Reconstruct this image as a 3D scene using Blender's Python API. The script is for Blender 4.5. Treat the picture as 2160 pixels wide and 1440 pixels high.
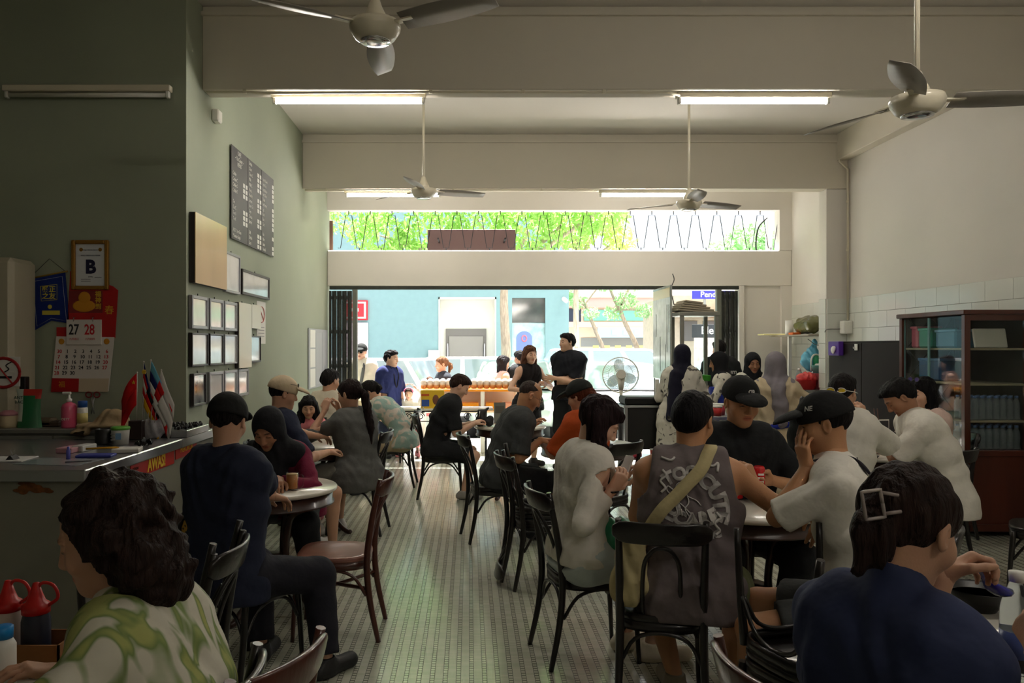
import bpy, bmesh, math, random
import numpy as np
from mathutils import Vector, Matrix, Euler
from mathutils.bvhtree import BVHTree

for o in list(bpy.data.objects):
    bpy.data.objects.remove(o)
SC = bpy.context.scene
COL = SC.collection
random.seed(7)
RNG = np.random.default_rng(7)
PI = math.pi
def R(a): return math.radians(a)

# ------------------------------------------------------------------ camera
CAMH, FOC = 1.6, 1680.0                # eye height (m); focal length in pixels of the 2160 wide frame
VPX, VPY = 990.0, 731.0
cam_d = bpy.data.cameras.new('camera')
cam = bpy.data.objects.new('camera', cam_d)
COL.objects.link(cam)
cam.location = (0, 0, CAMH)
cam.rotation_euler = (R(90), 0, 0)
cam_d.sensor_width = 36
cam_d.lens = 36 * FOC / 2160
cam_d.shift_x = (1080 - VPX) / 2160
cam_d.shift_y = -(720 - VPY) / 2160
cam_d.clip_start = .05
cam_d.clip_end = 400
SC.camera = cam

# ------------------------------------------------------------------ sky, sun, exposure
wd = bpy.data.worlds.new('sky')
SC.world = wd
wd.use_nodes = True
nt = wd.node_tree
nt.nodes.clear()
wo = nt.nodes.new('ShaderNodeOutputWorld')
bg = nt.nodes.new('ShaderNodeBackground')
sky = nt.nodes.new('ShaderNodeTexSky')
sky.sky_type = 'NISHITA'
sky.sun_disc = False
sky.sun_elevation = R(58)
sky.sun_rotation = R(150)
sky.dust_density = 3.0
sky.air_density = 1.0
bg.inputs['Strength'].default_value = 0.14
hsv = nt.nodes.new('ShaderNodeHueSaturation')          # hazy tropical sky
hsv.inputs['Saturation'].default_value = .45
nt.links.new(sky.outputs[0], hsv.inputs['Color'])
nt.links.new(hsv.outputs[0], bg.inputs[0])
nt.links.new(bg.outputs[0], wo.inputs[0])

sun_d = bpy.data.lights.new('sun', 'SUN')
sun_d.energy = 10.5
sun_d.angle = R(1.5)
sun_d.color = (1.0, .98, .95)
sun = bpy.data.objects.new('sun', sun_d)
COL.objects.link(sun)
sun.rotation_euler = Vector((.03, -.45, -1.2)).to_track_quat('-Z', 'Y').to_euler()

def portal(name, loc, sx, sz):
    d = bpy.data.lights.new(name, 'AREA')
    d.shape = 'RECTANGLE'
    d.size, d.size_y = sx, sz
    d.cycles.is_portal = True
    o = bpy.data.objects.new(name, d)
    COL.objects.link(o)
    o.location = loc
    o.rotation_euler = (R(-90), 0, 0)      # shines to -Y, into the room
portal('door_portal', (.95, 11.95, 1.25), 6.1, 2.5)
portal('transom_portal', (1.25, 11.95, 3.3), 6.6, .6)

vs = SC.view_settings
SC.display_settings.display_device = 'sRGB'
vs.view_transform = 'Standard'
vs.look = 'None'
vs.gamma = 1
vs.use_curve_mapping = False
vs.exposure = 1.55
cy = SC.cycles
cy.max_bounces = 10
cy.diffuse_bounces = 6
cy.glossy_bounces = 4
cy.transmission_bounces = 8
cy.transparent_max_bounces = 12
cy.caustics_reflective = False
cy.caustics_refractive = False
cy.sample_clamp_indirect = 6.0

# ------------------------------------------------------------------ helpers
def W(px, py, D):
    return Vector(((px - VPX) * D / FOC, D, CAMH - (py - VPY) * D / FOC))
def XP(px, D): return (px - VPX) * D / FOC
def ZP(py, D): return CAMH - (py - VPY) * D / FOC

def lin(c):
    r = []
    for v in c[:3]:
        v = v / 255.0
        r.append(v / 12.92 if v <= .04045 else ((v + .055) / 1.055) ** 2.4)
    return (r[0], r[1], r[2], 1)

MATS = {}
def mat(name, col=(200, 200, 200), rough=.6, metal=0.0, bump=0.0, bscale=60.0, var=0.0, vscale=6.0, coat=0.0,
        trans=0.0, alpha=1.0, emit=0.0, spec=.5, detail=3.0, stretch=None):
    if name in MATS: return MATS[name]
    m = bpy.data.materials.new(name)
    m.use_nodes = True
    t = m.node_tree
    b = t.nodes['Principled BSDF']
    c = lin(col)
    b.inputs['Base Color'].default_value = c
    b.inputs['Roughness'].default_value = rough
    b.inputs['Metallic'].default_value = metal
    b.inputs['Specular IOR Level'].default_value = spec
    if coat: b.inputs['Coat Weight'].default_value = coat; b.inputs['Coat Roughness'].default_value = .08
    if trans: b.inputs['Transmission Weight'].default_value = trans
    if alpha < 1: b.inputs['Alpha'].default_value = alpha
    if emit:
        b.inputs['Emission Color'].default_value = c
        b.inputs['Emission Strength'].default_value = emit
    if bump or var:
        tc = t.nodes.new('ShaderNodeTexCoord')
        src = tc.outputs['Object']
        if stretch:
            mp = t.nodes.new('ShaderNodeMapping')
            mp.inputs['Scale'].default_value = stretch
            t.links.new(src, mp.inputs[0]); src = mp.outputs[0]
    if var:
        n = t.nodes.new('ShaderNodeTexNoise')
        n.inputs['Scale'].default_value = vscale
        n.inputs['Detail'].default_value = 4
        t.links.new(src, n.inputs['Vector'])
        r = t.nodes.new('ShaderNodeValToRGB')
        r.color_ramp.elements[0].position = .3
        r.color_ramp.elements[1].position = .7
        r.color_ramp.elements[0].color = tuple(v * (1 - var) for v in c[:3]) + (1,)
        r.color_ramp.elements[1].color = tuple(min(1, v * (1 + var)) for v in c[:3]) + (1,)
        t.links.new(n.outputs['Fac'], r.inputs[0])
        t.links.new(r.outputs[0], b.inputs['Base Color'])
    if bump:
        n2 = t.nodes.new('ShaderNodeTexNoise')
        n2.inputs['Scale'].default_value = bscale
        n2.inputs['Detail'].default_value = detail
        t.links.new(src, n2.inputs['Vector'])
        bp = t.nodes.new('ShaderNodeBump')
        bp.inputs['Strength'].default_value = bump
        bp.inputs['Distance'].default_value = .02
        t.links.new(n2.outputs['Fac'], bp.inputs['Height'])
        t.links.new(bp.outputs[0], b.inputs['Normal'])
    MATS[name] = m
    return m

def nodes_of(m): return m.node_tree, m.node_tree.nodes['Principled BSDF']

def link(name, me, m=None, parent=None, smooth=False):
    o = bpy.data.objects.new(name, me)
    COL.objects.link(o)
    if m is not None:
        for mm in (m if isinstance(m, (list, tuple)) else [m]): me.materials.append(mm)
    if parent is not None: o.parent = parent
    if smooth and len(me.polygons):
        me.polygons.foreach_set('use_smooth', np.ones(len(me.polygons), dtype=bool))
    return o

def tag(o, label=None, cat=None, group=None, kind=None):
    if label: o['label'] = label
    if cat: o['category'] = cat
    if group: o['group'] = group
    if kind: o['kind'] = kind
    return o

def thing(name, label, cat, loc=(0, 0, 0), rz=0.0, group=None):
    o = bpy.data.objects.new(name, None)
    o.empty_display_size = .1
    COL.objects.link(o)
    o.location = loc
    o.rotation_euler = (0, 0, R(rz))
    return tag(o, label, cat, group)

def dup(root, loc=None, rz=None, label=None, group=None):
    r = root.copy(); COL.objects.link(r)
    if loc is not None: r.location = loc
    if rz is not None: r.rotation_euler = (0, 0, R(rz))
    if label: r['label'] = label
    if group: r['group'] = group
    for ch in list(root.children):
        c = ch.copy(); COL.objects.link(c); c.parent = r
        for g in list(ch.children):
            d = g.copy(); COL.objects.link(d); d.parent = c
    return r

class MB:
    """collects simple shapes and links them as one mesh"""
    def __init__(s): s.v = []; s.f = []; s.sm = []
    def add(s, vs_, fs, smooth=False):
        n = len(s.v)
        s.v += [tuple(p) for p in vs_]
        s.f += [tuple(i + n for i in q) for q in fs]
        s.sm += [smooth] * len(fs)
        return s
    def box(s, x0, x1, y0, y1, z0, z1, bev=0.0, M=None):
        if bev > 0:
            c = Vector(((x0 + x1) / 2, (y0 + y1) / 2, (z0 + z1) / 2))
            hx, hy, hz = (x1 - x0) / 2, (y1 - y0) / 2, (z1 - z0) / 2
            b = min(bev, hx * .49, hy * .49, hz * .49)
            vs_, idx = [], {}
            for sx in (-1, 1):
                for sy in (-1, 1):
                    for sz in (-1, 1):
                        for ax in range(3):
                            p = [sx * hx, sy * hy, sz * hz]
                            for a in range(3):
                                if a != ax: p[a] -= (sx, sy, sz)[a] * b
                            idx[(sx, sy, sz, ax)] = len(vs_)
                            vs_.append(c + Vector(p))
            fs = []
            def quad(a, b_, c_, d_): fs.append((a, b_, c_, d_))
            for ax in range(3):
                o1, o2 = [(1, 2), (2, 0), (0, 1)][ax]
                for sg in (-1, 1):
                    q = []
                    for u, w in ((-1, -1), (1, -1), (1, 1), (-1, 1)):
                        k = [0, 0, 0]; k[ax] = sg; k[o1] = u; k[o2] = w
                        q.append(idx[(k[0], k[1], k[2], ax)])
                    fs.append(tuple(q if sg > 0 else q[::-1]))
                for u in (-1, 1):
                    for w in (-1, 1):
                        k0 = [0, 0, 0]; k0[o1] = u; k0[o2] = w; k1 = list(k0)
                        k0[ax] = -1; k1[ax] = 1
                        q = [idx[(*k0, o1)], idx[(*k1, o1)], idx[(*k1, o2)], idx[(*k0, o2)]]
                        fs.append(tuple(q if u * w < 0 else q[::-1]))
            for sx in (-1, 1):
                for sy in (-1, 1):
                    for sz in (-1, 1):
                        q = [idx[(sx, sy, sz, a)] for a in range(3)]
                        fs.append(tuple(q if sx * sy * sz > 0 else q[::-1]))
        else:
            vs_ = [Vector((x, y, z)) for x in (x0, x1) for y in (y0, y1) for z in (z0, z1)]
            fs = [(0, 1, 3, 2), (4, 6, 7, 5), (0, 4, 5, 1), (2, 3, 7, 6), (0, 2, 6, 4), (1, 5, 7, 3)]
        if M is not None: vs_ = [M @ p for p in vs_]
        return s.add(vs_, fs)
    def tube(s, pts, rad, n=8, cap=True, M=None, flat=1.0):
        pts = [Vector(p) for p in pts]
        if M is not None: pts = [M @ p for p in pts]
        rad = rad if isinstance(rad, (list, tuple)) else [rad] * len(pts)
        vs_, fs = [], []
        t0 = (pts[1] - pts[0]).normalized()
        up = Vector((0, 0, 1)) if abs(t0.z) < .9 else Vector((0, 1, 0))
        side = t0.cross(up).normalized()
        for i, p in enumerate(pts):
            t = (pts[min(i + 1, len(pts) - 1)] - pts[max(i - 1, 0)]).normalized()
            side = (side - t * side.dot(t)).normalized()
            u2 = side.cross(t)
            for k in range(n):
                a = 2 * PI * k / n
                vs_.append(p + side * (math.cos(a) * rad[i]) + u2 * (math.sin(a) * rad[i] * flat))
        for i in range(len(pts) - 1):
            for k in range(n):
                k2 = (k + 1) % n
                fs.append((i * n + k, (i + 1) * n + k, (i + 1) * n + k2, i * n + k2))
        s.add(vs_, fs, True)
        if cap:
            s.add(vs_[:n], [tuple(range(n))])
            s.add(vs_[-n:], [tuple(range(n))[::-1]])
        return s
    def lathe(s, prof, n=24, M=None, smooth=True):
        vs_, fs = [], []
        for r, z in prof:
            for k in range(n):
                a = 2 * PI * k / n
                vs_.append(Vector((r * math.cos(a), r * math.sin(a), z)))
        for i in range(len(prof) - 1):
            for k in range(n):
                k2 = (k + 1) % n
                fs.append((i * n + k, i * n + k2, (i + 1) * n + k2, (i + 1) * n + k))
        if M is not None: vs_ = [M @ p for p in vs_]
        s.add(vs_, fs, smooth)
        if prof[0][0] > 1e-5: s.add(vs_[:n], [tuple(range(n))[::-1]])
        if prof[-1][0] > 1e-5: s.add(vs_[-n:], [tuple(range(n))])
        return s
    def ball(s, c, r, n=12, m=8, M=None):
        c = Vector(c); r = r if isinstance(r, (list, tuple)) else (r, r, r)
        vs_, fs = [], []
        for i in range(m + 1):
            th = PI * i / m
            for k in range(n):
                a = 2 * PI * k / n
                vs_.append(c + Vector((r[0] * math.sin(th) * math.cos(a), r[1] * math.sin(th) * math.sin(a), r[2] * math.cos(th))))
        for i in range(m):
            for k in range(n):
                k2 = (k + 1) % n
                fs.append((i * n + k, (i + 1) * n + k, (i + 1) * n + k2, i * n + k2))
        if M is not None: vs_ = [M @ p for p in vs_]
        return s.add(vs_, fs, True)
    def prism(s, poly, y0, y1, M=None, axis='y'):
        """polygon in x,z extruded along y"""
        n = len(poly)
        mk = (lambda a, b, d: Vector((a, d, b))) if axis == 'y' else ((lambda a, b, d: Vector((a, b, d))) if axis == 'z' else (lambda a, b, d: Vector((d, a, b))))
        vs_ = [mk(a, b, y0) for a, b in poly] + [mk(a, b, y1) for a, b in poly]
        if M is not None: vs_ = [M @ p for p in vs_]
        fs = [tuple(range(n)), tuple(range(2 * n - 1, n - 1, -1))]
        fs += [(i, i + n, (i + 1) % n + n, (i + 1) % n) for i in range(n)]
        return s.add(vs_, fs)
    def quad(s, a, b, c, d): return s.add([Vector(p) for p in (a, b, c, d)], [(0, 1, 2, 3)])
    def build(s, name, m=None, parent=None, fix=True):
        me = bpy.data.meshes.new(name)
        me.from_pydata(s.v, [], s.f)
        me.polygons.foreach_set('use_smooth', np.array(s.sm, dtype=bool))
        if fix:
            bm = bmesh.new(); bm.from_mesh(me)
            bmesh.ops.remove_doubles(bm, verts=bm.verts, dist=1e-6)
            bmesh.ops.recalc_face_normals(bm, faces=bm.faces)
            bm.to_mesh(me); bm.free()
        me.update()
        return link(name, me, m, parent)

def curve_pts(pts, n=8):
    """Catmull-Rom through pts"""
    P = [Vector(p) for p in pts]
    P = [P[0] * 2 - P[1]] + P + [P[-1] * 2 - P[-2]]
    out = []
    for i in range(1, len(P) - 2):
        for k in range(n):
            t = k / n
            a, b, c, d = P[i - 1], P[i], P[i + 1], P[i + 2]
            out.append(.5 * ((2 * b) + (c - a) * t + (2 * a - 5 * b + 4 * c - d) * t * t + (3 * b - a - 3 * c + d) * t ** 3))
    out.append(P[-2].copy())
    return out

def text(name, body, size, m, parent=None, loc=(0, 0, 0), rot=(R(90), 0, 0), depth=.0012, align='CENTER', sx=1.0, bold=0.0, shear=0.0):
    """flat lettering as a mesh; upright in the XZ plane by default, read from -Y"""
    cu = bpy.data.curves.new(name, 'FONT')
    cu.body = body
    cu.size = size
    cu.align_x = align
    cu.align_y = 'CENTER'
    cu.extrude = depth / 2
    cu.offset = bold
    cu.shear = shear
    cu.resolution_u = 3
    o = bpy.data.objects.new(name, cu)
    COL.objects.link(o)
    dg = bpy.context.evaluated_depsgraph_get()
    me = bpy.data.meshes.new_from_object(o.evaluated_get(dg))
    bpy.data.objects.remove(o)
    o = link(name, me, m, parent)
    if sx != 1.0:
        for v in me.vertices: v.co.x *= sx
    o.location = loc
    o.rotation_euler = rot
    return o
# ------------------------------------------------------------------ implicit surfaces for people and cloth
class Field:
    def __init__(s, lo, hi, h):
        s.h = h
        s.lo = np.array(lo, dtype=np.float32)
        n = np.ceil((np.array(hi) - s.lo) / h).astype(int) + 2
        s.ax = [s.lo[i] + h * np.arange(n[i], dtype=np.float32) for i in range(3)]
        s.F = np.full(n, 9.0, dtype=np.float32)
    def blk(s, lo, hi):
        sl, g = [], []
        for i in range(3):
            a = int(np.clip(np.floor((lo[i] - s.lo[i]) / s.h), 0, len(s.ax[i])))
            b = int(np.clip(np.ceil((hi[i] - s.lo[i]) / s.h) + 1, 0, len(s.ax[i])))
            sl.append(slice(a, b))
            sh = [1, 1, 1]; sh[i] = -1
            g.append(s.ax[i][a:b].reshape(sh))
        return tuple(sl), g
    def put(s, d, sl, k, sub=False):
        A = s.F[sl]
        if sub:
            d = -d
            if k > 0:
                h = np.clip(.5 - .5 * (d - A) / k, 0, 1)
                s.F[sl] = d + (A - d) * h + k * h * (1 - h)
            else: s.F[sl] = np.maximum(A, d)
        else:
            if k > 0:
                h = np.clip(.5 + .5 * (d - A) / k, 0, 1)
                s.F[sl] = d + (A - d) * h - k * h * (1 - h)
            else: s.F[sl] = np.minimum(A, d)
    def cap(s, a, b, ra, rb=None, k=.03, sub=False, wr=None):
        rb = ra if rb is None else rb
        a = np.array(a, dtype=np.float32); b = np.array(b, dtype=np.float32)
        m = max(ra, rb) + k * 1.2 + 3 * s.h
        sl, (X, Y, Z) = s.blk(np.minimum(a, b) - m, np.maximum(a, b) + m)
        if 0 in s.F[sl].shape: return s
        ba = b - a; L2 = float(ba @ ba) + 1e-9
        px, py, pz = X - a[0], Y - a[1], Z - a[2]
        t = np.clip((px * ba[0] + py * ba[1] + pz * ba[2]) / L2, 0, 1)
        d = np.sqrt((px - t * ba[0]) ** 2 + (py - t * ba[1]) ** 2 + (pz - t * ba[2]) ** 2) - (ra + (rb - ra) * t)
        if wr is not None: d = d + wr(X, Y, Z)
        s.put(d, sl, k, sub)
        return s
    def path(s, pts, rads, k=.02, wr=None):
        for i in range(len(pts) - 1): s.cap(pts[i], pts[i + 1], rads[i], rads[i + 1], k, wr=wr)
        return s
    def ell(s, c, r, Rm=None, k=.03, sub=False, wr=None):
        c = np.array(c, dtype=np.float32); r = np.array(r, dtype=np.float32)
        m = float(r.max()) + k * 1.2 + 3 * s.h
        sl, (X, Y, Z) = s.blk(c - m, c + m)
        if 0 in s.F[sl].shape: return s
        px, py, pz = X - c[0], Y - c[1], Z - c[2]
        if Rm is not None:
            M = np.array(Rm, dtype=np.float32)
            px, py, pz = (M[0, 0] * px + M[1, 0] * py + M[2, 0] * pz, M[0, 1] * px + M[1, 1] * py + M[2, 1] * pz, M[0, 2] * px + M[1, 2] * py + M[2, 2] * pz)
        k0 = np.sqrt((px / r[0]) ** 2 + (py / r[1]) ** 2 + (pz / r[2]) ** 2)
        k1 = np.sqrt((px / r[0] ** 2) ** 2 + (py / r[1] ** 2) ** 2 + (pz / r[2] ** 2) ** 2) + 1e-6
        d = k0 * (k0 - 1) / k1
        if wr is not None: d = d + wr(X, Y, Z)
        s.put(d, sl, k, sub)
        return s
    def cutp(s, p, n, R_=None):
        """remove the side the normal points to; only within R_ of p when given"""
        p = np.array(p, dtype=np.float32); n = np.array(n, dtype=np.float32); n /= np.linalg.norm(n)
        if R_ is None: sl, (X, Y, Z) = s.blk(s.lo - 1, s.lo + 9)
        else: sl, (X, Y, Z) = s.blk(p - R_, p + R_)
        if 0 in s.F[sl].shape: return s
        g = (X - p[0]) * n[0] + (Y - p[1]) * n[1] + (Z - p[2]) * n[2]
        if R_ is not None:
            g = np.where((X - p[0]) ** 2 + (Y - p[1]) ** 2 + (Z - p[2]) ** 2 < R_ * R_, g, -9)
        s.F[sl] = np.maximum(s.F[sl], g)
        return s
    def cutf(s, fn):
        sl, (X, Y, Z) = s.blk(s.lo - 1, s.lo + 9)
        s.F = np.maximum(s.F, fn(X, Y, Z)).astype(np.float32)
        return s
    def mesh(s):
        f = s.F; h = s.h
        nx, ny, nz = f.shape
        ins = f < 0
        if not ins.any(): return np.zeros((0, 3)), np.zeros((0, 4), dtype=np.int64)
        c = np.zeros((nx - 1, ny - 1, nz - 1), dtype=np.int8)
        offs = [(i, j, k) for i in (0, 1) for j in (0, 1) for k in (0, 1)]
        for i, j, k in offs: c += ins[i:nx - 1 + i, j:ny - 1 + j, k:nz - 1 + k]
        act = (c > 0) & (c < 8)
        I, J, K = np.nonzero(act)
        idx = np.full(act.shape, -1, dtype=np.int64)
        idx[I, J, K] = np.arange(len(I))
        cv = np.stack([f[I + i, J + j, K + k] for i, j, k in offs], 1)
        acc = np.zeros((len(I), 3)); cnt = np.zeros(len(I))
        for a in range(8):
            for b in range(a + 1, 8):
                df = [offs[b][q] - offs[a][q] for q in range(3)]
                if sum(abs(q) for q in df) != 1: continue
                va, vb = cv[:, a], cv[:, b]
                m = (va < 0) != (vb < 0)
                t = np.where(m, va / np.where(m, va - vb, 1), 0)
                for q in range(3): acc[:, q] += np.where(m, offs[a][q] + df[q] * t, 0)
                cnt += m
        P = acc / cnt[:, None]
        V = s.lo + (np.stack([I, J, K], 1) + P) * h
        Q = []
        for ax in range(3):
            lo = [slice(1, -1)] * 3; lo[ax] = slice(0, -1)
            hi = list(lo); hi[ax] = slice(1, None)
            A, B = ins[tuple(lo)], ins[tuple(hi)]
            ch = np.nonzero(A != B)
            if len(ch[0]) == 0: continue
            base = [q + (0 if i == ax else 1) for i, q in enumerate(ch)]
            o1, o2 = [(1, 2), (2, 0), (0, 1)][ax]
            def cell(d1, d2):
                q = [x.copy() for x in base]; q[o1] -= d1; q[o2] -= d2
                return idx[q[0], q[1], q[2]]
            q = np.stack([cell(1, 1), cell(0, 1), cell(0, 0), cell(1, 0)], 1)
            fl = A[ch]
            q[~fl] = q[~fl][:, ::-1]
            Q.append(q)
        Q = np.concatenate(Q)
        Q = Q[(Q >= 0).all(1)]
        # one smoothing step along quad edges
        S = np.zeros_like(V); n_ = np.zeros(len(V))
        for a in range(4):
            e0, e1 = Q[:, a], Q[:, (a + 1) % 4]
            np.add.at(S, e0, V[e1]); np.add.at(S, e1, V[e0])
            np.add.at(n_, e0, 1); np.add.at(n_, e1, 1)
        ok = n_ > 0
        V[ok] = V[ok] * .6 + .4 * S[ok] / n_[ok][:, None]
        return V, Q

def npmesh(name, V, Q, m=None, parent=None, col=None):
    me = bpy.data.meshes.new(name)
    me.vertices.add(len(V)); me.vertices.foreach_set('co', np.asarray(V, dtype=np.float32).ravel())
    me.loops.add(Q.size); me.loops.foreach_set('vertex_index', Q.ravel().astype(np.int32))
    me.polygons.add(len(Q))
    me.polygons.foreach_set('loop_start', np.arange(0, Q.size, 4, dtype=np.int32))
    me.polygons.foreach_set('loop_total', np.full(len(Q), 4, dtype=np.int32))
    me.update(calc_edges=True)
    me.polygons.foreach_set('use_smooth', np.ones(len(Q), dtype=bool))
    if col is not None:
        at = me.color_attributes.new('tint', 'FLOAT_COLOR', 'POINT')
        c4 = np.ones((len(V), 4), dtype=np.float32); c4[:, :3] = col
        at.data.foreach_set('color', c4.ravel())
    return link(name, me, m, parent)

def skin_mat(name, col):
    if name in MATS: return MATS[name]
    m = mat(name, col, rough=.52, bump=.06, bscale=180)
    t, b = nodes_of(m)
    at = t.nodes.new('ShaderNodeAttribute'); at.attribute_name = 'tint'
    mx = t.nodes.new('ShaderNodeMix'); mx.data_type = 'RGBA'; mx.blend_type = 'MULTIPLY'
    mx.inputs[0].default_value = 1
    mx.inputs[6].default_value = lin(col)
    t.links.new(at.outputs['Color'], mx.inputs[7])
    t.links.new(mx.outputs[2], b.inputs['Base Color'])
    b.inputs['Subsurface Weight'].default_value = .06
    b.inputs['Subsurface Radius'].default_value = (.012, .005, .003)
    b.inputs['Subsurface Scale'].default_value = .3
    return m

def fabric(name, col, rough=.85, bump=.55, bscale=11, var=.08):
    return mat(name, col, rough=rough, bump=bump, bscale=bscale, var=var, vscale=9, spec=.25)

HAIRS = {}
def hair_mat(name, col):
    if name in MATS: return MATS[name]
    return mat(name, col, rough=.6, bump=.8, bscale=70, var=.4, vscale=60, spec=.12, stretch=(1, 1, .18))

SKIN = {'mid': (196, 150, 122), 'pale': (216, 172, 146), 'tan': (166, 118, 88), 'warm': (190, 138, 100)}

def ik(S, T, l1, l2, pole):
    S, T, pole = Vector(S), Vector(T), Vector(pole)
    d = T - S
    u = d.normalized()
    L = min(max(d.length, abs(l1 - l2) * 1.1 + .03), (l1 + l2) * .995)
    a = (l1 * l1 - l2 * l2 + L * L) / (2 * L)
    hgt = math.sqrt(max(l1 * l1 - a * a, 0))
    pp = (pole - u * pole.dot(u)).normalized()
    return S + u * a + pp * hgt, S + u * L

def hand_prims(F, wrist, f, n, side, curl=.3, s=1.0, spread=1.0, thumb=.5):
    """palm, four jointed fingers and a thumb; f finger direction, n palm-facing direction, side +1 right hand"""
    f = Vector(f).normalized(); n = Vector(n); n = (n - f * n.dot(f)).normalized()
    t = f.cross(n).normalized() * -side          # towards the thumb
    wrist = Vector(wrist)
    kn = []
    for i, (off, ln) in enumerate(((.030, .086), (.010, .090), (-.010, .086), (-.029, .078))):
        k = wrist + f * (ln * s) + t * (off * s)
        F.cap(wrist + f * (.012 * s) + t * (off * .55 * s), k, .0155 * s, .0125 * s, .016)
        kn.append(k)
    for i, (k, ls) in enumerate(zip(kn, ((.040, .025, .020), (.044, .028, .021), (.041, .026, .020), (.032, .020, .018)))):
        c = curl[i] if isinstance(curl, (list, tuple)) else curl
        ang = 0.0
        d = (f + t * ((.10, .02, -.06, -.14)[i] * spread)).normalized()
        p = k
        r = (.0098, .0102, .0095, .0083)[i]
        for j, l in enumerate(ls):
            ang += c * (1.15, 1.35, .8)[j]
            dd = d * math.cos(ang) + n * math.sin(ang)
            q = p + dd * (l * s)
            F.cap(p, q, (r - .0008 * j) * s, (r - .0008 * (j + 1)) * s, .004)
            p = q
    tb = wrist + f * (.022 * s) + t * (.024 * s) + n * (.006 * s)
    d1 = (f * .55 + t * .75 + n * (.15 + .5 * thumb)).normalized()
    m1 = tb + d1 * (.042 * s)
    d2 = (f * .85 + t * (.35 - .5 * thumb) + n * (.2 + .6 * thumb)).normalized()
    m2 = m1 + d2 * (.032 * s)
    m3 = m2 + (f * .9 + t * (.1 - .5 * thumb) + n * (.2 + .5 * thumb)).normalized() * (.024 * s)
    F.cap(tb, m1, .0165 * s, .0125 * s, .012).cap(m1, m2, .0120 * s, .0105 * s, .004).cap(m2, m3, .0105 * s, .0085 * s, .004)

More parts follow.
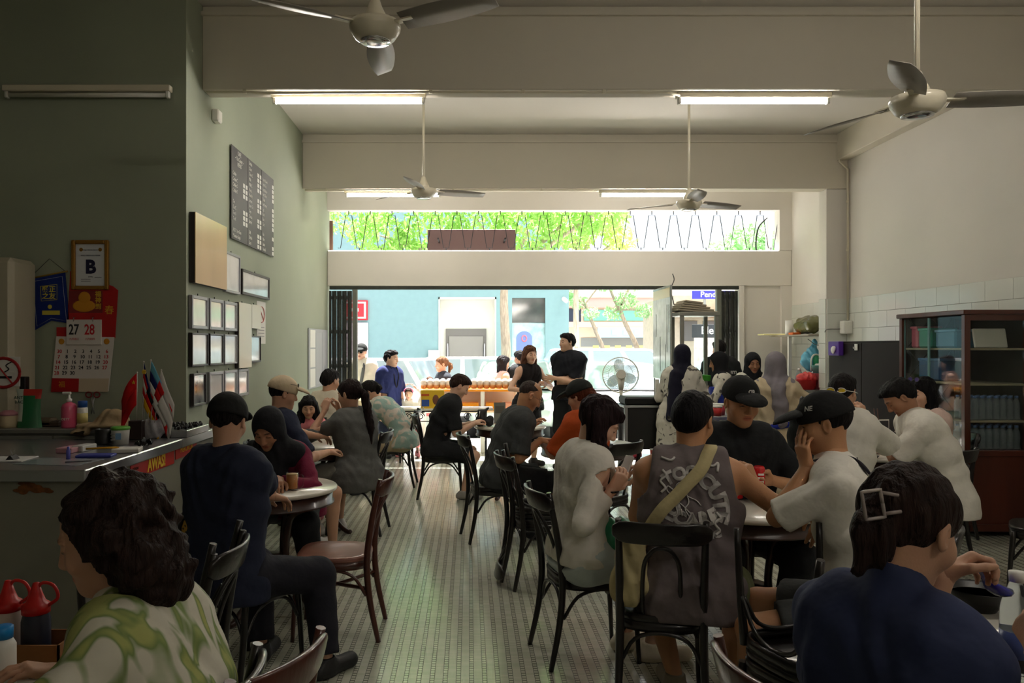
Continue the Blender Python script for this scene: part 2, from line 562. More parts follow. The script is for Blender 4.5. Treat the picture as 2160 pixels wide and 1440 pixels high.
def person(label, head, face, s=1.0, sex='m', pose='sit', seat=.46, pitch=15, hyaw=0, roll=0, skin='mid', hair=None,
           top=None, bottom=None, shoes=(30, 30, 32), arms=None, legs=None, near=False, child=False, chk='', lean=0.0, group=None, back_=None):
    """builds one seated or standing figure; head = (px, py, depth) of the middle of the head in the photograph"""
    fa = R(face)
    Rz = Matrix.Rotation(fa, 3, 'Z')
    Hw = W(*head) if len(head) == 3 and head[2] > 0 and abs(head[0]) > 12 else Vector(head)
    Rh_l = Matrix.Rotation(R(hyaw), 3, 'Z') @ Matrix.Rotation(-R(pitch), 3, 'X') @ Matrix.Rotation(R(roll), 3, 'Y')
    Rh_w = Rz @ Rh_l
    hs = s * (1.06 if child else 1.0)
    Nw = Hw - Vector((0, 0, .085 * hs)) - (Rh_w @ Vector((0, .024, .085))) * hs
    L = (.52 if sex == 'm' else .50) * s
    fw = Rz @ Vector((0, 1, 0))
    rt = Rz @ Vector((1, 0, 0))
    if pose == 'sit':
        zh = seat + .085 * s
        dz = Nw.z - zh
        back = math.sqrt(max(L * L - dz * dz, 0)) if dz < L else 0
        back = min(back, .36)
        if back_ is not None: back = back_
    else:
        zh = max(Nw.z - L * .96, .3)
        back = .03
    if chk: print('PERSON', chk, 'torso ratio %.2f' % ((Nw.z - zh) / L), 'back %.2f' % back)
    pw = Vector((Nw.x, Nw.y, 0)) - fw * back - rt * lean
    inv = Rz.transposed()
    def loc(w): return inv @ (Vector(w) - pw)
    H = loc(Hw); N = loc(Nw)
    P0 = Vector((0, 0, zh))
    C = P0 + Vector((0, .02 - .02 * (back > .1), (N - P0).length * .52))
    if back > .15: C = P0 + Vector((0, .05, (N - P0).length * .5))
    def sp(t): return P0 * (1 - t) ** 2 + C * (2 * t * (1 - t)) + N * t * t
    m_ = sex == 'm'
    X_ = Vector((1, 0, 0))
    shw = (.178 if m_ else .158) * s
    tor = [(0, .085, .112), (.28, .072, .102), (.55, .082, .112), (.8, .098, .104), (.93, .105, .072)] if m_ else \
          [(0, .092, .112), (.28, .058, .090), (.55, .068, .098), (.8, .085, .094), (.93, .095, .064)]
    if child: tor = [(0, .07, .105), (.28, .062, .10), (.55, .065, .10), (.8, .075, .092), (.93, .085, .062)]
    SJ = {}
    for sg, nm in ((-1, 'L'), (1, 'R')):
        SJ[nm] = sp(.88) + X_ * (sg * shw)
    ua, fl_ = .285 * s, .245 * s
    arms = arms or {}
    A = {}
    for sg, nm in ((-1, 'L'), (1, 'R')):
        a = dict(arms.get(nm, {}))
        if 'W' in a: T = loc(a['W'])
        elif 'w' in a: T = Vector(a['w'])
        elif pose == 'sit': T = Vector((sg * .13, .40 * s, .80))
        else: T = Vector((sg * .24 * s, .06, zh - .08 * s))
        pole = Vector(a.get('pole', (sg * .55, -.35, -1)))
        E, Wr = ik(SJ[nm], T, ua, fl_, pole)
        fd = Vector(a['dir']) if 'dir' in a else (Wr - E).normalized()
        if 'dirW' in a: fd = inv @ Vector(a['dirW'])
        n = Vector(a.get('n', (0, 0, -1) if pose == 'sit' else (-sg, 0, 0)))
        if 'nW' in a: n = inv @ Vector(a['nW'])
        A[nm] = dict(S=SJ[nm], E=E, W=Wr, dir=fd, n=n, curl=a.get('curl', .35), thumb=a.get('thumb', .4), sg=sg)
    G = {}
    legs = legs or {}
    th, sk = .42 * s, .40 * s
    for sg, nm in ((-1, 'L'), (1, 'R')):
        l = legs.get(nm, {})
        hip = P0 + Vector((sg * (.092 if m_ else .088) * s, .0, -.015))
        if 'a' in l: T = Vector(l['a'])
        elif 'A' in l: T = loc(l['A'])
        elif pose == 'sit': T = Vector((sg * .13, .36 * s, .085))
        else: T = Vector((sg * .10, -.01, .085))
        hl = 1.0
        if pose != 'sit':
            hl = max((hip - T).length / (th + sk) / .99, .5)
        Kn, An = ik(hip, T, th * hl, sk * hl, l.get('pole', (sg * .25, 1, .35)))
        G[nm] = dict(H=hip, K=Kn, A=An, toe=Vector(l.get('toe', (sg * .25, 1, 0))).normalized(), sg=sg)
    # ---- bounds
    pts = [P0, N, H] + [q for a in A.values() for q in (a['S'], a['E'], a['W'])] + [q for g in G.values() for q in (g['H'], g['K'], g['A'])]
    lo = np.min([list(p) for p in pts], 0) - .2; hi = np.max([list(p) for p in pts], 0) + .2
    lo[2] = -.01
    hb = (.011 if near else .017) * (1 if not child else .85)
    # ---- body
    F = Field(lo, hi, hb)
    for t, w, r in tor: F.cap(sp(t) - X_ * (w * s), sp(t) + X_ * (w * s), r * s * .96, k=.05)
    for sg in (-1, 1): F.cap(N - Vector((0, 0, .012)), sp(.9) + X_ * (sg * shw * .8), .046 * s, .040 * s, .04)
    nr = (.055 if m_ else .045) * hs
    hb_ = H + Rh_l @ Vector((0, -.02, -.05)) * hs
    F.cap(N - Vector((0, 0, .02)), hb_, nr * 1.06, nr, .04)
    for a in A.values():
        F.ell(a['S'], [.052 * s] * 3, k=.05)
        F.cap(a['S'], a['E'], (.050 if m_ else .042) * s, (.040 if m_ else .034) * s, .03)
        mid = a['E'].lerp(a['W'], .3)
        F.cap(a['E'], mid, (.039 if m_ else .033) * s, (.040 if m_ else .033) * s, .015)
        F.cap(mid, a['W'], (.040 if m_ else .033) * s, (.026 if m_ else .022) * s, .015)
        F.cap(a['W'], a['W'] + a['dir'].normalized() * .02, .025 * s, .02 * s, .015)
    for g in G.values():
        F.cap(g['H'], g['K'], .083 * s, .056 * s, .05)
        cm = g['K'].lerp(g['A'], .32) - Vector((0, .014, 0))
        F.cap(g['K'], cm, .053 * s, .055 * s, .02)
        F.cap(cm, g['A'], .055 * s, .034 * s, .02)
        hz = Vector((g['A'].x, g['A'].y, max(g['A'].z - .045, .03)))
        F.cap(hz, hz + g['toe'] * .14 * s, .034 * s, .026 * s, .03)
    V0, Q0 = F.mesh()
    Vs, Qs = [V0], [Q0]
    cols = [np.ones((len(V0), 3))]
    # ---- head
    hh = .0042 if near else .0062
    Fh = Field(np.array(H) - .19 * hs, np.array(H) + .17 * hs, hh)
    def hp(x, y, z): return H + Rh_l @ Vector((x, y, z)) * hs
    def he(c, r, k=.02, sub=False): Fh.ell(hp(*c), np.array(r) * hs, Rh_l, k * hs, sub)
    def hc(a, b, ra, rb=None, k=.015): Fh.cap(hp(*a), hp(*b), ra * hs, (ra if rb is None else rb) * hs, k * hs)
    fwd_ = .93 if not m_ else 1.0
    he((0, -.012, .032), (.074, .096, .087))
    he((0, .022, -.038), (.060 * fwd_, .066, .080), .04)
    he((0, .062, -.096), (.026 * fwd_, .024, .022), .04)
    for sg in (-1, 1):
        he((sg * .042, .052, -.030), (.026, .026, .026), .03)
        he((sg * .032, .100, .004), (.020, .020, .013), .016, True)
        he((sg * .031, .0745, .003), (.0135, .0125, .0105), .004)
        he((sg * .078, -.008, -.006), (.0085, .018, .031), .008)
        he((sg * .083, -.002, -.004), (.006, .010, .018), .004, True)
        hc((sg * .015, .086, .024), (sg * .045, .075, .026), .008, .006, .012)
        he((sg * .011, .094, -.036), (.008, .009, .007), .008)
    hc((0, .088, .012), (0, .104, -.030), .0075, .0115, .012)
    hc((-.016, .081, -.060), (.016, .081, -.060), .0055, k=.008)
    hc((-.013, .082, -.069), (.013, .082, -.069), .0062, k=.008)
    hc((-.020, .088, -.0645), (.020, .088, -.0645), .0001, k=.001)
    Fh.cap(N, hb_, nr * 1.06, nr, .03)
    Vh, Qh = Fh.mesh()
    Ml = np.array(Rh_l.transposed())
    q = (Ml @ (Vh - np.array(H)).T).T / hs
    c = np.ones((len(q), 3))
    def blob(cx, cy_, cz, rx, ry, rz, colr, soft=.5):
        for sg in ((-1, 1) if cx else (1,)):
            d = np.sqrt(((q[:, 0] - sg * cx) / rx) ** 2 + ((q[:, 1] - cy_) / ry) ** 2 + ((q[:, 2] - cz) / rz) ** 2)
            w_ = np.clip((1.2 - d) / soft, 0, 1)[:, None]
            c[:] = c * (1 - w_) + np.array(colr) * w_
    blob(0, .085, -.0645, .026, .03, .013, (.86, .52, .50))
    blob(0, .09, -.0645, .022, .03, .0022, (.42, .22, .22), .4)
    blob(.031, .09, -.001, .015, .03, .0038, (.10, .08, .08), .4)
    blob(.033, .09, .0275, .019, .03, .0048, (.16, .12, .10), .5)
    blob(.045, .06, -.035, .025, .03, .02, (1.0, .90, .87), .9)
    blob(.008, .105, -.042, .004, .02, .003, (.35, .22, .2), .5)
    Vs.append(Vh); Qs.append(Qh); cols.append(c)
    # ---- hands
    for nm, a in A.items():
        if arms.get(nm, {}).get('hide'): continue
        cc = np.array(a['W'] + a['dir'].normalized() * .08)
        hsz = (.96 if m_ else .88) * s
        Fd = Field(cc - .14, cc + .14, .0042 if near else .0062)
        Fd.cap(a['W'].lerp(a['E'], .12), a['W'] + a['dir'].normalized() * .014, .027 * s if m_ else .023 * s, .021 * s, .01)
        hand_prims(Fd, a['W'], a['dir'], a['n'], a['sg'], a['curl'], hsz, thumb=a['thumb'])
        v, q_ = Fd.mesh()
        Vs.append(v); Qs.append(q_); cols.append(np.ones((len(v), 3)))
    off = 0; QQ = []
    for v, q_ in zip(Vs, Qs): QQ.append(q_ + off); off += len(v)
    body = npmesh('person', np.concatenate(Vs), np.concatenate(QQ), skin_mat('skin_' + skin, SKIN[skin]), None, np.concatenate(cols))
    body.location = pw
    body.rotation_euler = (0, 0, fa)
    tag(body, label, 'person', group)
    P = dict(body=body, H=H, N=N, Rh=Rh_l, hs=hs, s=s, sp=sp, A=A, G=G, P0=P0, loc=loc, pw=pw, Rz=Rz, hp=hp, near=near, lo=lo, hi=hi, tor=tor, shw=shw, m=m_, zh=zh, pose=pose)
    if top: shirt(P, **top)
    if bottom: trousers(P, **bottom)
    if shoes: make_shoes(P, shoes)
    if hair: make_hair(P, **hair)
    return P

def wrinkle(amp, seed):
    a, b, c_ = (random.Random(seed).uniform(0, 6) for _ in range(3))
    def w(X, Y, Z):
        return amp * (np.sin(31 * Z + 9 * np.sin(13 * X + a) + 7 * Y) * np.sin(17 * X + b + 8 * Z) + .5 * np.sin(57 * Z + 21 * X + 23 * Y + c_))
    return w

SHN = [0]
def shirt(P, m, sleeve=.42, loose=.0, hem=-.09, wr=.005, name='shirt', flare=0.0, neck=0.0, open_hem=False):
    SHN[0] += 1
    s, sp = P['s'], P['sp']
    X_ = Vector((1, 0, 0))
    F = Field(P['lo'], P['hi'], .0105 if P['near'] else .016)
    w = wrinkle(wr, SHN[0])
    for t, wd, r in P['tor']:
        fl = flare * (1 - t)
        F.cap(sp(t) - X_ * ((wd + fl * .5) * s), sp(t) + X_ * ((wd + fl * .5) * s), r * s + .010 + loose + fl * .4, k=.05, wr=w)
    if hem < -.05:
        nst = max(1, int(-hem / .13))
        for i_ in range(nst):
            z = sp(0) + Vector((0, 0, hem * (i_ + .8) / nst if nst > 1 else hem * .8))
            wd = (P['tor'][0][1] + flare * .6) * s
            F.cap(z - X_ * wd, z + X_ * wd, P['tor'][0][2] * s + .020 + loose + flare * .5, k=.06, wr=w)
    nk = .062 if P['m'] else .054
    for sg in (-1, 1): F.cap(P['N'] - Vector((0, 0, .008)), sp(.9) + X_ * (sg * P['shw'] * .8), .056 * s, .050 * s + loose * .5, .04, wr=w)
    F.cap(P['N'] - Vector((0, 0, .03)), P['N'] + Vector((0, .008, .022 + neck)), (nk + .010) * s, (nk - .002) * s, .03)
    cuts = []
    for a in P['A'].values():
        if sleeve <= 0.02:
            F.ell(a['S'] - X_ * (a['sg'] * .03) , [.062 * s] * 3, k=.05)
            continue
        F.ell(a['S'], [(.057 if P['m'] else .050) * s + loose * .7] * 3, k=.045)
        r0 = (.055 if P['m'] else .047) * s + loose * .9
        if sleeve <= .5:
            e = a['S'].lerp(a['E'], min(sleeve * 2 + .12, 1.05))
            F.cap(a['S'], e, r0, r0 + .006 + loose * .5, .014, wr=w)
            cuts.append((a['S'].lerp(a['E'], sleeve * 2), a['E'] - a['S']))
        else:
            F.cap(a['S'], a['E'], r0, r0 * .86, .014, wr=w)
            f = (sleeve - .5) * 2
            e = a['E'].lerp(a['W'], min(f + .1, 1.04))
            F.cap(a['E'], e, r0 * .86, r0 * .64 + loose * .3, .02, wr=w)
            cuts.append((a['E'].lerp(a['W'], f), a['W'] - a['E']))
    for p, n in cuts: F.cutp(p, n, .14)
    if sleeve <= .02:
        for a in P['A'].values(): F.cutp(a['S'] + X_ * (a['sg'] * -.012 * s), (a['sg'], 0, .15), .13)
    F.cutp((0, 0, P['zh'] + hem), (0, 0, -1))
    V, Q = F.mesh()
    o = npmesh(name, V, Q, m, P['body'])
    P[name] = o
    P['bvh'] = BVHTree.FromPolygons([tuple(v) for v in V], [tuple(q) for q in Q])
    return o

def trousers(P, m, kind='trousers', length=1.0, loose=.018, waist=.0, name=None):
    s = P['s']
    F = Field(P['lo'], P['hi'], .0115 if P['near'] else .017)
    w = wrinkle(.003, 77 + len(bpy.data.objects))
    X_ = Vector((1, 0, 0))
    P0 = P['P0']
    F.cap(P0 - X_ * .088 * s, P0 + X_ * .088 * s, .120 * s + loose, k=.05)
    F.cap(P0 - X_ * .08 * s + Vector((0, 0, .07)), P0 + X_ * .08 * s + Vector((0, 0, .05)), .102 * s, k=.05)
    cuts = []
    if kind == 'skirt':
        ks = [g['K'] for g in P['G'].values()]
        hs_ = [g['H'] for g in P['G'].values()]
        for f in (-1, -.5, 0, .5, 1):
            a = hs_[0].lerp(hs_[1], (f + 1) / 2); b = ks[0].lerp(ks[1], (f + 1) / 2)
            e = a.lerp(b, min(length * 1.05, 1))
            F.cap(a, e, .098 * s, .082 * s, .05, wr=w)
            if length > 1:
                aa = [g['A'] for g in P['G'].values()]
                c = aa[0].lerp(aa[1], (f + 1) / 2)
                e2 = b.lerp(c, length - 1)
                F.cap(b, e2, .085 * s, .095 * s, .05, wr=w)
        a = hs_[0].lerp(hs_[1], .5); b = ks[0].lerp(ks[1], .5)
        if length <= 1: F.cutp(a.lerp(b, length), b - a, .5)
        else:
            zc = b.lerp(P['G']['L']['A'].lerp(P['G']['R']['A'], .5), length - 1)
            F.cutp(zc, (0, 0, -1), .6)
    else:
        for g in P['G'].values():
            if length <= 1:
                e = g['H'].lerp(g['K'], min(length + .15, 1.0))
                F.cap(g['H'], e, .086 * s + loose, .072 * s + loose * 1.3, .05, wr=w)
                cuts.append((g['H'].lerp(g['K'], length), g['K'] - g['H']))
            else:
                F.cap(g['H'], g['K'], .086 * s + loose, .066 * s + loose, .05, wr=w)
                e = g['K'].lerp(g['A'], min(length - 1 + .1, 1.0))
                F.cap(g['K'], e, .066 * s + loose, .050 * s + loose, .03, wr=w)
                cuts.append((g['K'].lerp(g['A'], length - 1), g['A'] - g['K']))
    for p, n in cuts: F.cutp(p, n, .17)
    F.cutp((0, 0, P['zh'] + .05 + waist), (0, -.75, 1))
    V, Q = F.mesh()
    nm = name or {'skirt': 'skirt'}.get(kind, 'shorts' if length <= 1.1 else 'trousers')
    P['bottom'] = npmesh(nm, V, Q, m, P['body'])
    return P['bottom']

def make_shoes(P, col):
    m = mat('shoe_%d_%d_%d' % tuple(col), col, rough=.6, bump=.1, bscale=80) if not isinstance(col, bpy.types.Material) else col
    for g in P['G'].values():
        A = g['A']; t = g['toe']; s = P['s']
        b = Vector((A.x, A.y, max(A.z - .05, .035)))
        F = Field(np.minimum(np.array(b), np.array(b + t * .2)) - .12, np.maximum(np.array(b), np.array(b + t * .2)) + .14, .009 if P['near'] else .014)
        F.cap(b - t * .045 * s, b + t * .16 * s, .043 * s, .040 * s, .02)
        F.cap(A, b, .046 * s, .046 * s, .03)
        F.cutp((0, 0, A.z + .012), (0, 0, 1))
        F.cutp((0, 0, max(A.z - .085, .002)), (0, 0, -1))
        V, Q = F.mesh()
        npmesh('shoe', V, Q, m, P['body'])

def make_hair(P, style='short', col=(28, 24, 24), mname=None, long=.3, back=(0, -.02), tuft=.004, sub=None):
    m = hair_mat(mname or 'hair_%d_%d_%d' % tuple(col), col)
    H, Rh, hs, hp = P['H'], P['Rh'], P['hs'], P['hp']
    near = P['near']
    ext = .16 + (long if style in ('long', 'pony', 'curly', 'bun') else 0)
    F = Field(np.array(H) - np.array([.2, .24, ext + .05]), np.array(H) + np.array([.2, .22, .2]), .0065 if near else .009)
    sd = random.uniform(0, 6)
    def tf(X, Y, Z): return tuft * (np.sin(90 * X + 40 * Y + sd) * np.sin(75 * Y + 30 * Z) + .7 * np.sin(140 * X - 60 * Z + sd * 2))
    big = {'short': 0, 'crop': -.006, 'bald': -.009, 'bob': .006, 'long': .004, 'pony': .002, 'curly': .02, 'bun': .003, 'cap': -.004}[style]
    F.ell(hp(0, -.016, .034), np.array((.083 + big, .107 + big, .094 + big)) * hs, Rh, .02, wr=tf)
    if style == 'short':
        F.ell(hp(0, -.06, .0), np.array((.07, .055, .07)) * hs, Rh, .03, wr=tf)
        F.ell(hp(0, .045, .085), np.array((.06, .05, .03)) * hs, Rh, .03, wr=tf)
    Ml = np.array(Rh.transposed())
    Hn = np.array(H)
    def cut(X, Y, Z):
        dx, dy, dz = X - Hn[0], Y - Hn[1], Z - Hn[2]
        x = (Ml[0, 0] * dx + Ml[0, 1] * dy + Ml[0, 2] * dz) / hs
        y = (Ml[1, 0] * dx + Ml[1, 1] * dy + Ml[1, 2] * dz) / hs
        z = (Ml[2, 0] * dx + Ml[2, 1] * dy + Ml[2, 2] * dz) / hs
        if style in ('short', 'crop', 'cap'):
            zl = np.interp(y, [-.12, -.07, -.015, .012, .03, .075, .12], [-.085, -.078, -.005, -.02, .035, .062, .085])
            if style == 'cap': zl = np.interp(y, [-.12, -.07, -.02, .02, .04], [-.08, -.075, -.01, -.012, .2])
        elif style == 'bald':
            zl = np.interp(y, [-.12, -.07, -.015, .012, .03, .05], [-.085, -.078, .0, -.01, .05, .3])
            zl = np.maximum(zl, np.where(np.abs(x) < .055, np.interp(y, [-.06, -.02], [-1, .3]), -1))
        elif style == 'bob':
            zl = np.interp(y, [-.12, .0, .035, .07, .12], [-.13, -.12, -.02, .045, .07])
        elif style == 'curly':
            zl = np.interp(y, [-.14, -.03, .0, .03, .07], [-.30, -.20, -.10, .02, .09])
        else:
            zl = np.interp(y, [-.12, -.02, .02, .045, .085, .12], [-.30, -.16, -.08, .015, .055, .075])
        return ((zl - z) * hs * .8).astype(np.float32)
    if style == 'curly':
        def cf(X, Y, Z): return .016 * np.sin(44 * X + sd + 2 * np.sin(31 * Z)) * np.sin(41 * Y + 1) * np.sin(43 * Z + 2 + 2 * np.sin(29 * X)) + .008 * np.sin(83 * X + 2 * np.sin(47 * Z)) * np.sin(79 * Y + 67 * Z)
        F = Field(np.array(H) - np.array([.26, .26, .34]), np.array(H) + np.array([.26, .26, .24]), .0065)
        F.ell(hp(0, -.040, .025), np.array((.118, .118, .116)) * hs, Rh, .03, wr=cf)
        for q in ((0, -.075, -.07, .088), (.066, -.07, -.06, .064), (-.066, -.07, -.06, .064), (.055, -.085, -.12, .055), (-.05, -.085, -.12, .055), (0, -.095, -.14, .06), (.080, -.045, .0, .056), (-.080, -.045, .0, .056)):
            F.ell(hp(*q[:3]), [q[3] * hs] * 3, None, .03, wr=cf)
        F.cutf(lambda X, Y, Z: cut(X, Y, Z))
    else:
        F.cutf(cut)
    def down(p, dx, dy, dz): return p + Vector((dx, dy, -dz))
    def strand(X, Y, Z): return .006 * np.sin(120 * X + 25 * Y + 6 * np.sin(9 * Z) + sd) + .003 * np.sin(210 * Y + 90 * X)
    if style == 'long':
        for sx in (-1, -.5, 0, .5, 1):
            a = hp(sx * .062, -.052 + .03 * abs(sx), .01)
            b = down(a, sx * .018, back[1] * .5 - .01, long * .5)
            c = down(a, sx * .022 + back[0], back[1], long)
            F.path([a, b, c], [.042, .044, .026], .025, wr=strand)
        for sx in (-1, 1):
            a = hp(sx * .078, -.030, .03); b = down(a, sx * .008, -.010, .15); c = down(a, sx * .0, .01, min(long, .30))
            F.path([a, b, c], [.018, .026, .014], .02, wr=strand)
        F.ell(hp(0, .058, .082), np.array((.055, .035, .025)) * hs, Rh, .02, wr=tf)
    if style == 'pony':
        a = hp(0, -.115, .02); b = down(a, back[0] * .3, -.045, .05); c = down(a, back[0], back[1] - .03, long * .5); d = down(a, back[0] * 1.2, back[1], long)
        F.path([a, b, c, d], [.022, .034, .036, .016], .015, wr=strand)
    if style == 'bun':
        a = hp(0, -.10, .0); b = hp(0, -.122, -.045); c = hp(0.01, -.11, -.085)
        F.path([a, b, c], [.028, .034, .026], .02, wr=strand)
        F.path([hp(0, -.09, -.06), hp(.0, -.12, -.12)], [.03, .012], .02, wr=strand)
    V, Q = F.mesh()
    o = npmesh('hair', V, Q, m, P['body'])
    P['hair'] = o
    return o

def add_cap(P, m, brim_dir=0, brim=True, tilt=0.0, logo=None, low=.03):
    """cap crown with a curved brim; brim_dir turns the cap round the head"""
    Rh, hs, hp, H = P['Rh'], P['hs'], P['hp'], P['H']
    Rb = Rh @ Matrix.Rotation(R(brim_dir), 3, 'Z')
    def bp(x, y, z): return H + Rb @ Vector((x, y, z)) * hs
    h = .0055 if P['near'] else .0085
    F = Field(np.array(H) - .17, np.array(H) + .2, h)
    F.ell(bp(0, -.012, .036), np.array((.093, .117, .104)) * hs, Rb, .01)
    F.ell(bp(0, -.012, .136), np.array((.008, .008, .006)) * hs, Rb, .004)
    F.cutp(bp(0, -.05, low - .002), list(Rb @ Vector((0, -.14, -1))))
    V, Q = F.mesh()
    o = npmesh('cap', V, Q, m, P['body'])
    P['cap'] = o
    if brim:
        F = Field(np.array(H) - .26, np.array(H) + .26, h * .8)
        Rr = Rb @ Matrix.Rotation(R(-12), 3, 'X')
        F.ell(bp(0, .115, .040), np.array((.078, .088, .030)) * hs, Rr, .0)
        F.ell(bp(0, .112, .026), np.array((.080, .092, .030)) * hs, Rr, .006, sub=True)
        F.cutp(bp(0, .075, .03), list(Rb @ Vector((0, -1, .0))))
        V, Q = F.mesh()
        npmesh('brim', V, Q, m, o)
    return o

def add_hijab(P, m, drape=.20, tail=None, loose=0.0, open_=.0):
    """headscarf wrapped round the face and over the shoulders"""
    hs, hp, H, N, Rh, s = P['hs'], P['hp'], P['H'], P['N'], P['Rh'], P['s']
    F = Field(P['lo'], P['hi'] + np.array([0, 0, .05]), .0075 if P['near'] else .0105)
    w = wrinkle(.004, len(bpy.data.objects))
    F.ell(hp(0, -.016, .030), np.array((.092, .116, .104)) * hs, Rh, .02)
    F.ell(hp(0, -.005, -.05), np.array((.085, .095, .085)) * hs, Rh, .05, wr=w)
    F.cap(hp(0, -.01, -.08), N, .075 * hs, .088 * s, .05, wr=w)
    sp = P['sp']
    X_ = Vector((1, 0, 0))
    F.cap(sp(.95) - X_ * P['shw'] * .72, sp(.95) + X_ * P['shw'] * .72, .075 * s + loose, k=.06, wr=w)
    fy = Vector((0, .06, 0))
    F.cap(N + fy * .5, sp(.95) + fy - Vector((0, 0, drape * .5)), .085 * s, .095 * s, .05, wr=w)
    F.cap(sp(.95) - Vector((0, .05, .02)), sp(.95) - Vector((0, .07, drape)), .085 * s, .07 * s, .05, wr=w)
    if tail:
        pts = [Vector(p) for p in tail]
        F.path(pts, [.06 * s] * (len(pts) - 1) + [.05 * s], .03, wr=w)
    F.ell(hp(0, .098, -.018), np.array((.058 + open_, .075, .082)) * hs, Rh, .012, sub=True)
    V, Q = F.mesh()
    o = npmesh('headscarf', V, Q, m, P['body'])
    P['scarf'] = o
    return o

def add_glasses(P, mf, ml=None, up=None, name='glasses'):
    """two rims with lenses, bridge and temples; up=(dy,dz,tilt) puts them on top of the head"""
    Rh, hs, H = P['Rh'], P['hs'], P['H']
    M = Matrix.Translation(H) @ Rh.to_4x4() @ Matrix.Scale(hs, 4)
    if up: M = M @ Matrix.Translation((0, up[0], up[1])) @ Matrix.Rotation(R(up[2]), 4, 'X')
    b = MB(); l = MB()
    for sg in (-1, 1):
        ring = [(sg * .034 + .024 * math.cos(t), .102, .002 + .019 * math.sin(t)) for t in [2 * PI * k / 14 for k in range(15)]]
        b.tube(ring, .0018, 6, M=M)
        b.tube([(sg * .058, .100, .006), (sg * .079, .06, .008), (sg * .080, -.005, .010), (sg * .079, -.03, -.008)], .0017, 6, M=M)
        l.add([M @ Vector(p) for p in ring[:-1]], [tuple(range(14))])
    b.tube([(-.011, .104, .006), (0, .107, .010), (.011, .104, .006)], .0018, 6, M=M)
    o = b.build(name, mf, P['body'])
    if ml: l.build('lens', ml, o)
    return o

def ribbon(P, pts, width, m, name='shoulder_strap', off=.006, thick=.004, bvh=None):
    bvh = bvh or P['bvh']
    C_ = curve_pts(pts, 7)
    b = MB(); rows = []
    C2 = []
    for p in C_:
        r = bvh.find_nearest(p)
        C2.append((r[0] + r[1] * off, r[1]) if r[0] is not None else (p, Vector((0, -1, 0))))
    for _ in range(8):
        C2 = [C2[0]] + [((C2[i - 1][0] + C2[i][0] * 2 + C2[i + 1][0]) / 4, (C2[i - 1][1] + C2[i][1] + C2[i + 1][1]).normalized()) for i in range(1, len(C2) - 1)] + [C2[-1]]
    C2 = [(p + n * .004, n) for p, n in C2]
    vs_, fs = [], []
    for i, (p, n) in enumerate(C2):
        t = (C2[min(i + 1, len(C2) - 1)][0] - C2[max(i - 1, 0)][0]).normalized()
        sd = t.cross(n).normalized() * (width / 2)
        vs_ += [p - sd, p + sd, p + sd - n * thick * 2, p - sd - n * thick * 2]
    for i in range(len(C2) - 1):
        for k in range(4):
            fs.append((i * 4 + k, i * 4 + (k + 1) % 4, (i + 1) * 4 + (k + 1) % 4, (i + 1) * 4 + k))
    b.add(vs_, fs, True)
    return b.build(name, m, P['body'])

def shirt_print(P, body, size, at, m, sx=1.0, bend=0.0, front=False, name='shirt_print', rot=0.0, bold=.002):
    """lettering pressed on the back (or front) of the shirt; at = local x, z of its middle; bend = radius of an arc"""
    o = text('lettering', body, size, m, None, sx=sx, bold=bold)
    me = o.data
    bm = bmesh.new(); bm.from_mesh(me)
    bmesh.ops.triangulate(bm, faces=bm.faces)
    bmesh.ops.subdivide_edges(bm, edges=[e for e in bm.edges if e.calc_length() > size * .25], cuts=2)
    for v in bm.verts:
        x, y = v.co.x, v.co.y
        if bend:
            r = abs(bend) + (y if bend > 0 else -y)
            a = x / abs(bend)
            x, y = r * math.sin(a), (r * math.cos(a) - abs(bend)) * (1 if bend > 0 else -1)
        c, s_ = math.cos(rot), math.sin(rot)
        x, y = x * c - y * s_, x * s_ + y * c
        X = at[0] + x * (-1 if front else 1); Z = at[1] + y
        d = Vector((0, -1, 0)) if front else Vector((0, 1, 0))
        h = P['bvh'].ray_cast(Vector((X, 1.2 if front else -1.2, Z)), d)
        if h[0] is not None: v.co = h[0] + h[1] * (.0045 + abs(v.co.z) * 0)
        else: v.co = Vector((X, 0, Z))
    bm.to_mesh(me); bm.free()
    o.name = name
    o.parent = P['body']
    o.location = (0, 0, 0); o.rotation_euler = (0, 0, 0)
    return o
# ------------------------------------------------------------------ materials of the room
M_green = mat('green_wall_paint', (154, 161, 141), rough=.75, bump=.05, bscale=30, var=.04, vscale=1.5)
M_cream = mat('cream_paint', (213, 208, 200), rough=.7, bump=.04, bscale=30, var=.03, vscale=1.2)
M_white = mat('ceiling_paint', (216, 211, 204), rough=.8)
M_beam = mat('beam_paint', (206, 199, 184), rough=.75, bump=.04, bscale=25, var=.03, vscale=1.0)
M_tile = mat('wall_tile_glaze', (214, 216, 208), rough=.18, coat=.3)
M_grout = mat('tile_grout', (140, 138, 128), rough=.9)
M_steel = mat('steel', (190, 192, 196), rough=.32, metal=1.0, bump=.03, bscale=40)
M_black = mat('black_paint', (18, 17, 17), rough=.4)
M_blackmetal = mat('black_metal', (26, 26, 27), rough=.45, metal=.6)
M_bent = mat('black_bentwood', (22, 18, 17), rough=.3, var=.15, vscale=30, bump=.08, bscale=40, coat=.25)
M_brownwood = mat('reddish_bentwood', (78, 38, 28), rough=.3, var=.25, vscale=14, bump=.1, bscale=30, coat=.3, stretch=(1, 1, .2))
M_seatwood = mat('worn_seat_wood', (140, 92, 78), rough=.35, var=.18, vscale=9, coat=.2, stretch=(1, .25, 1))
M_marble = mat('white_marble', (222, 218, 206), rough=.22, var=.06, vscale=5, coat=.2)
M_apron = mat('dark_table_wood', (52, 27, 20), rough=.3, var=.2, vscale=12, coat=.3)
M_pvc = mat('cream_pvc', (214, 206, 184), rough=.5)
M_paper = mat('paper', (232, 230, 224), rough=.7)
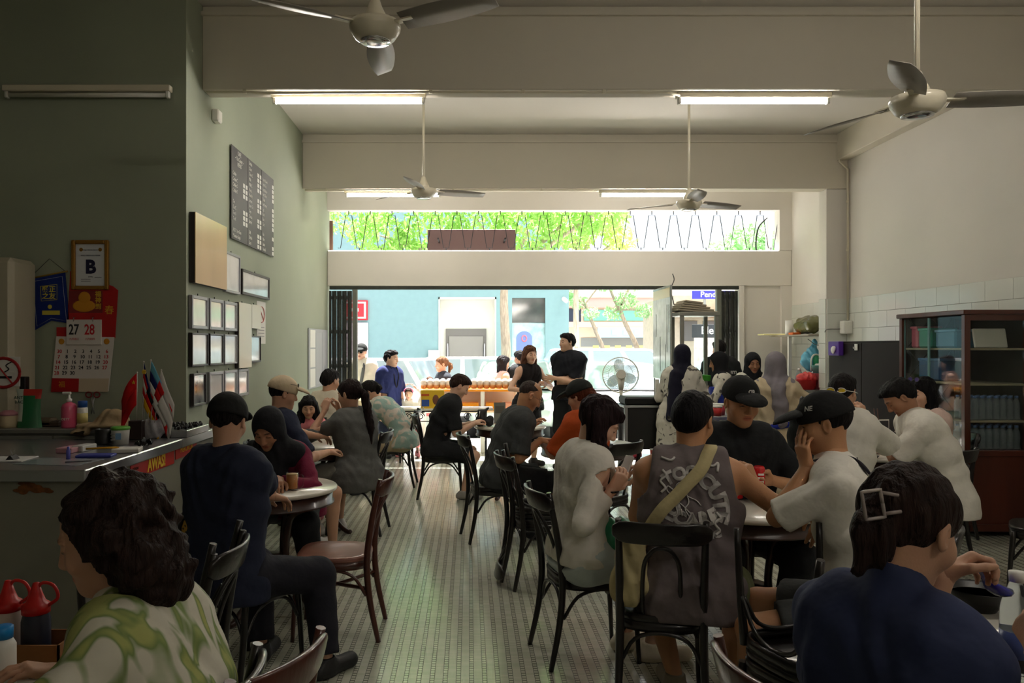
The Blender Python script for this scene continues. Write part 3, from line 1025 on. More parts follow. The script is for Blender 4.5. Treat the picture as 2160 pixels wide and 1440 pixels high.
M_whiteplastic = mat('white_plastic', (228, 226, 218), rough=.4)
M_red = mat('red_plastic', (196, 24, 22), rough=.35)
M_glass = mat('clear_glass', (235, 245, 242), rough=.02, trans=1.0)
nodes_of(M_glass)[1].inputs['IOR'].default_value = 1.1
M_pane = mat('pane_glass', (225, 235, 232), rough=.03)
t, b = nodes_of(M_pane)
tr = t.nodes.new('ShaderNodeBsdfTransparent'); tr.inputs[0].default_value = (.93, .95, .94, 1)
gl = t.nodes.new('ShaderNodeBsdfGlossy'); gl.inputs['Roughness'].default_value = .03
fr_ = t.nodes.new('ShaderNodeFresnel'); fr_.inputs[0].default_value = 1.45
mx = t.nodes.new('ShaderNodeMixShader')
ge_ = t.nodes.new('ShaderNodeNewGeometry'); ml_ = t.nodes.new('ShaderNodeMath'); ml_.operation = 'MULTIPLY_ADD'; ml_.inputs[1].default_value = -1; ml_.inputs[2].default_value = 1
m2_ = t.nodes.new('ShaderNodeMath'); m2_.operation = 'MULTIPLY'
t.links.new(ge_.outputs['Backfacing'], ml_.inputs[0]); t.links.new(ml_.outputs[0], m2_.inputs[0]); t.links.new(fr_.outputs[0], m2_.inputs[1]); t.links.new(m2_.outputs[0], mx.inputs[0]); t.links.new(tr.outputs[0], mx.inputs[1]); t.links.new(gl.outputs[0], mx.inputs[2]); t.links.new(mx.outputs[0], t.nodes['Material Output'].inputs[0])
M_gate = mat('gate_steel', (54, 56, 52), rough=.7, var=.15, vscale=20, spec=.2)
M_wood = mat('cabinet_wood', (82, 34, 20), rough=.3, var=.25, vscale=7, coat=.3, stretch=(1, 1, .15))
M_darkwood = mat('dark_cabinet_wood', (27, 16, 14), rough=.6, var=.12, vscale=6, spec=.2)
M_greyboard = mat('grey_laminate', (112, 112, 104), rough=.45, var=.05)

# mosaic floor: rows of slim tiles between lines of small squares
def floor_mat():
    m = mat('mosaic_floor', (190, 190, 176), rough=.3, spec=.65)
    t, b = nodes_of(m)
    L = t.links.new
    tc = t.nodes.new('ShaderNodeTexCoord')
    sp_ = t.nodes.new('ShaderNodeSeparateXYZ')
    L(tc.outputs['Object'], sp_.inputs[0])
    def mth(op, a, b_=None, c=None):
        n = t.nodes.new('ShaderNodeMath'); n.operation = op
        for i, v in enumerate((a, b_, c)):
            if v is None: continue
            if isinstance(v, (int, float)): n.inputs[i].default_value = v
            else: L(v, n.inputs[i])
        return n.outputs[0]
    px, sq, rp = .0635, .0215, .0185       # column pitch, square width, row pitch
    ux = mth('PINGPONG', mth('ADD', sp_.outputs[0], 20.0), px / 2)       # 0 .. px/2 from the column middle
    fx = mth('FLOORED_MODULO', sp_.outputs[0], px)
    insq = mth('LESS_THAN', fx, sq)
    ex = mth('MINIMUM', fx, mth('ABSOLUTE', mth('SUBTRACT', fx, sq)))
    ex = mth('MINIMUM', ex, mth('SUBTRACT', px, fx))
    jx = mth('LESS_THAN', ex, .0014)
    yq = mth('FLOORED_MODULO', sp_.outputs[1], rp * 1.55)                # squares: light / dark along the line
    yl = mth('FLOORED_MODULO', sp_.outputs[1], rp)
    jl = mth('MULTIPLY', mth('LESS_THAN', yl, .0013), mth('SUBTRACT', 1.0, insq))
    jl = mth('MULTIPLY', jl, .55)
    dk = mth('MULTIPLY', mth('LESS_THAN', yq, rp * .55), insq)
    joint = mth('MAXIMUM', jx, jl)
    wn = t.nodes.new('ShaderNodeTexWhiteNoise'); wn.noise_dimensions = '2D'
    cx_ = t.nodes.new('ShaderNodeCombineXYZ')
    L(mth('FLOOR', mth('DIVIDE', sp_.outputs[0], px)), cx_.inputs[0]); L(mth('FLOOR', mth('DIVIDE', sp_.outputs[1], rp)), cx_.inputs[1])
    L(cx_.outputs[0], wn.inputs['Vector'])
    ns = t.nodes.new('ShaderNodeTexNoise'); ns.inputs['Scale'].default_value = 1.6; ns.inputs['Detail'].default_value = 5
    L(tc.outputs['Object'], ns.inputs['Vector'])
    def mix(f, a, b_):
        n = t.nodes.new('ShaderNodeMix'); n.data_type = 'RGBA'
        L(f, n.inputs[0]) if not isinstance(f, float) else setattr(n.inputs[0], 'default_value', f)
        for i, v in ((6, a), (7, b_)):
            if isinstance(v, tuple): n.inputs[i].default_value = v
            else: L(v, n.inputs[i])
        return n.outputs[2]
    base = mix(wn.outputs['Value'], lin((196, 198, 180)), lin((216, 214, 200)))
    base = mix(mth('MULTIPLY', ns.outputs['Fac'], .5), base, lin((150, 156, 132)))
    base = mix(dk, base, lin((104, 106, 92)))
    base = mix(joint, base, lin((52, 50, 42)))
    L(base, b.inputs['Base Color'])
    L(mth('ADD', mth('MULTIPLY', joint, .4), .17), b.inputs['Roughness'])
    bp = t.nodes.new('ShaderNodeBump'); bp.inputs['Strength'].default_value = .25; bp.inputs['Distance'].default_value = .002
    L(mth('SUBTRACT', 1.0, joint), bp.inputs['Height'])
    L(bp.outputs[0], b.inputs['Normal'])
    return m

XL, XR, YF, ZC = -2.08, 4.72, 11.65, 4.25
def struct(name, mb, m, **k):
    return tag(mb.build(name, m, **k), kind='structure')
struct('floor', MB().box(-6.2, 4.95, -3.2, 12.9, -.2, 0), floor_mat())
struct('ceiling', MB().box(-6.2, 4.95, -3.2, 11.85, ZC, ZC + .2), M_white)
struct('wall_left', MB().box(XL - .2, XL, 5.85, 11.85, 0, ZC), M_green)
struct('wall_alcove', MB().box(-6.2, XL - .2, 5.85, 6.05, 0, ZC), M_green)
wr_ = struct('wall_right', MB().box(XR, XR + .2, -3.2, 11.85, 0, ZC), M_cream)
struct('wall_rear', MB().box(-6.2, 4.95, -3.4, -3.2, 0, ZC), M_cream)
struct('wall_counter', MB().box(-6.2, -6.0, -3.2, 5.87, 0, ZC), M_green)
# front wall with the shop opening, the transom window and a recessed panel
fw_ = MB()
fw_.box(XL, XR, YF, YF + .2, 3.60, ZC)
fw_.box(XL, XR, YF, YF + .2, 2.49, 3.01, bev=.012)
fw_.box(4.54, XR, YF, YF + .2, 3.01, 3.60)
fw_.box(3.95, 4.02, YF, YF + .2, 0, 2.49)
fw_.box(4.57, XR, YF, YF + .2, 0, 2.49)
fw_.box(4.02, 4.57, YF + .06, YF + .2, 0, 2.49)
struct('wall_front', fw_, M_cream)
# beams across the room and a ledge along the right wall
struct('beam', MB().box(XL, XR, 6.2, 6.40, 3.60, ZC, bev=.006), M_beam)
struct('beam', MB().box(XL, XR, 9.93, 10.15, 3.57, ZC, bev=.006), M_beam)
struct('beam', MB().box(-6.0, XR, 2.47, 2.67, 3.60, ZC, bev=.006), M_beam)
struct('beam', MB().box(4.58, XR, 6.4, 9.93, 3.92, ZC, bev=.006), M_beam)
struct('column', MB().box(4.46, XR, 9.95, 10.15, 0, 3.57, bev=.006), M_cream)
struct('trim_1', MB().box(XL, XR, 6.17, 6.2, 4.17, 4.20), M_beam)
struct('trim_2', MB().box(XL, XR, 9.90, 9.93, 4.14, 4.17), M_beam)
# glazed tiles on the right wall and column: each tile a piece of the wall
tb = MB().box(-.006, 0, .0015, .3785, .0015, .1855, bev=.002)
tile0 = None
grout = MB().box(XR - .002, XR, 4.6, 9.95, 0, 2.2).box(XR - .002, XR, 10.15, YF, 0, 2.2).build('tile_bed', M_grout, wr_)
for r in range(7):
    z = 2.2 - .187 * (r + 1)
    spans = []
    for a_, e_ in ((4.62, 9.945), (10.155, YF - .005)):
        y = a_
        while y < e_ - .02:
            q = min(y + (.19 if (r % 2 and y == a_) else .38), e_)
            spans.append((y, q - y)); y = q
    for y, wt in spans:
        if tile0 is None: tile0 = tb.build('tile', M_tile, wr_); o = tile0
        else: o = tile0.copy(); COL.objects.link(o)
        o.location = (XR - .002, y, z); o.scale = (1, wt / .38, 1)
col_ = [o for o in bpy.data.objects if o.name == 'column'][0]
for r in range(6):
    z = 2.2 - .187 * (r + 1)
    MB().box(4.467, 4.71, 9.940, 9.95, z + .0015, z + .1855, bev=.002).build('tile', M_tile, col_)
    MB().box(4.450, 4.46, 9.955, 10.145, z + .0015, z + .1855, bev=.002).build('tile', M_tile, col_)

# transom window: zigzag grille
w1 = thing('window_1', None, None, (0, 0, 0)); w1['kind'] = 'structure'
MB().box(-2.05, 4.54, YF + .02, YF + .16, 3.0, 3.012).build('window_sill', M_cream, w1)
gb = None
pitch = .3195
for k in range(21):
    x0 = -1.78 + pitch * k
    if gb is None:
        b = MB()
        b.tube([(0, 0, .60), (0, 0, .545)], .006, 6)
        b.tube([(-.16, 0, .055), (-.12, 0, .055), (-.045, 0, .535), (.045, 0, .535), (.12, 0, .055), (.16, 0, .055)], .0055, 6)
        b.tube([(.16, 0, .055), (.16, 0, 0)], .006, 6)
        gb = b.build('grille_bar', M_blackmetal, w1); o = gb
    else: o = gb.copy(); COL.objects.link(o)
    o.location = (x0, YF + .10, 3.0)
# folding gates at both sides of the opening
def gate(label, x0, x1, post_x):
    g = thing('folding_gate', label, 'gate', ((x0 + x1) / 2, YF + .05, 0))
    n = int(abs(x1 - x0) / .036)
    for k in range(n + 1):
        x = x0 + (x1 - x0) * k / n - (x0 + x1) / 2
        MB().box(x - .0165, x + .0165, -.025 + .02 * (k % 2), .005 + .02 * (k % 2), .02, 2.42).build('bar', M_gate, g)
    for z in (.3, .8, 1.3, 1.8, 2.3):
        b = MB()
        for k in range(n):
            xa = x0 + (x1 - x0) * k / n - (x0 + x1) / 2; xb = x0 + (x1 - x0) * (k + 1) / n - (x0 + x1) / 2
            b.tube([(xa, -.03, z - .07), (xb, -.03, z + .07)], .006, 4, cap=False)
            b.tube([(xa, .035, z + .07), (xb, .035, z - .07)], .006, 4, cap=False)
        b.build('lattice', M_gate, g)
    MB().box(post_x - (x0 + x1) / 2 - .035, post_x - (x0 + x1) / 2 + .035, -.04, .05, .0, 2.44, bev=.005).build('lock_post', mat('gate_post', (104, 106, 98), rough=.45, metal=.3), g)
gate('dark folding steel gate bunched at left of the shop entrance', -2.04, -1.74, -1.68)
gate('dark folding steel gate bunched beside the blank wall panel', 3.92, 3.70, 3.66)
tag(MB().box(-2.05, 3.95, YF + .02, YF + .10, 2.44, 2.49).build('gate_track', M_gate), 'dark steel gate track under the lintel over the entrance', 'gate track')

# ------------------------------------------------------------------ ceiling fans and tubes
M_fan = mat('cream_fan_enamel', (214, 206, 184), rough=.3, coat=.3)
M_blade = mat('grey_fan_blade', (150, 144, 136), rough=.4, metal=.2)
M_chrome = mat('chrome', (210, 210, 212), rough=.12, metal=1.0)
def fan(label, x, y, z, a0, hub=.128):
    f = thing('ceiling_fan', label, 'ceiling fan', (x, y, z), 0, 'cream ceiling fans')
    MB().tube([(0, 0, .12), (0, 0, ZC - z - .06)], .013, 10).build('rod', M_fan, f)
    MB().lathe([(.02, ZC - z - .09), (.06, ZC - z - .03), (.065, ZC - z - .001)], 20).build('ceiling_cup', M_fan, f)
    MB().lathe([(.062, .035), (.055, .07), (.035, .11), (.022, .15), (.014, .16)], 20).build('canopy', M_fan, f)
    h = MB().lathe([(.064, .04), (hub * .95, .032), (hub, .012), (hub * .97, -.008), (hub * .78, -.045), (hub * .60, -.058)], 28).build('motor', M_fan, f)
    MB().lathe([(hub * .60, -.056), (hub * .58, -.064), (hub * .3, -.068), (.0001, -.068)], 24).build('bottom_cap', M_chrome, h)
    for k in range(3):
        a = R(a0 + 120 * k)
        Mx = Matrix.Rotation(a, 4, 'Z')
        b = MB()
        n = 9
        vs_, fs = [], []
        for i in range(n):
            r = .16 + .50 * i / (n - 1)
            wd = .052 + .018 * math.sin(PI * min(i / (n - 1) * 1.1, 1)) * 1.2
            if i == n - 1: wd *= .75
            for sy, sz in ((-1, 1), (1, -1)):
                for th in (.002, -.002):
                    vs_.append(Mx @ Vector((r, sy * wd, sz * .020 * (1 - .3 * i / n) + th + .012)))
        for i in range(n - 1):
            q = i * 4
            fs += [(q, q + 4, q + 6, q + 2), (q + 1, q + 3, q + 7, q + 5), (q, q + 1, q + 5, q + 4), (q + 2, q + 6, q + 7, q + 3)]
        fs += [(0, 2, 3, 1), (q + 4, q + 5, q + 7, q + 6)]
        b.add(vs_, fs, True)
        bl = b.build('blade', M_blade, f)
        MB().box(.09, .22, -.022, .022, .010, .018, M=Mx).build('blade_iron', M_fan, bl)
fan('cream ceiling fan near the camera left of centre, close to the first beam', -.465, 3.93, 3.165, 92)
fan('cream ceiling fan near the camera in front of the pale right wall', 2.21, 3.93, 2.80, -5)
fan('small cream ceiling fan in front of the far left tube light', -.465, 8.1, 3.17, 20)
fan('small cream ceiling fan beside the far right tube light', 2.235, 8.1, 3.05, 25)

M_tube = mat('lit_tube', (255, 249, 240), emit=35.0)
M_tubeoff = mat('unlit_tube', (216, 214, 204), rough=.35)
def tube_light(label, x, y, z, on=True):
    f = thing('tube_light', label, 'tube light', (x, y, z), 0, 'fluorescent tube lights')
    MB().box(-.61, .61, -.03, .03, -.045, 0, bev=.006).build('batten', M_pvc, f)
    t = MB().tube([(-.575, 0, -.068), (.575, 0, -.068)], .017, 12).build('tube', M_tube if on else M_tubeoff, f)
    for sx in (-1, 1):
        MB().box(sx * .585 - .012, sx * .585 + .012, -.02, .02, -.09, -.03, bev=.004).build('lamp_holder', M_whiteplastic, f)
tube_light('lit tube light under the first beam, above the menu board side', -.95, 6.28, 3.60)
tube_light('lit tube light under the first beam, towards the right wall', 2.24, 6.28, 3.60)
tube_light('lit tube light under the far beam, left one behind a fan', -.96, 10.02, 3.57)
tube_light('lit tube light under the far beam, right one behind a fan', 2.24, 10.02, 3.57)
u = tube_light('unlit tube light fixed across the dark green wall above the calendar', -2.78, 5.80, 3.50, on=False)

tube_light('added unseen lit tube light under the nearest beam above the frame, right wall side', 2.24, 2.55, 3.60)  # added out of view to brighten the right half of the room
tube_light('added unseen lit tube light on the ceiling behind the camera, right wall side', 2.24, -1.0, 3.70)  # unseen lamp, added to lift the backs that face the camera
tube_light('unlit tube light under the nearest beam above the frame, counter side', -.95, 2.55, 3.60, on=False)

# ------------------------------------------------------------------ cable conduits
def conduit(label, pts, r=.010, clips=()):
    b = MB().tube(pts, r, 8)
    for c in clips: b.box(c[0] - .014, c[0] + .014, c[1] - .014, c[1] + .014, c[2] - .014, c[2] + .014, bev=.003)
    return tag(b.build('conduit', M_pvc), label, 'conduit', 'cream cable conduits')
conduit('cream conduit clipped under the first beam between its two tube lights', [(-2.05, 6.21, 3.585), (-1.75, 6.21, 3.585), (-1.6, 6.21, 3.575), (-.3, 6.21, 3.585), (1.55, 6.21, 3.580), (1.65, 6.25, 3.57)], clips=[(x, 6.21, 3.587) for x in (-1.75, -.3, .42, 1.05)])
conduit('cream conduit clipped under the far beam between its two tube lights', [(-2.05, 9.94, 3.555), (-1.6, 9.94, 3.555), (.9, 9.94, 3.555), (1.5, 9.94, 3.555), (1.62, 9.98, 3.55)], clips=[(x, 9.94, 3.556) for x in (-1.78, -.2, .9)])
conduit('cream conduit running down the right wall beside the column', [(4.70, 9.88, 4.1), (4.60, 9.90, 3.98), (4.60, 9.90, 3.90), (4.695, 9.88, 3.80), (4.695, 9.88, 1.93)], .014, clips=[(4.69, 9.88, 3.4), (4.69, 9.88, 2.8)])
jb = MB().box(4.60, 4.714, 9.78, 9.90, 1.76, 1.92, bev=.01).build('junction_box', M_whiteplastic)
tag(jb, 'cream junction box at the foot of the wall conduit', 'junction box')
tag(MB().box(XL, XL + .06, 6.42, 6.52, 3.42, 3.52, bev=.01).build('camera_bracket', M_whiteplastic), 'small white bracket on the green wall under the first beam', 'bracket')
# ------------------------------------------------------------------ left wall: menu boards, frames, posters
def DL(px): return -XL * FOC / (VPX - px) - 0.0
M_slate = mat('chalkboard', (78, 76, 74), rough=.65, var=.05)
M_chalk = mat('chalk_white', (225, 223, 216), rough=.8)
M_sticker = mat('price_sticker', (226, 224, 218), rough=.6)
mb_y = [6.89, 7.40, 7.89, 8.38]
col_items = [
    (['KAFE', '~ Yu Chung ~', 'MENU', '', 'Coffee', 'Coffee C', 'Coffee O', 'Coffee K', '', 'Tea', 'Tea C', 'Tea O', 'Tea K', '', 'ADD Telur/Susu', 'Minuman Sejuk'], (5, 6, 7, 10, 11, 12), 2),
    (['Drinks', 'Cham', 'Cham C', 'Milo', 'Milo C', 'Neslo', 'Horlick', 'Lemon', 'Lime Tea', 'Soya', 'Cincau', 'Barley', '', 'Soft', 'Drinks', 'Sarsi'], (1, 2, 3, 4, 6, 7, 8, 10, 11, 13, 14, 15), 2),
    (['', 'Roti Kahwin', 'Roti Kaya', 'Roti Butter', 'Roti Telur', 'Toast', 'Half boiled', 'Egg', 'Kuih', 'Bun', 'Tart', '', 'Pau', 'Mee', 'Laksa', 'Noodle'], (1, 2, 3, 4, 6, 7, 8, 9, 10, 12, 14, 15), 1)]
for i, (rows, priced, nst) in enumerate(col_items):
    y0, y1 = mb_y[i] + .006, mb_y[i + 1] - .006
    bd = thing('menu_board', 'grey chalkboard menu panel with chalk lettering, %s of three on green wall' % ('first and nearest', 'middle', 'last and farthest')[i], 'menu board', (XL, (y0 + y1) / 2, 2.54), 0, 'chalkboard menu panels')
    w_ = (y1 - y0)
    MB().box(.012, .022, -w_ / 2, w_ / 2, 0, .815, bev=.002).build('panel', M_slate, bd)
    st = MB()
    for r, tx in enumerate(rows):
        z = .775 - r * .0495
        if tx:
            head = i == 0 and r < 3
            text('lettering', tx, .046 if not head else .056, M_chalk, bd, (.0235, (-w_ / 2 + .03) if not head else -.02, z), (R(90), 0, R(90)), align='LEFT' if not head else 'CENTER', sx=.82, shear=.15)
        if r in priced:
            for q in range(nst):
                ya = w_ / 2 - .035 - .085 * (nst - 1 - q)
                MB().box(.0222, .0238, ya - .032, ya + .026, z - .019, z + .019).build('price_sticker', M_sticker, bd)

M_frame = mat('dark_frame', (38, 30, 30), rough=.4)
M_frameS = mat('grey_frame', (150, 150, 154), rough=.35, metal=.3)
M_photo = mat('pale_print', (232, 233, 234), rough=.12, var=.10, vscale=5, coat=.9)
M_photo2 = mat('grey_print', (120, 124, 128), rough=.10, var=.4, vscale=8, coat=.9)
M_ply = mat('plywood', (196, 160, 112), rough=.35, var=.08, vscale=3, coat=.3, stretch=(1, 1, .3))
M_creamboard = mat('cream_board', (226, 218, 196), rough=.4, coat=.3)
def frame(label, y0, y1, z0, z1, border=.028, mf=None, mp=None, th=.034, cat='picture frame', name='picture_frame', hook=True):
    f = thing(name, label, cat, (XL, (y0 + y1) / 2, z0), 0, 'frames on the green wall' if name == 'picture_frame' else None)
    w_, h_ = (y1 - y0) / 2, z1 - z0
    b = MB()
    mf = mf or M_frame
    for a, c, d, e in ((-w_, -w_ + border, 0, h_), (w_ - border, w_, 0, h_), (-w_ + border, w_ - border, 0, border), (-w_ + border, w_ - border, h_ - border, h_)):
        if border > .001: b.box(.004, th, a, c, d, e, bev=.003)
    if border > .001: b.build('frame', mf, f)
    else: MB().box(.004, th - .006, -w_, w_, 0, h_).build('frame', M_frame, f)
    MB().box(.004 if border > .001 else th - .006, th - .010 if border > .001 else th, -w_ + border * .9, w_ - border * .9, border * .9, h_ - border * .9).build('picture', mp or M_photo, f)
    if hook: MB().tube([(.012, 0, h_ - .005), (.010, 0, h_ + .018)], .004, 6).build('hook', M_blackmetal, f)
    return f
fw_n = 'large bare plywood panel in thick dark frame beside the wall corner'
frame(fw_n, 5.905, 6.67, 2.075, 2.60, 0, mp=M_ply, th=.05)
frame('upright framed pale print between plywood panel and wide frame', 6.70, 7.13, 2.065, 2.41, .022, M_frameS)
frame('wide framed pale print under the chalkboard menu', 7.19, 8.17, 2.077, 2.306, .024)
frame('tall narrow cream board hanging between small frames', 7.05, 7.45, 1.41, 1.995, 0, mp=M_creamboard, th=.045)
frame('small cream board right of the tall cream board', 7.48, 7.80, 1.774, 2.0, 0, mp=M_creamboard, th=.04)
RW1 = [(5.885, 6.25), (6.29, 6.64), (6.67, 7.03)]
for i, (a, b) in enumerate(RW1):
    frame('grey edged frame with blank pale print, upper small row, %s' % ('nearest the corner', 'middle one', 'next to the tall cream board')[i], a, b, 1.735, 1.985, .026, M_frameS)
for i, (a, b) in enumerate(RW1 + [(7.46, 7.83)]):
    frame('black edged frame reflecting the street, middle small row, %s' % ('nearest the corner', 'second from the corner', 'touching the tall cream board', 'right of the tall cream board')[i], a, b, 1.452, 1.705, .016, M_frame if i != 2 else M_frameS)
for i, (a, b) in enumerate([(5.915, 6.20), (6.28, 6.64), (6.67, 7.03), (7.07, 7.40)]):
    frame('dark old photograph in black frame, lowest row at the corner' if i == 0 else 'grey framed pale photograph, lowest row, %s' % ('', 'beside the dark photograph', 'third from the corner', 'last one at right end')[i], a, b, 1.155, 1.40, .016 if i == 0 else .026, M_frame if i == 0 else M_frameS, M_photo2 if i == 0 else M_photo)
ps = thing('notice_poster', 'white paper notice with no-smoking roundel taped below the wide frame', 'poster', (XL, 7.95, 1.63))
MB().box(.001, .004, -.165, .165, 0, .42).build('sheet', M_paper, ps)
M_rednote = mat('pale_red_print', (206, 130, 128), rough=.7)
b = MB()
b.tube([(.006, .10 * math.cos(t), .29 + .08 * math.sin(t)) for t in [2 * PI * k / 20 for k in range(21)]], .007, 6, flat=.3)
b.tube([(.006, -.07, .345), (.006, .07, .235)], .007, 6, flat=.3)
b.build('roundel', M_rednote, ps)
for z in (.16, .13, .10, .07): MB().box(.0042, .005, -.11, .11, z, z + .008).build('print_line', mat('grey_print_ink', (150, 148, 150)), ps)
nb = thing('notice_board', 'grey paper covered notice board beside the folding gate', 'notice board', (XL, 10.92, 1.05))
MB().box(.002, .02, -.68, .66, 0, .79, bev=.004).build('board', mat('notice_grey', (176, 178, 182), rough=.5), nb)
for (a, c, d, e) in ((-.62, -.28, .02, .26), (-.62, -.28, .28, .52), (-.62, -.28, .54, .77), (-.24, .18, .04, .74), (.24, .62, .06, .75)):
    MB().box(.0205, .024, a, c, d, e, bev=.001).build('sheet', M_paper if a < -.3 else mat('grey_sheet', (196, 198, 202), rough=.4, coat=.3), nb)

# ------------------------------------------------------------------ alcove wall: certificate, pennant, calendar
AY = 5.85
def AX(px): return XP(px, AY)
def AZ(py): return ZP(py, AY)
M_gold = mat('gold_frame', (156, 112, 42), rough=.35, metal=.5, bump=.3, bscale=120)
M_ink = mat('navy_ink', (26, 26, 60), rough=.7)
c = thing('certificate', 'gold framed white grade certificate with a big letter B', 'certificate', (AX(193), AY, AZ(611)))
w_, h_ = .136, AZ(507) - AZ(611)
b = MB()
for a, d, e, g in ((-w_, -w_ + .028, 0, h_), (w_ - .028, w_, 0, h_), (-w_ + .028, w_ - .028, 0, .028), (-w_ + .028, w_ - .028, h_ - .028, h_)): b.box(a, d, -.035, -.004, e, g, bev=.006)
b.build('frame', M_gold, c)
MB().box(-w_ + .02, w_ - .02, -.014, -.004, .02, h_ - .02).build('certificate_sheet', mat('certificate_paper', (220, 222, 226), rough=.35, coat=.5), c)
text('lettering', 'B', .135, M_ink, c, (0, -.0155, h_ * .45), bold=.006)
text('lettering', 'MAJLIS BANDARAYA', .012, M_ink, c, (0, -.0155, h_ * .80))
text('lettering', 'GRED KEBERSIHAN PREMIS', .012, M_ink, c, (0, -.0155, h_ * .69))
text('lettering', '(BAIK)', .012, M_ink, c, (0, -.0155, h_ * .26))
for sx in (-1, 1): MB().lathe([(.014, 0), (.012, .0014), (.0, .0016)], 10, M=Matrix.Translation((sx * .07, -.0142, h_ * .81)) @ Matrix.Rotation(R(90), 4, 'X')).build('crest', M_gold, c)
for k in range(3): MB().box(-.07 if k < 2 else .03, -.0 if k < 2 else .08, -.0152, -.0142, .06 + .014 * k, .063 + .014 * k).build('print_line', M_ink, c)

p = thing('pennant', 'blue hanging pennant with yellow crest and swallow tail', 'pennant', (AX(108), AY, AZ(698)))
def PX(px): return AX(px) - AX(108)
def PZ(py): return AZ(py) - AZ(698)
M_blue = fabric('pennant_blue', (28, 48, 120)); M_yel = mat('pennant_yellow', (206, 190, 70), rough=.7)
poly = [(63, 590), (139, 575), (148, 682), (110, 676), (72, 698)]
MB().prism([(PX(a), PZ(d)) for a, d in poly], -.012, -.006).build('cloth', M_blue, p)
inn = [(71, 594), (133, 583), (142, 677), (110, 671), (80, 688), (71, 594)]
MB().tube([(PX(a), -.0125, PZ(d)) for a, d in inn], .0016, 4).build('border_line', mat('pennant_white', (190, 196, 206)), p)
MB().tube([(PX(60), -.010, PZ(588)), (PX(144), -.010, PZ(572))], .006, 8).build('rod', mat('rod_yellow', (150, 120, 40)), p)
MB().tube([(PX(64), -.010, PZ(586)), (PX(106), -.010, PZ(546)), (PX(140), -.010, PZ(573))], .002, 5).build('cord', M_black, p)
b = MB()
q = [(87, 604), (122, 600), (122, 632), (89, 635), (87, 604)]
b.tube([(PX(a), -.0125, PZ(d)) for a, d in q], .0022, 4); b.build('crest_border', M_yel, p)
text('lettering', '漿正\n之友', .050, M_yel, p, (PX(105), -.0128, PZ(618)), bold=.0012)
MB().ball((PX(107), -.0125, PZ(647)), (.016, .002, .016)).build('sun_emblem', M_yel, p)
MB().box(PX(91), PX(128), -.0135, -.0122, PZ(664), PZ(655)).build('name_bar', M_yel, p)

k_ = thing('wall_calendar', 'red and white hanging wall calendar open at a month sheet', 'calendar', (AX(183), AY, AZ(825)))
def KX(px): return AX(px) - AX(183)
def KZ(py): return AZ(py) - AZ(825)
M_crim = mat('calendar_red', (176, 14, 18), rough=.45); M_crimd = mat('calendar_maroon', (128, 34, 34), rough=.5)
M_ora = mat('calendar_orange', (206, 140, 30), rough=.5); M_calw = mat('calendar_white', (222, 216, 210), rough=.6)
M_redink = mat('red_ink', (198, 34, 44), rough=.6); M_blkink = mat('black_ink', (34, 32, 36), rough=.6)
MB().prism([(KX(121), KZ(713)), (KX(244), KZ(713)), (KX(250), KZ(612)), (KX(240), KZ(604)), (KX(150), KZ(572)), (KX(143), KZ(690)), (KX(121), KZ(690))], -.012, -.004).build('backing_board', M_crim, k_)
MB().prism([(KX(147), KZ(660)), (KX(218), KZ(660)), (KX(218), KZ(613)), (KX(147), KZ(613))], -.0135, -.012).build('picture_panel', M_crimd, k_)
MB().ball((KX(179), -.0135, KZ(645)), (.085, .004, .045), 16, 8).ball((KX(180), -.0145, KZ(628)), (.045, .004, .045), 16, 8).build('gold_heap', M_ora, k_)
text('lettering', '福\n神\n到', .046, mat('gold_ink', (210, 170, 40), rough=.5), k_, (KX(209), -.0138, KZ(634)), bold=.001)
text('lettering', '春', .07, mat('gold_ink', (210, 170, 40)), k_, (KX(232), -.0128, KZ(655)))
MB().box(KX(144), KX(217), -.030, -.013, KZ(727), KZ(674), bev=.002).build('day_pad', M_calw, k_)
for px in (160, 200): MB().tube([(KX(px), -.032, KZ(678)), (KX(px), -.034, KZ(670)), (KX(px), -.016, KZ(670))], .003, 6).build('binder_ring', M_steel, k_)
text('lettering', '27', .105, M_blkink, k_, (KX(160), -.0312, KZ(696)), sx=.72, bold=.002)
text('lettering', '28', .105, M_redink, k_, (KX(193), -.0312, KZ(696)), sx=.72, bold=.002)
text('lettering', '六月初三', .018, M_redink, k_, (KX(161), -.0312, KZ(715)))
text('lettering', '六月初四', .018, M_redink, k_, (KX(194), -.0312, KZ(715)))
MB().prism([(KX(110), KZ(825)), (KX(231), KZ(825)), (KX(243), KZ(711)), (KX(121), KZ(709))], -.016, -.010).build('month_sheet', M_calw, k_)
MB().prism([(KX(110), KZ(826)), (KX(168), KZ(826)), (KX(169), KZ(798)), (KX(112), KZ(797))], -.0172, -.016).build('red_footer', M_crim, k_)
MB().prism([(KX(168), KZ(826)), (KX(229), KZ(826)), (KX(232), KZ(798)), (KX(169), KZ(798))], -.0172, -.016).build('cream_footer', mat('calendar_cream', (206, 190, 164)), k_)
text('lettering', '福', .05, M_ora, k_, (KX(133), -.0175, KZ(811)))
for px, sh in ((132, '春'), (227, '福')): MB().ball((KX(px), -.016, KZ(720)), (.022, .002, .022), 10, 6).build('ornament', M_ora, k_)
days = [('30', 'r')] + [(str(d), 'r' if (d % 7 in (6, 0) and d % 7 == 0) or d in (6, 13, 20, 27) else 'k') for d in range(1, 31)]
for n_, (d, cl) in enumerate(days):
    r, cidx = divmod(n_, 7)
    px = 128 + cidx * 16.6 - r * 1.6; py = 741 + r * 11.4
    text('lettering', d, .036, M_redink if cidx in (0, 6) else M_blkink, k_, (KX(px), -.0165, KZ(py)), bold=.0006)

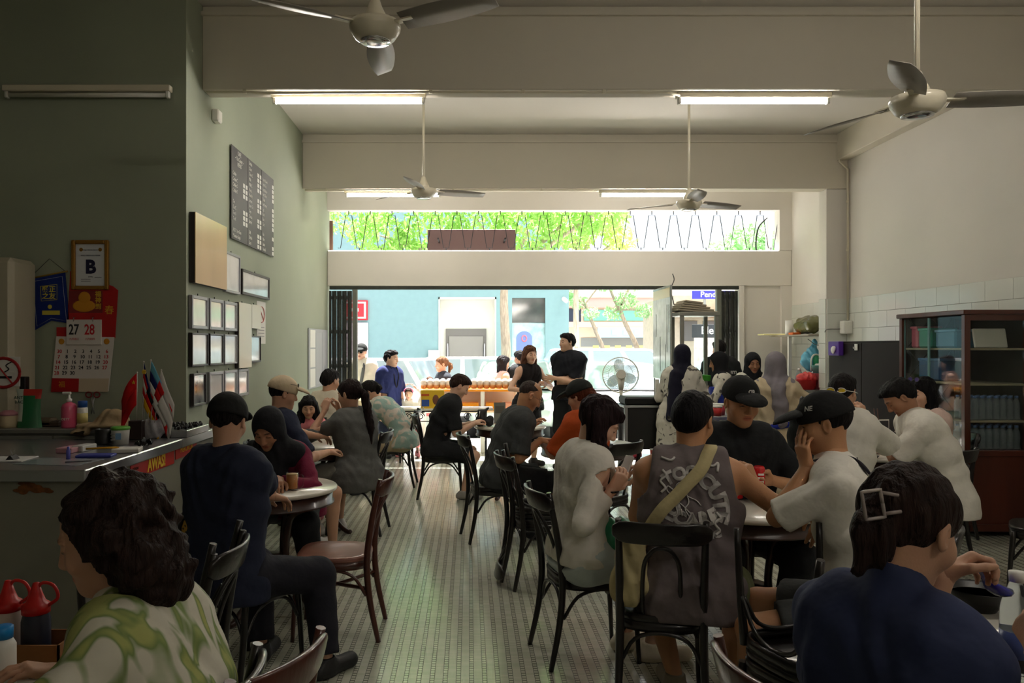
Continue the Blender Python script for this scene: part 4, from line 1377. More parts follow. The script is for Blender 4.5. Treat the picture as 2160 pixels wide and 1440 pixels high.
# tall pale cabinet at the far left with a no-smoking notice
fr = thing('tall_cabinet', 'tall cream cabinet at the far left edge beside the pennant', 'cabinet', (-3.62, 5.52, 1.05))
MB().box(-.45, .463, -.02, .30, 0, 1.17, bev=.03).build('body', mat('cream_cabinet', (188, 180, 158), rough=.45), fr)
MB().box(-.45, .44, -.032, -.02, .03, 1.13, bev=.01).build('door', mat('cream_cabinet', (188, 180, 158)), fr)
ns_ = thing('no_smoking_sign', 'white no-smoking sign with red ring on the cream cabinet', 'sign', (XP(10, 5.48), 5.485, ZP(815, 5.48)))
MB().box(-.30, .105, -.006, 0, 0, .205, bev=.002).build('sheet', M_paper, ns_)
b = MB(); b.tube([(-.01 + .115 * math.cos(t), -.008, .095 + .10 * math.sin(t)) for t in [2 * PI * k / 24 for k in range(25)]], .011, 6, flat=.4)
b.tube([(-.07, -.008, .175), (.055, -.008, .02)], .011, 6, flat=.4); b.build('ring', mat('sign_red', (170, 26, 30)), ns_)
b = MB(); b.box(-.09, .05, -.0085, -.0065, .055, .072); b.tube(curve_pts([(.0, -.0075, .10), (.03, -.0075, .12), (.01, -.0075, .145), (.05, -.0075, .17)], 5), .004, 5); b.build('cigarette_mark', M_black, ns_)

# ------------------------------------------------------------------ counter and back shelf
M_cbody = mat('counter_paint', (128, 126, 112), rough=.55, var=.08, vscale=3)
ct = thing('service_counter', 'stainless topped service counter with stained grey front', 'counter', (-2.6, 4.9, 0))
def cl(x, y, z): return (x + 2.6, y - 4.9, z)
MB().box(-3.4 + 2.6, -1.90 + 2.6, 3.94 - 4.9, 5.27 - 4.9, .93, .99, bev=.006).box(-2.07 + 2.6, -1.90 + 2.6, 5.27 - 4.9, 6.55 - 4.9, .93, .99, bev=.004).build('worktop', M_steel, ct)
MB().box(-3.4 + 2.6, -1.93 + 2.6, 3.98 - 4.9, 5.27 - 4.9, .06, .93).box(-2.07 + 2.6, -1.93 + 2.6, 5.27 - 4.9, 6.5 - 4.9, .06, .93).build('front_panel', M_cbody, ct)
MB().box(-3.4 + 2.6, -1.95 + 2.6, 4.02 - 4.9, 5.25 - 4.9, 0, .06).build('plinth', M_black, ct)
rs = MB()
for k in range(14):
    a = random.Random(k)
    rs.ball((XP(30 + 75 * a.random(), 3.97) + 2.6, 3.979 - 4.9, ZP(1028 - 10 + 20 * a.random(), 3.97)), (.022 + .02 * a.random(), .0015, .008 + .010 * a.random()), 10, 6)
rs.build('rust_patch', mat('rust', (120, 72, 30), rough=.9, var=.4, vscale=30), ct)
aw = thing('warning_banner', 'red banner with yellow AWAS! lettering on the counter side', 'banner', (-1.928, 4.86, .84))
MB().box(0, .004, -.335, .335, 0, .115).build('sheet', mat('banner_red', (176, 28, 22), rough=.5), aw)
M_bny = mat('banner_yellow', (226, 190, 40), rough=.5)
text('lettering', 'AWAS!', .105, M_bny, aw, (.0055, .04, .045), (R(90), 0, R(90)), sx=.85, bold=.004)
text('lettering', 'DILARANG MEROKOK', .022, M_bny, aw, (.0055, -.02, .102), (R(90), 0, R(90)))
text('lettering', 'DENDA\nRM250', .024, mat('banner_dark', (60, 20, 14)), aw, (.0055, -.27, .045), (R(90), 0, R(90)))
bn2 = thing('small_banner', 'smaller red notice behind the AWAS! banner on the counter side', 'banner', (-1.928, 5.42, .86))
MB().box(0, .004, -.2, .2, 0, .10).build('sheet', mat('banner_red', (176, 28, 22)), bn2)
text('lettering', 'MEROKOK', .05, M_bny, bn2, (.0055, 0, .05), (R(90), 0, R(90)))

bs = thing('back_shelf', 'grey laminate drawer unit under the calendar wall', 'drawer unit', (-3.1, 5.6, 0))
MB().box(-1.4, .98, -.30, .24, 1.02, 1.05, bev=.004).build('top', M_greyboard, bs)
MB().box(-1.4, .98, -.28, .24, 0, 1.02).build('body', M_greyboard, bs)
for x0, x1 in ((-.9, -.28), (-.27, .32), (.33, .96)):
    d = MB().box(x0, x1, -.30, -.281, .84, 1.005, bev=.004).build('drawer', mat('drawer_grey', (124, 124, 116), rough=.45), bs)
    if x0 < -.5: MB().lathe([(.0, .0), (.016, 0), (.018, .01), (.0, .012)], 6, M=Matrix.Translation((XP(37, 5.3) + 3.1, -.30, ZP(932, 5.3))) @ Matrix.Rotation(R(90), 4, 'X')).build('lock', M_black, d)

# things on the back shelf
SH = 1.05
def on_shelf(px, D=5.42): return (XP(px, D), D, SH)
po = thing('refill_pouch', 'green and white liquid refill pouch standing on the back shelf', 'pouch', on_shelf(62))
vs_, fs, mi = [], [], []
nu, nv = 14, 12
for sd_ in (-1, 1):
    for v_ in range(nv + 1):
        for u_ in range(nu + 1):
            a, c_ = 2 * u_ / nu - 1, v_ / nv
            vs_.append((a * (.088 - .012 * math.sin(PI * c_)), sd_ * .036 * (1 - a * a) ** .6 * (1 - c_) ** .55, c_ * .262))
for sd_ in (0, 1):
    o0 = sd_ * (nu + 1) * (nv + 1)
    for v_ in range(nv):
        for u_ in range(nu):
            q = o0 + v_ * (nu + 1) + u_
            f_ = (q, q + 1, q + nu + 2, q + nu + 1)
            fs.append(f_ if sd_ == 0 else f_[::-1])
            mi.append(1 if u_ < 4 and v_ > 1 else (2 if v_ > 9 - (u_ > 10) else 0))
mg = mat('pouch_green', (26, 110, 62), rough=.25, coat=.5)
o = MB().add(vs_, fs, True).build('pouch_body', [mg, mat('pouch_white', (206, 214, 202), rough=.3, coat=.4), mat('pouch_red', (190, 44, 36), rough=.3, coat=.4)], po, fix=False)
o.data.polygons.foreach_set('material_index', mi)
text('lettering', 'ANTI\nBAC', .03, mat('pouch_ink', (30, 60, 44)), po, (-.052, -.034, .19))
def bottle(name, label, loc, prof, m, capprof=None, mc=None, cat='bottle', lab=None, ml=None, n=18):
    t_ = thing(name, label, cat, loc)
    bo = MB().lathe(prof, n).build('bottle_body', m, t_)
    if lab: MB().lathe(lab, n).build('label_band', ml, bo)
    if capprof: MB().lathe(capprof, n).build('cap', mc, t_)
    return t_
pk = bottle('pump_bottle', 'pink liquid soap bottle with white pump', on_shelf(146), [(.001, 0), (.048, 0), (.05, .01), (.05, .14), (.042, .16), (.016, .172), (.014, .18)], mat('soap_pink', (226, 92, 128), rough=.15, coat=.4),
            [(.018, .175), (.018, .195), (.008, .20), (.006, .235), (.001, .236)], M_whiteplastic)
MB().box(-.045, .012, -.010, .010, .225, .243, bev=.004).build('pump_head', M_whiteplastic, pk)
text('lettering', 'DETT', .022, M_whiteplastic, pk, (0, -.0515, .06))
bottle('lotion_bottle', 'white lotion bottle with blue cap next to pink soap', on_shelf(174), [(.001, 0), (.032, 0), (.034, .008), (.034, .13), (.03, .14)], M_whiteplastic, [(.031, .138), (.031, .178), (.028, .182), (.001, .182)], mat('cap_blue', (30, 84, 160), rough=.35), lab=[(.0345, .03), (.0345, .10)], ml=mat('lotion_label', (206, 190, 120)))
bw = thing('lidded_pot', 'pink and cream lidded plastic pot left of the green pouch', 'pot', on_shelf(18))
MB().lathe([(.001, 0), (.05, 0), (.056, .02), (.056, .085)], 18).build('pot', mat('pot_cream', (206, 186, 150), rough=.4), bw)
MB().lathe([(.058, .083), (.058, .1), (.03, .118), (.001, .12)], 18).build('lid', mat('pot_pink', (190, 130, 140), rough=.4), bw)
ht = thing('cloth_hat', 'crumpled beige cloth hat lying on the back shelf', 'hat', (XP(225, 5.33), 5.36, SH))
F = Field((-.22, -.14, -.08), (.2, .14, .2), .008)
w_ = wrinkle(.005, 5)
F.ell((.02, .02, .06), (.10, .09, .07), k=.03, wr=w_).ell((-.04, -.02, .022), (.17, .10, .022), k=.05, wr=w_).ell((-.15, -.10, -.02), (.06, .05, .02), k=.04, wr=w_)
V, Q = F.mesh(); npmesh('hat_body', V, Q, fabric('hat_beige', (150, 128, 96)), ht)
for i, (px, h_, cl_, lb) in enumerate(((95, .06, (92, 78, 58), 'flat brown paper bag slumped behind the pouch'), (112, .04, (70, 56, 44), 'dark folded leather case beside the paper bag'))):
    bg_ = thing('flat_pouch', lb, 'pouch', on_shelf(px, 5.5))
    MB().box(-.07, .07, -.05, .05, 0, h_, bev=.015).build('body', mat('pouch_%d' % i, cl_, rough=.7), bg_)
bx = thing('black_box', 'dark upright box behind the green pouch', 'box', on_shelf(40, 5.62))
MB().box(-.06, .06, -.03, .03, 0, .34, bev=.005).build('box_body', M_black, bx)
bx = thing('pink_folder', 'pink folder leaning behind the green pouch', 'folder', on_shelf(30, 5.68))
MB().box(-.06, .10, -.01, .01, 0, .285, bev=.003).build('cover', mat('folder_pink', (150, 84, 100), rough=.5), bx)
sc_ = thing('scissors', 'red handled scissors hanging below the calendar', 'scissors', (AX(195), 5.835, AZ(872)))
MB().tube([(0, 0, 0), (.02, 0, .12)], [.003, .006], 6).tube([(.02, 0, 0), (.0, 0, .12)], [.003, .006], 6).build('blade', M_steel, sc_)
MB().tube([(-.02 + .022 * math.cos(t), 0, .14 + .02 * math.sin(t)) for t in [2 * PI * k / 12 for k in range(13)]], .005, 6).tube([(.04 + .022 * math.cos(t), 0, .14 + .02 * math.sin(t)) for t in [2 * PI * k / 12 for k in range(13)]], .005, 6).build('handle', mat('dark_red_plastic', (130, 30, 34)), sc_)

# things on the counter
CT = .99
def on_ct(px, D): return (XP(px, D), D, CT)
cu = thing('black_pot', 'black metal pot on the counter beside the green lidded tub', 'pot', on_ct(219, 5.0))
MB().lathe([(.001, .002), (.048, 0), (.052, .01), (.052, .095), (.048, .095), (.046, .02), (.001, .018)], 20).build('pot_body', M_black, cu)
tb_ = thing('wipes_tub', 'white tub with green lid and printed label on the counter', 'tub', on_ct(254, 4.98))
MB().lathe([(.001, 0), (.048, 0), (.054, .09), (.054, .095)], 20).build('tub_body', M_whiteplastic, tb_)
MB().lathe([(.057, .092), (.057, .108), (.05, .112), (.001, .112)], 20).build('lid', mat('lid_green', (96, 166, 60), rough=.4), tb_)
MB().box(-.008, .026, -.0535, -.049, .035, .075).build('label_panel', mat('label_blue', (120, 160, 196)), tb_)
for k in range(3): MB().box(-.038, -.012, -.0535, -.048, .03 + .018 * k, .036 + .018 * k).build('print_line', mat('grey_print_ink', (150, 148, 150)), tb_)
# flags in a dark holder
M_holder = mat('holder_brown', (44, 28, 24), rough=.5)
fh = thing('flag_holder', 'dark wooden block holding small table flags', 'flag holder', (XP(290, 5.25), 5.25, CT))
MB().box(-.045, .045, -.04, .04, 0, .125, bev=.004).build('block', M_holder, fh)
def flag(label, px0, base, top, cols, wdt, drop, lean):
    """small drooping table flag on a stick; cols = stripes from the hoist edge downwards"""
    f = thing('table_flag', label, 'flag', (XP(px0, 5.25), 5.25, CT + .11), 0, 'small national flags on the counter')
    hgt = top
    tip = Vector((lean, 0, hgt))
    MB().tube([(0, 0, 0), tip], .003, 6).ball(tip, .006, 8, 6).build('stick', mat('stick_white', (190, 186, 176), rough=.4), f)
    nst = len(cols)
    for i, cc in enumerate(cols):
        vs_, fs = [], []
        nu, nv = 3, 9
        for v_ in range(nv + 1):
            fv = v_ / nv
            for u_ in range(nu + 1):
                fu = (i + u_ / nu) / nst
                p0 = tip * (1 - .72 * fu * .9)
                d_ = Vector((1.55 * wdt * fv, -.03 * math.sin(fv * 4 + fu * 2) * (fv + .2), -drop * fv * (.6 + .4 * fv)))
                vs_.append(p0 + d_)
        for v_ in range(nv):
            for u_ in range(nu):
                a = v_ * (nu + 1) + u_
                fs.append((a, a + 1, a + nu + 2, a + nu + 1))
        o = MB().add(vs_, fs, True).build('cloth_stripe', fabric('flag_%d_%d_%d' % cc, cc, bump=.1), f)
        sm = o.modifiers.new('thick', 'SOLIDIFY'); sm.thickness = .0015
    return f
RED, YEL, WHT, NVY, LBL, BLK = (200, 26, 26), (214, 160, 24), (214, 210, 204), (28, 34, 92), (100, 170, 196), (24, 24, 26)
f1 = flag('red table flag with a yellow star, drooping at left of the bunch', 288, 0, .33, [RED, RED], -.075, .19, .004)
MB().prism([(.013 * math.cos(R(90 + 36 * k)) * (1 if k % 2 == 0 else .42), .013 * math.sin(R(90 + 36 * k)) * (1 if k % 2 == 0 else .42)) for k in range(10)], -.014, -.008, M=Matrix.Translation((-.012, -.008, .265))).build('star', mat('star_yellow', (220, 180, 40)), f1)
f2 = flag('navy table flag with yellow crescent and striped fly', 300, 0, .40, [NVY, RED, WHT, RED, WHT], .045, .30, .01)
MB().prism([(.018 * math.cos(R(90 + 18 * k)) * (1 if k % 2 == 0 else .55), .018 * math.sin(R(90 + 18 * k)) * (1 if k % 2 == 0 else .55)) for k in range(20)], -.016, -.010, M=Matrix.Translation((.022, -.012, .335))).build('emblem', mat('star_yellow', (220, 180, 40)), f2)
flag('black, red and gold table flag hanging low in the bunch', 303, 0, .30, [BLK, RED, YEL], .055, .26, .008)
flag('light blue, white and red table flag at the top of the bunch', 312, 0, .41, [LBL, NVY, WHT, RED], .07, .24, .02)
flag('red and white table flag at right of the bunch', 318, 0, .34, [RED, RED, WHT], .065, .26, .03)
flag('white table flag with dark print at right end of the bunch', 326, 0, .345, [WHT, WHT], .05, .23, .045)
pb = thing('paper_bag', 'crumpled grey plastic bag on the counter right of the flags', 'bag', on_ct(322, 5.3))
F = Field((-.12, -.08, -.01), (.12, .08, .17), .006); w_ = wrinkle(.006, 31)
F.ell((0, 0, .06), (.085, .05, .075), k=.02, wr=w_).ell((.02, 0, .11), (.05, .03, .05), k=.03, wr=w_).cutp((0, 0, 0), (0, 0, -1))
V, Q = F.mesh(); npmesh('bag_body', V, Q, mat('bag_grey', (170, 166, 170), rough=.4, bump=.3, bscale=30), pb)
tr = thing('cash_tray', 'low black and steel tray filled with small dark pieces at counter end', 'tray', on_ct(385, 5.55))
MB().box(-.11, .11, -.22, .22, 0, .05, bev=.004).build('tray_body', M_steel, tr)
MB().box(-.11, .0, -.225, -.215, .0, .07).build('tray_end', M_black, tr)
b = MB()
for k in range(90):
    a = random.Random(k + 300); b.ball((a.uniform(-.10, .10), a.uniform(-.21, .21), .055 + .01 * a.random()), .011, 6, 4)
tag(b.build('small_pieces', mat('dark_pieces', (40, 38, 38), rough=.3, metal=.5), tr), kind='stuff')
def slab(name, label, cat, px, py, D, sx, sy, h, colr, rz=0, z=None, mname=None, rough=.6):
    t_ = thing(name, label, cat, (XP(px, D), D, CT if z is None else z), rz)
    MB().box(-sx / 2, sx / 2, -sy / 2, sy / 2, 0, h, bev=min(.004, h * .3)).build('sheets', mat(mname or 'slab_%d_%d_%d' % colr, colr, rough=rough), t_)
    return t_
slab('receipt_stack', 'stack of white receipts beside the yellow pencil', 'papers', 268, 940, 4.62, .15, .13, .024, (206, 202, 194), 12)
slab('pink_leaflets', 'pile of pink leaflets in the middle of the counter', 'leaflets', 150, 945, 4.62, .10, .14, .03, (190, 140, 150), -8)
slab('white_leaflets', 'pile of white printed leaflets beside the pink pile', 'leaflets', 178, 942, 4.68, .07, .14, .035, (196, 194, 190), -8)
slab('blue_notebook', 'blue notebook lying open near the counter corner', 'notebook', 203, 955, 4.42, .19, .10, .014, (44, 54, 140), 6)
slab('clear_folder', 'clear plastic sheet spread on the near end of counter', 'folder', 125, 972, 4.22, .36, .24, .003, (150, 156, 160), -10, rough=.12)
slab('loose_papers', 'loose white papers under a black binder clip', 'papers', 15, 968, 4.3, .24, .2, .006, (206, 204, 200), 5)
bc = thing('binder_clip', 'black binder clip standing on the loose papers', 'clip', (XP(27, 4.28), 4.28, CT + .006))
MB().prism([(-.022, 0), (.022, 0), (.004, .022), (-.004, .022)], -.03, .03).build('clip_body', M_black, bc)
MB().tube([(-.004, 0, .022), (-.012, 0, .05), (.008, 0, .052), (.004, 0, .022)], .0015, 5).build('clip_arm', M_steel, bc)
pc = thing('yellow_pencil', 'yellow pencil lying on the counter papers', 'pencil', (XP(222, 4.6), 4.55, CT + .026), 20)
MB().tube([(-.08, 0, .005), (.08, 0, .005), (.095, 0, .005)], [.006, .006, .001], 6).build('shaft', mat('pencil_yellow', (224, 164, 30), rough=.4), pc)
pc = thing('blue_marker', 'small blue marker standing on the clear sheet', 'marker', on_ct(144, 4.3))
MB().lathe([(.001, 0), (.011, 0), (.011, .05), (.007, .055), (.007, .07), (.001, .071)], 10).build('barrel', mat('marker_blue', (80, 80, 170), rough=.4), pc)
pc = thing('grey_pen', 'grey pen lying on the clear sheet', 'pen', (XP(168, 4.2), 4.18, CT + .004), 25)
MB().tube([(-.06, 0, .004), (.06, 0, .004), (.07, 0, .004)], [.004, .004, .001], 6).build('barrel', mat('pen_grey', (90, 90, 94)), pc)
sk_ = thing('binder_clips_pile', 'dark heap of binder clips in front of the grey bag', 'clips', on_ct(305, 4.85))
b = MB()
for k in range(16):
    a = random.Random(k + 40); M_ = Matrix.Translation((a.uniform(-.045, .045), a.uniform(-.04, .04), .012 + .03 * a.random())) @ Matrix.Rotation(a.uniform(0, 6), 4, 'Z') @ Matrix.Rotation(a.uniform(-1, 1), 4, 'X')
    b.prism([(-.014, 0), (.014, 0), (.003, .016), (-.003, .016)], -.016, .016, M=M_)
tag(b.build('clips', M_black, sk_), kind='stuff')
# ------------------------------------------------------------------ bentwood chairs and marble tables
def chair(label, x, y, rz, wood=None, seat_m=None, xstretch=False, cane=False, group='bentwood chairs', sc=1.0, tall=.88):
    c = thing('dining_chair', label, 'chair', (x, y, 0), rz, group)
    c.scale = (sc, sc, 1)
    w = wood or M_bent
    n = 22
    vs_, fs = [], []
    def outl(f):
        out = []
        for k in range(n):
            a = 2 * PI * k / n
            cx_, sy = math.cos(a), math.sin(a)
            ex = .62
            px = math.copysign(abs(cx_) ** ex, cx_) * (.200 + .016 * sy) * f
            py = math.copysign(abs(sy) ** ex, sy) * .205 * f
            out.append((px, py))
        return out
    prof = [(.97, .425), (1.0, .432), (1.0, .448), (.97, .456), (.80, .450), (.4, .446), (.001, .445)]
    for f, z in prof:
        for px, py in outl(f): vs_.append((px, py, z))
    for i in range(len(prof) - 1):
        for k in range(n): fs.append((i * n + k, i * n + (k + 1) % n, (i + 1) * n + (k + 1) % n, (i + 1) * n + k))
    fs.append(tuple(range(n))[::-1])
    MB().add(vs_, fs, True).build('seat', (M_cane if cane else (seat_m or w)), c)
    vs_, fs = [], []
    for f, z in ((.93, .385), (.985, .385), (.985, .428), (.93, .428)):
        for px, py in outl(f): vs_.append((px, py, z))
    for i in range(4):
        for k in range(n): fs.append((i * n + k, i * n + (k + 1) % n, ((i + 1) % 4) * n + (k + 1) % n, ((i + 1) % 4) * n + k))
    MB().add(vs_, fs, True).build('seat_rim', w, c)
    for sx in (-1, 1):
        if not cane:
            pts = curve_pts([(sx * .185, -.262, 0), (sx * .176, -.215, .22), (sx * .172, -.198, .43), (sx * .174, -.225, .65), (sx * .178, -.272, tall)], 4)
            MB().tube(pts, [.0135 + .005 * math.sin(PI * i / (len(pts) - 1)) for i in range(len(pts))], 8).build('rear_leg', w, c)
        else:
            pts = curve_pts([(sx * .185, -.250, 0), (sx * .176, -.205, .22), (sx * .172, -.185, .43)], 4)
            MB().tube(pts, .016, 8).build('rear_leg', w, c)
        MB().tube(curve_pts([(sx * .182, .205, 0), (sx * .176, .190, .25), (sx * .168, .175, .43)], 4), [.0115 + .0008 * i for i in range(9)], 8).build('front_leg', w, c)
        MB().tube(curve_pts([(sx * .178, -.195, .25), (sx * .178, -.12, .355), (sx * .178, 0, .385), (sx * .178, .10, .355), (sx * .178, .178, .25)], 4), .009, 6).build('brace', w, c)
    for sy in ((-.198, .178) if not xstretch else (.178,)):
        MB().tube(curve_pts([(-.170, sy, .25), (-.11, sy, .355), (0, sy, .385), (.11, sy, .355), (.170, sy, .25)], 4), .009, 6).build('brace', w, c)
    if xstretch:
        for sx in (-1, 1):
            MB().tube(curve_pts([(sx * .172, -.205, .285), (0, -.012, .262), (-sx * .174, .186, .255)], 4), .011, 6).build('stretcher', w, c)
    if not cane:
        # curved top rail
        vs_, fs = [], []
        m = 14
        for i in range(m + 1):
            a = -1 + 2 * i / m
            xx = a * .205
            yy = -.262 - .050 * (1 - a * a)
            hh = .048 * (1 - .55 * max(0, abs(a) - .82) / .18)
            for dy, dz in ((-.011, -hh), (.011, -hh), (.011, hh), (-.011, hh)):
                vs_.append((xx, yy + dy + .012 * dz / .05 * -1, tall - .052 + dz))
        for i in range(m):
            for k in range(4): fs.append((i * 4 + k, i * 4 + (k + 1) % 4, (i + 1) * 4 + (k + 1) % 4, (i + 1) * 4 + k))
        fs += [(0, 1, 2, 3), (m * 4 + 3, m * 4 + 2, m * 4 + 1, m * 4)]
        o = MB().add(vs_, fs, True).build('top_rail', w, c)
        bv = o.modifiers.new('soft', 'BEVEL'); bv.width = .008; bv.segments = 2; bv.limit_method = 'ANGLE'
        lp = [(-.078, -.175, .44), (-.078, -.215, .60), (-.068, -.255, .70), (-.035, -.283, .755), (0, -.290, .768), (.035, -.283, .755), (.068, -.255, .70), (.078, -.215, .60), (.078, -.175, .44)]
        MB().tube(curve_pts(lp, 4), .0095, 8).build('back_loop', w, c)
    else:
        # oval bent frame with a woven cane panel
        ring = [(.195 * math.cos(t), -.215 - .06 * (.5 + .5 * math.sin(t)), .665 + .20 * math.sin(t)) for t in [2 * PI * k / 28 for k in range(29)]]
        MB().tube(ring, .016, 8, cap=False).build('back_frame', w, c)
        vs_ = [Vector((0, -.245, .665))] + [Vector((p[0] * .93, p[1], .665 + (p[2] - .665) * .93)) for p in ring[:-1]]
        MB().add(vs_, [(0, 1 + k, 1 + (k + 1) % 28) for k in range(28)]).build('cane_panel', M_cane, c)
        for sx in (-1, 1): MB().tube([(sx * .12, -.20, .43), (sx * .13, -.222, .53)], .013, 8).build('back_post', w, c)
    return c

# woven cane: a yellow weave with small holes showing the dark behind
M_cane = mat('woven_cane', (176, 128, 36), rough=.5)
t, b = nodes_of(M_cane)
tc = t.nodes.new('ShaderNodeTexCoord'); mp = t.nodes.new('ShaderNodeMapping'); mp.inputs['Rotation'].default_value = (0, R(45), 0); mp.inputs['Scale'].default_value = (46, 0, 46)
vo = t.nodes.new('ShaderNodeTexVoronoi'); vo.inputs['Randomness'].default_value = 0; vo.inputs['Scale'].default_value = 1
rp = t.nodes.new('ShaderNodeValToRGB'); rp.color_ramp.elements[0].position = .20; rp.color_ramp.elements[1].position = .28
rp.color_ramp.elements[0].color = lin((40, 26, 12)); rp.color_ramp.elements[1].color = lin((182, 134, 40))
t.links.new(tc.outputs['Object'], mp.inputs[0]); t.links.new(mp.outputs[0], vo.inputs['Vector']); t.links.new(vo.outputs['Distance'], rp.inputs[0]); t.links.new(rp.outputs[0], b.inputs['Base Color'])

def flip(label, x, y, rz):
    c = chair(label, x, y, rz)
    c.rotation_euler = (PI, 0, R(rz)); c.location.z = .915
    return c
def table(label, x, y, r=.39, h=.75, rz=20):
    t_ = thing('marble_table', label, 'table', (x, y, 0), rz, 'round marble tables')
    MB().lathe([(.001, h - .026), (r - .010, h - .026), (r, h - .018), (r, h - .006), (r - .006, h), (.001, h)], 48).build('marble_top', M_marble, t_)
    MB().lathe([(r - .05, h - .026), (r - .028, h - .026), (r - .028, h - .088), (r - .018, h - .092), (r - .018, h - .102), (r - .05, h - .102)], 44).build('apron', M_apron, t_)
    MB().lathe([(.001, .30), (.09, .30), (.10, .31), (.10, .33), (.001, .335)], 20).build('hub', M_apron, t_)
    for k in range(4):
        Mx = Matrix.Rotation(R(45 + 90 * k), 4, 'Z')
        pts = curve_pts([(.30, 0, h - .09), (.155, 0, h - .16), (.115, 0, .50), (.10, 0, .33), (.15, 0, .20), (.27, 0, .065), (.35, 0, .018), (.385, 0, .022)], 4)
        MB().tube(pts, [.021] * (len(pts) - 1) + [.015], 8, M=Mx).build('leg', M_apron, t_)
    return t_
T1 = table('round marble table with the glass mug, by the service counter', -1.2, 4.86)
T2 = table('round marble table between beige capped man and grey shirted woman', -1.36, 6.97)
T3 = table('round marble table half hidden before the paper notice board', -1.5, 9.25)
T4 = table('round marble table with the black bag and menu stand', .44, 8.62)
T5 = table('round marble table between bald man and orange shirted woman', 1.03, 7.0, .42)
T6 = table('round marble table with drink cans between the three men', 1.50, 4.28, .40)
T7 = table('round marble table beside the wooden cabinets at right', 3.22, 6.38)
T8 = table('marble table at the lower right corner with water bottle', 1.97, 2.40, .42)
T9 = table('marble table at the lower left corner with sauce bottles', -1.50, 1.95, .42)

chair('empty reddish wooden chair with worn pale seat facing the mug table', -.755, 4.50, 90, M_brownwood, M_seatwood, True, group=None)
chair('oval cane backed chair with yellow weave under the navy shirted man', -1.10, 3.93, -28, cane=True, group=None)
chair('black bentwood chair behind the curly haired woman carrying an overturned chair', -1.16, 2.95, 90)
flip('overturned black bentwood chair, legs up, behind the curly haired woman', -1.16, 2.95, -88)
chair('black bentwood chair holding the curly haired woman', -.80, 1.78, 85)
chair('black bentwood chair under the beige capped man', -1.40, 6.14, -68)
chair('black bentwood chair under the woman with the long ponytail', -.99, 6.92, 84)
chair('black bentwood chair under the girl in pink', -1.52, 7.66, 180)
chair('black bentwood chair under the man in cream shirt by the notice board', -1.46, 8.50, -15)
chair('black bentwood chair under the woman in green patterned shirt', -.88, 9.22, 88)
chair('black bentwood chair under the young man in black tee', -.29, 8.52, -88)
chair('black bentwood chair under the balding man in grey tee', .22, 6.68, -78)
chair('black bentwood chair under the woman in orange', 1.02, 6.25, 40)
chair('black bentwood chair under the woman in white cardigan', .62, 4.16, -78)
chair('black bentwood chair under the man in grey tank top', .855, 3.57, -12)
chair('black bentwood chair behind the white cardigan woman carrying an overturned chair', .50, 5.45, -75)
flip('overturned black bentwood chair, legs up, behind the white cardigan woman', .50, 5.45, 85)
chair('empty black bentwood chair right of the balding man table', 1.72, 7.05, 80)
chair('black bentwood chair under the man in black cap facing camera', 1.52, 5.0, 180)
chair('black bentwood chair under the man with strap on white tee', 1.70, 3.36, 68)
chair('black bentwood chair under the man with yellow sunglasses', 2.55, 5.52, -38)
chair('black bentwood chair under the white shirted man at cabinets', 3.35, 5.86, 32)
chair('black bentwood chair under the woman with raised sunglasses', 3.92, 6.72, 105)
chair('brown wooden chair under the woman in navy polo', .92, 1.86, -80, M_brownwood, group=None)
chair('black bentwood chair beside the tank top man carrying an overturned chair', 1.24, 2.86, 20)
flip('overturned black bentwood chair, legs up, beside the tank top man', 1.24, 2.86, -165)
chair('empty black bentwood chair close to the glass cabinet', 3.70, 5.10, 55)
chair('brown wooden chair at the bottom edge left of the aisle', -.70, 1.98, 68, M_brownwood, group=None)
chair('brown wooden chair cut by the right picture edge', 4.35, 5.45, 90, M_brownwood, group=None)
chair('black bentwood chair under the unseen diner with grey sleeve', 1.24, 1.12, 12)

# ------------------------------------------------------------------ things on the tables
M_tea = mat('milk_tea', (206, 140, 82), rough=.2)
b = nodes_of(M_tea)[1]; b.inputs['Subsurface Weight'].default_value = 1; b.inputs['Subsurface Radius'].default_value = (1, .6, .35); b.inputs['Subsurface Scale'].default_value = .06
mg = thing('glass_mug', 'glass mug of milky tea on the marble table', 'mug', (XP(616, 4.72), 4.72, .75))
MB().lathe([(.001, .0), (.034, 0), (.036, .006), (.037, .105), (.034, .105), (.032, .012), (.001, .011)], 24).tube(curve_pts([(.035, 0, .09), (.062, 0, .085), (.066, 0, .05), (.058, 0, .022), (.034, 0, .018)], 4), .005, 8).build('glass', M_pane, mg)
MB().lathe([(.001, .012), (.0315, .012), (.0335, .095), (.001, .095)], 22).build('tea', M_tea, mg)
MB().lathe([(.001, .0952), (.0330, .0952), (.0330, .0985), (.001, .099)], 22).build('foam', mat('tea_foam', (206, 166, 116), rough=.6), mg)
def can(label, loc, tall=.115, r=.031):
    c = thing('drink_can', label, 'can', loc)
    MB().lathe([(.001, .004), (r * .75, 0), (r, .010), (r, tall - .012), (r * .83, tall), (r * .80, tall - .003)], 22).build('can_body', mat('can_red', (206, 20, 26), rough=.25, coat=.4), c)
    MB().lathe([(.001, tall - .004), (r * .8, tall - .004)], 20).build('can_top', M_steel, c)
    for k in range(3): MB().box(-r * .5, r * .5, -r - .0015, -r + .006, .03 + .02 * k, .04 + .02 * k).build('white_band', mat('can_white', (232, 226, 222)), c)
    return c
can('red drink can held by the man in black cap', (XP(1601, 4.30), 4.30, .84))
can('second red drink can behind the held one', (XP(1560, 4.42), 4.45, .75))
ck = can('tall red drink can with straw before the bowing man', (XP(1873, 6.25), 6.20, .75), .15, .030)
MB().tube([(.005, 0, .10), (.012, 0, .20), (.035, 0, .235)], .0035, 6).build('straw', M_black, ck)
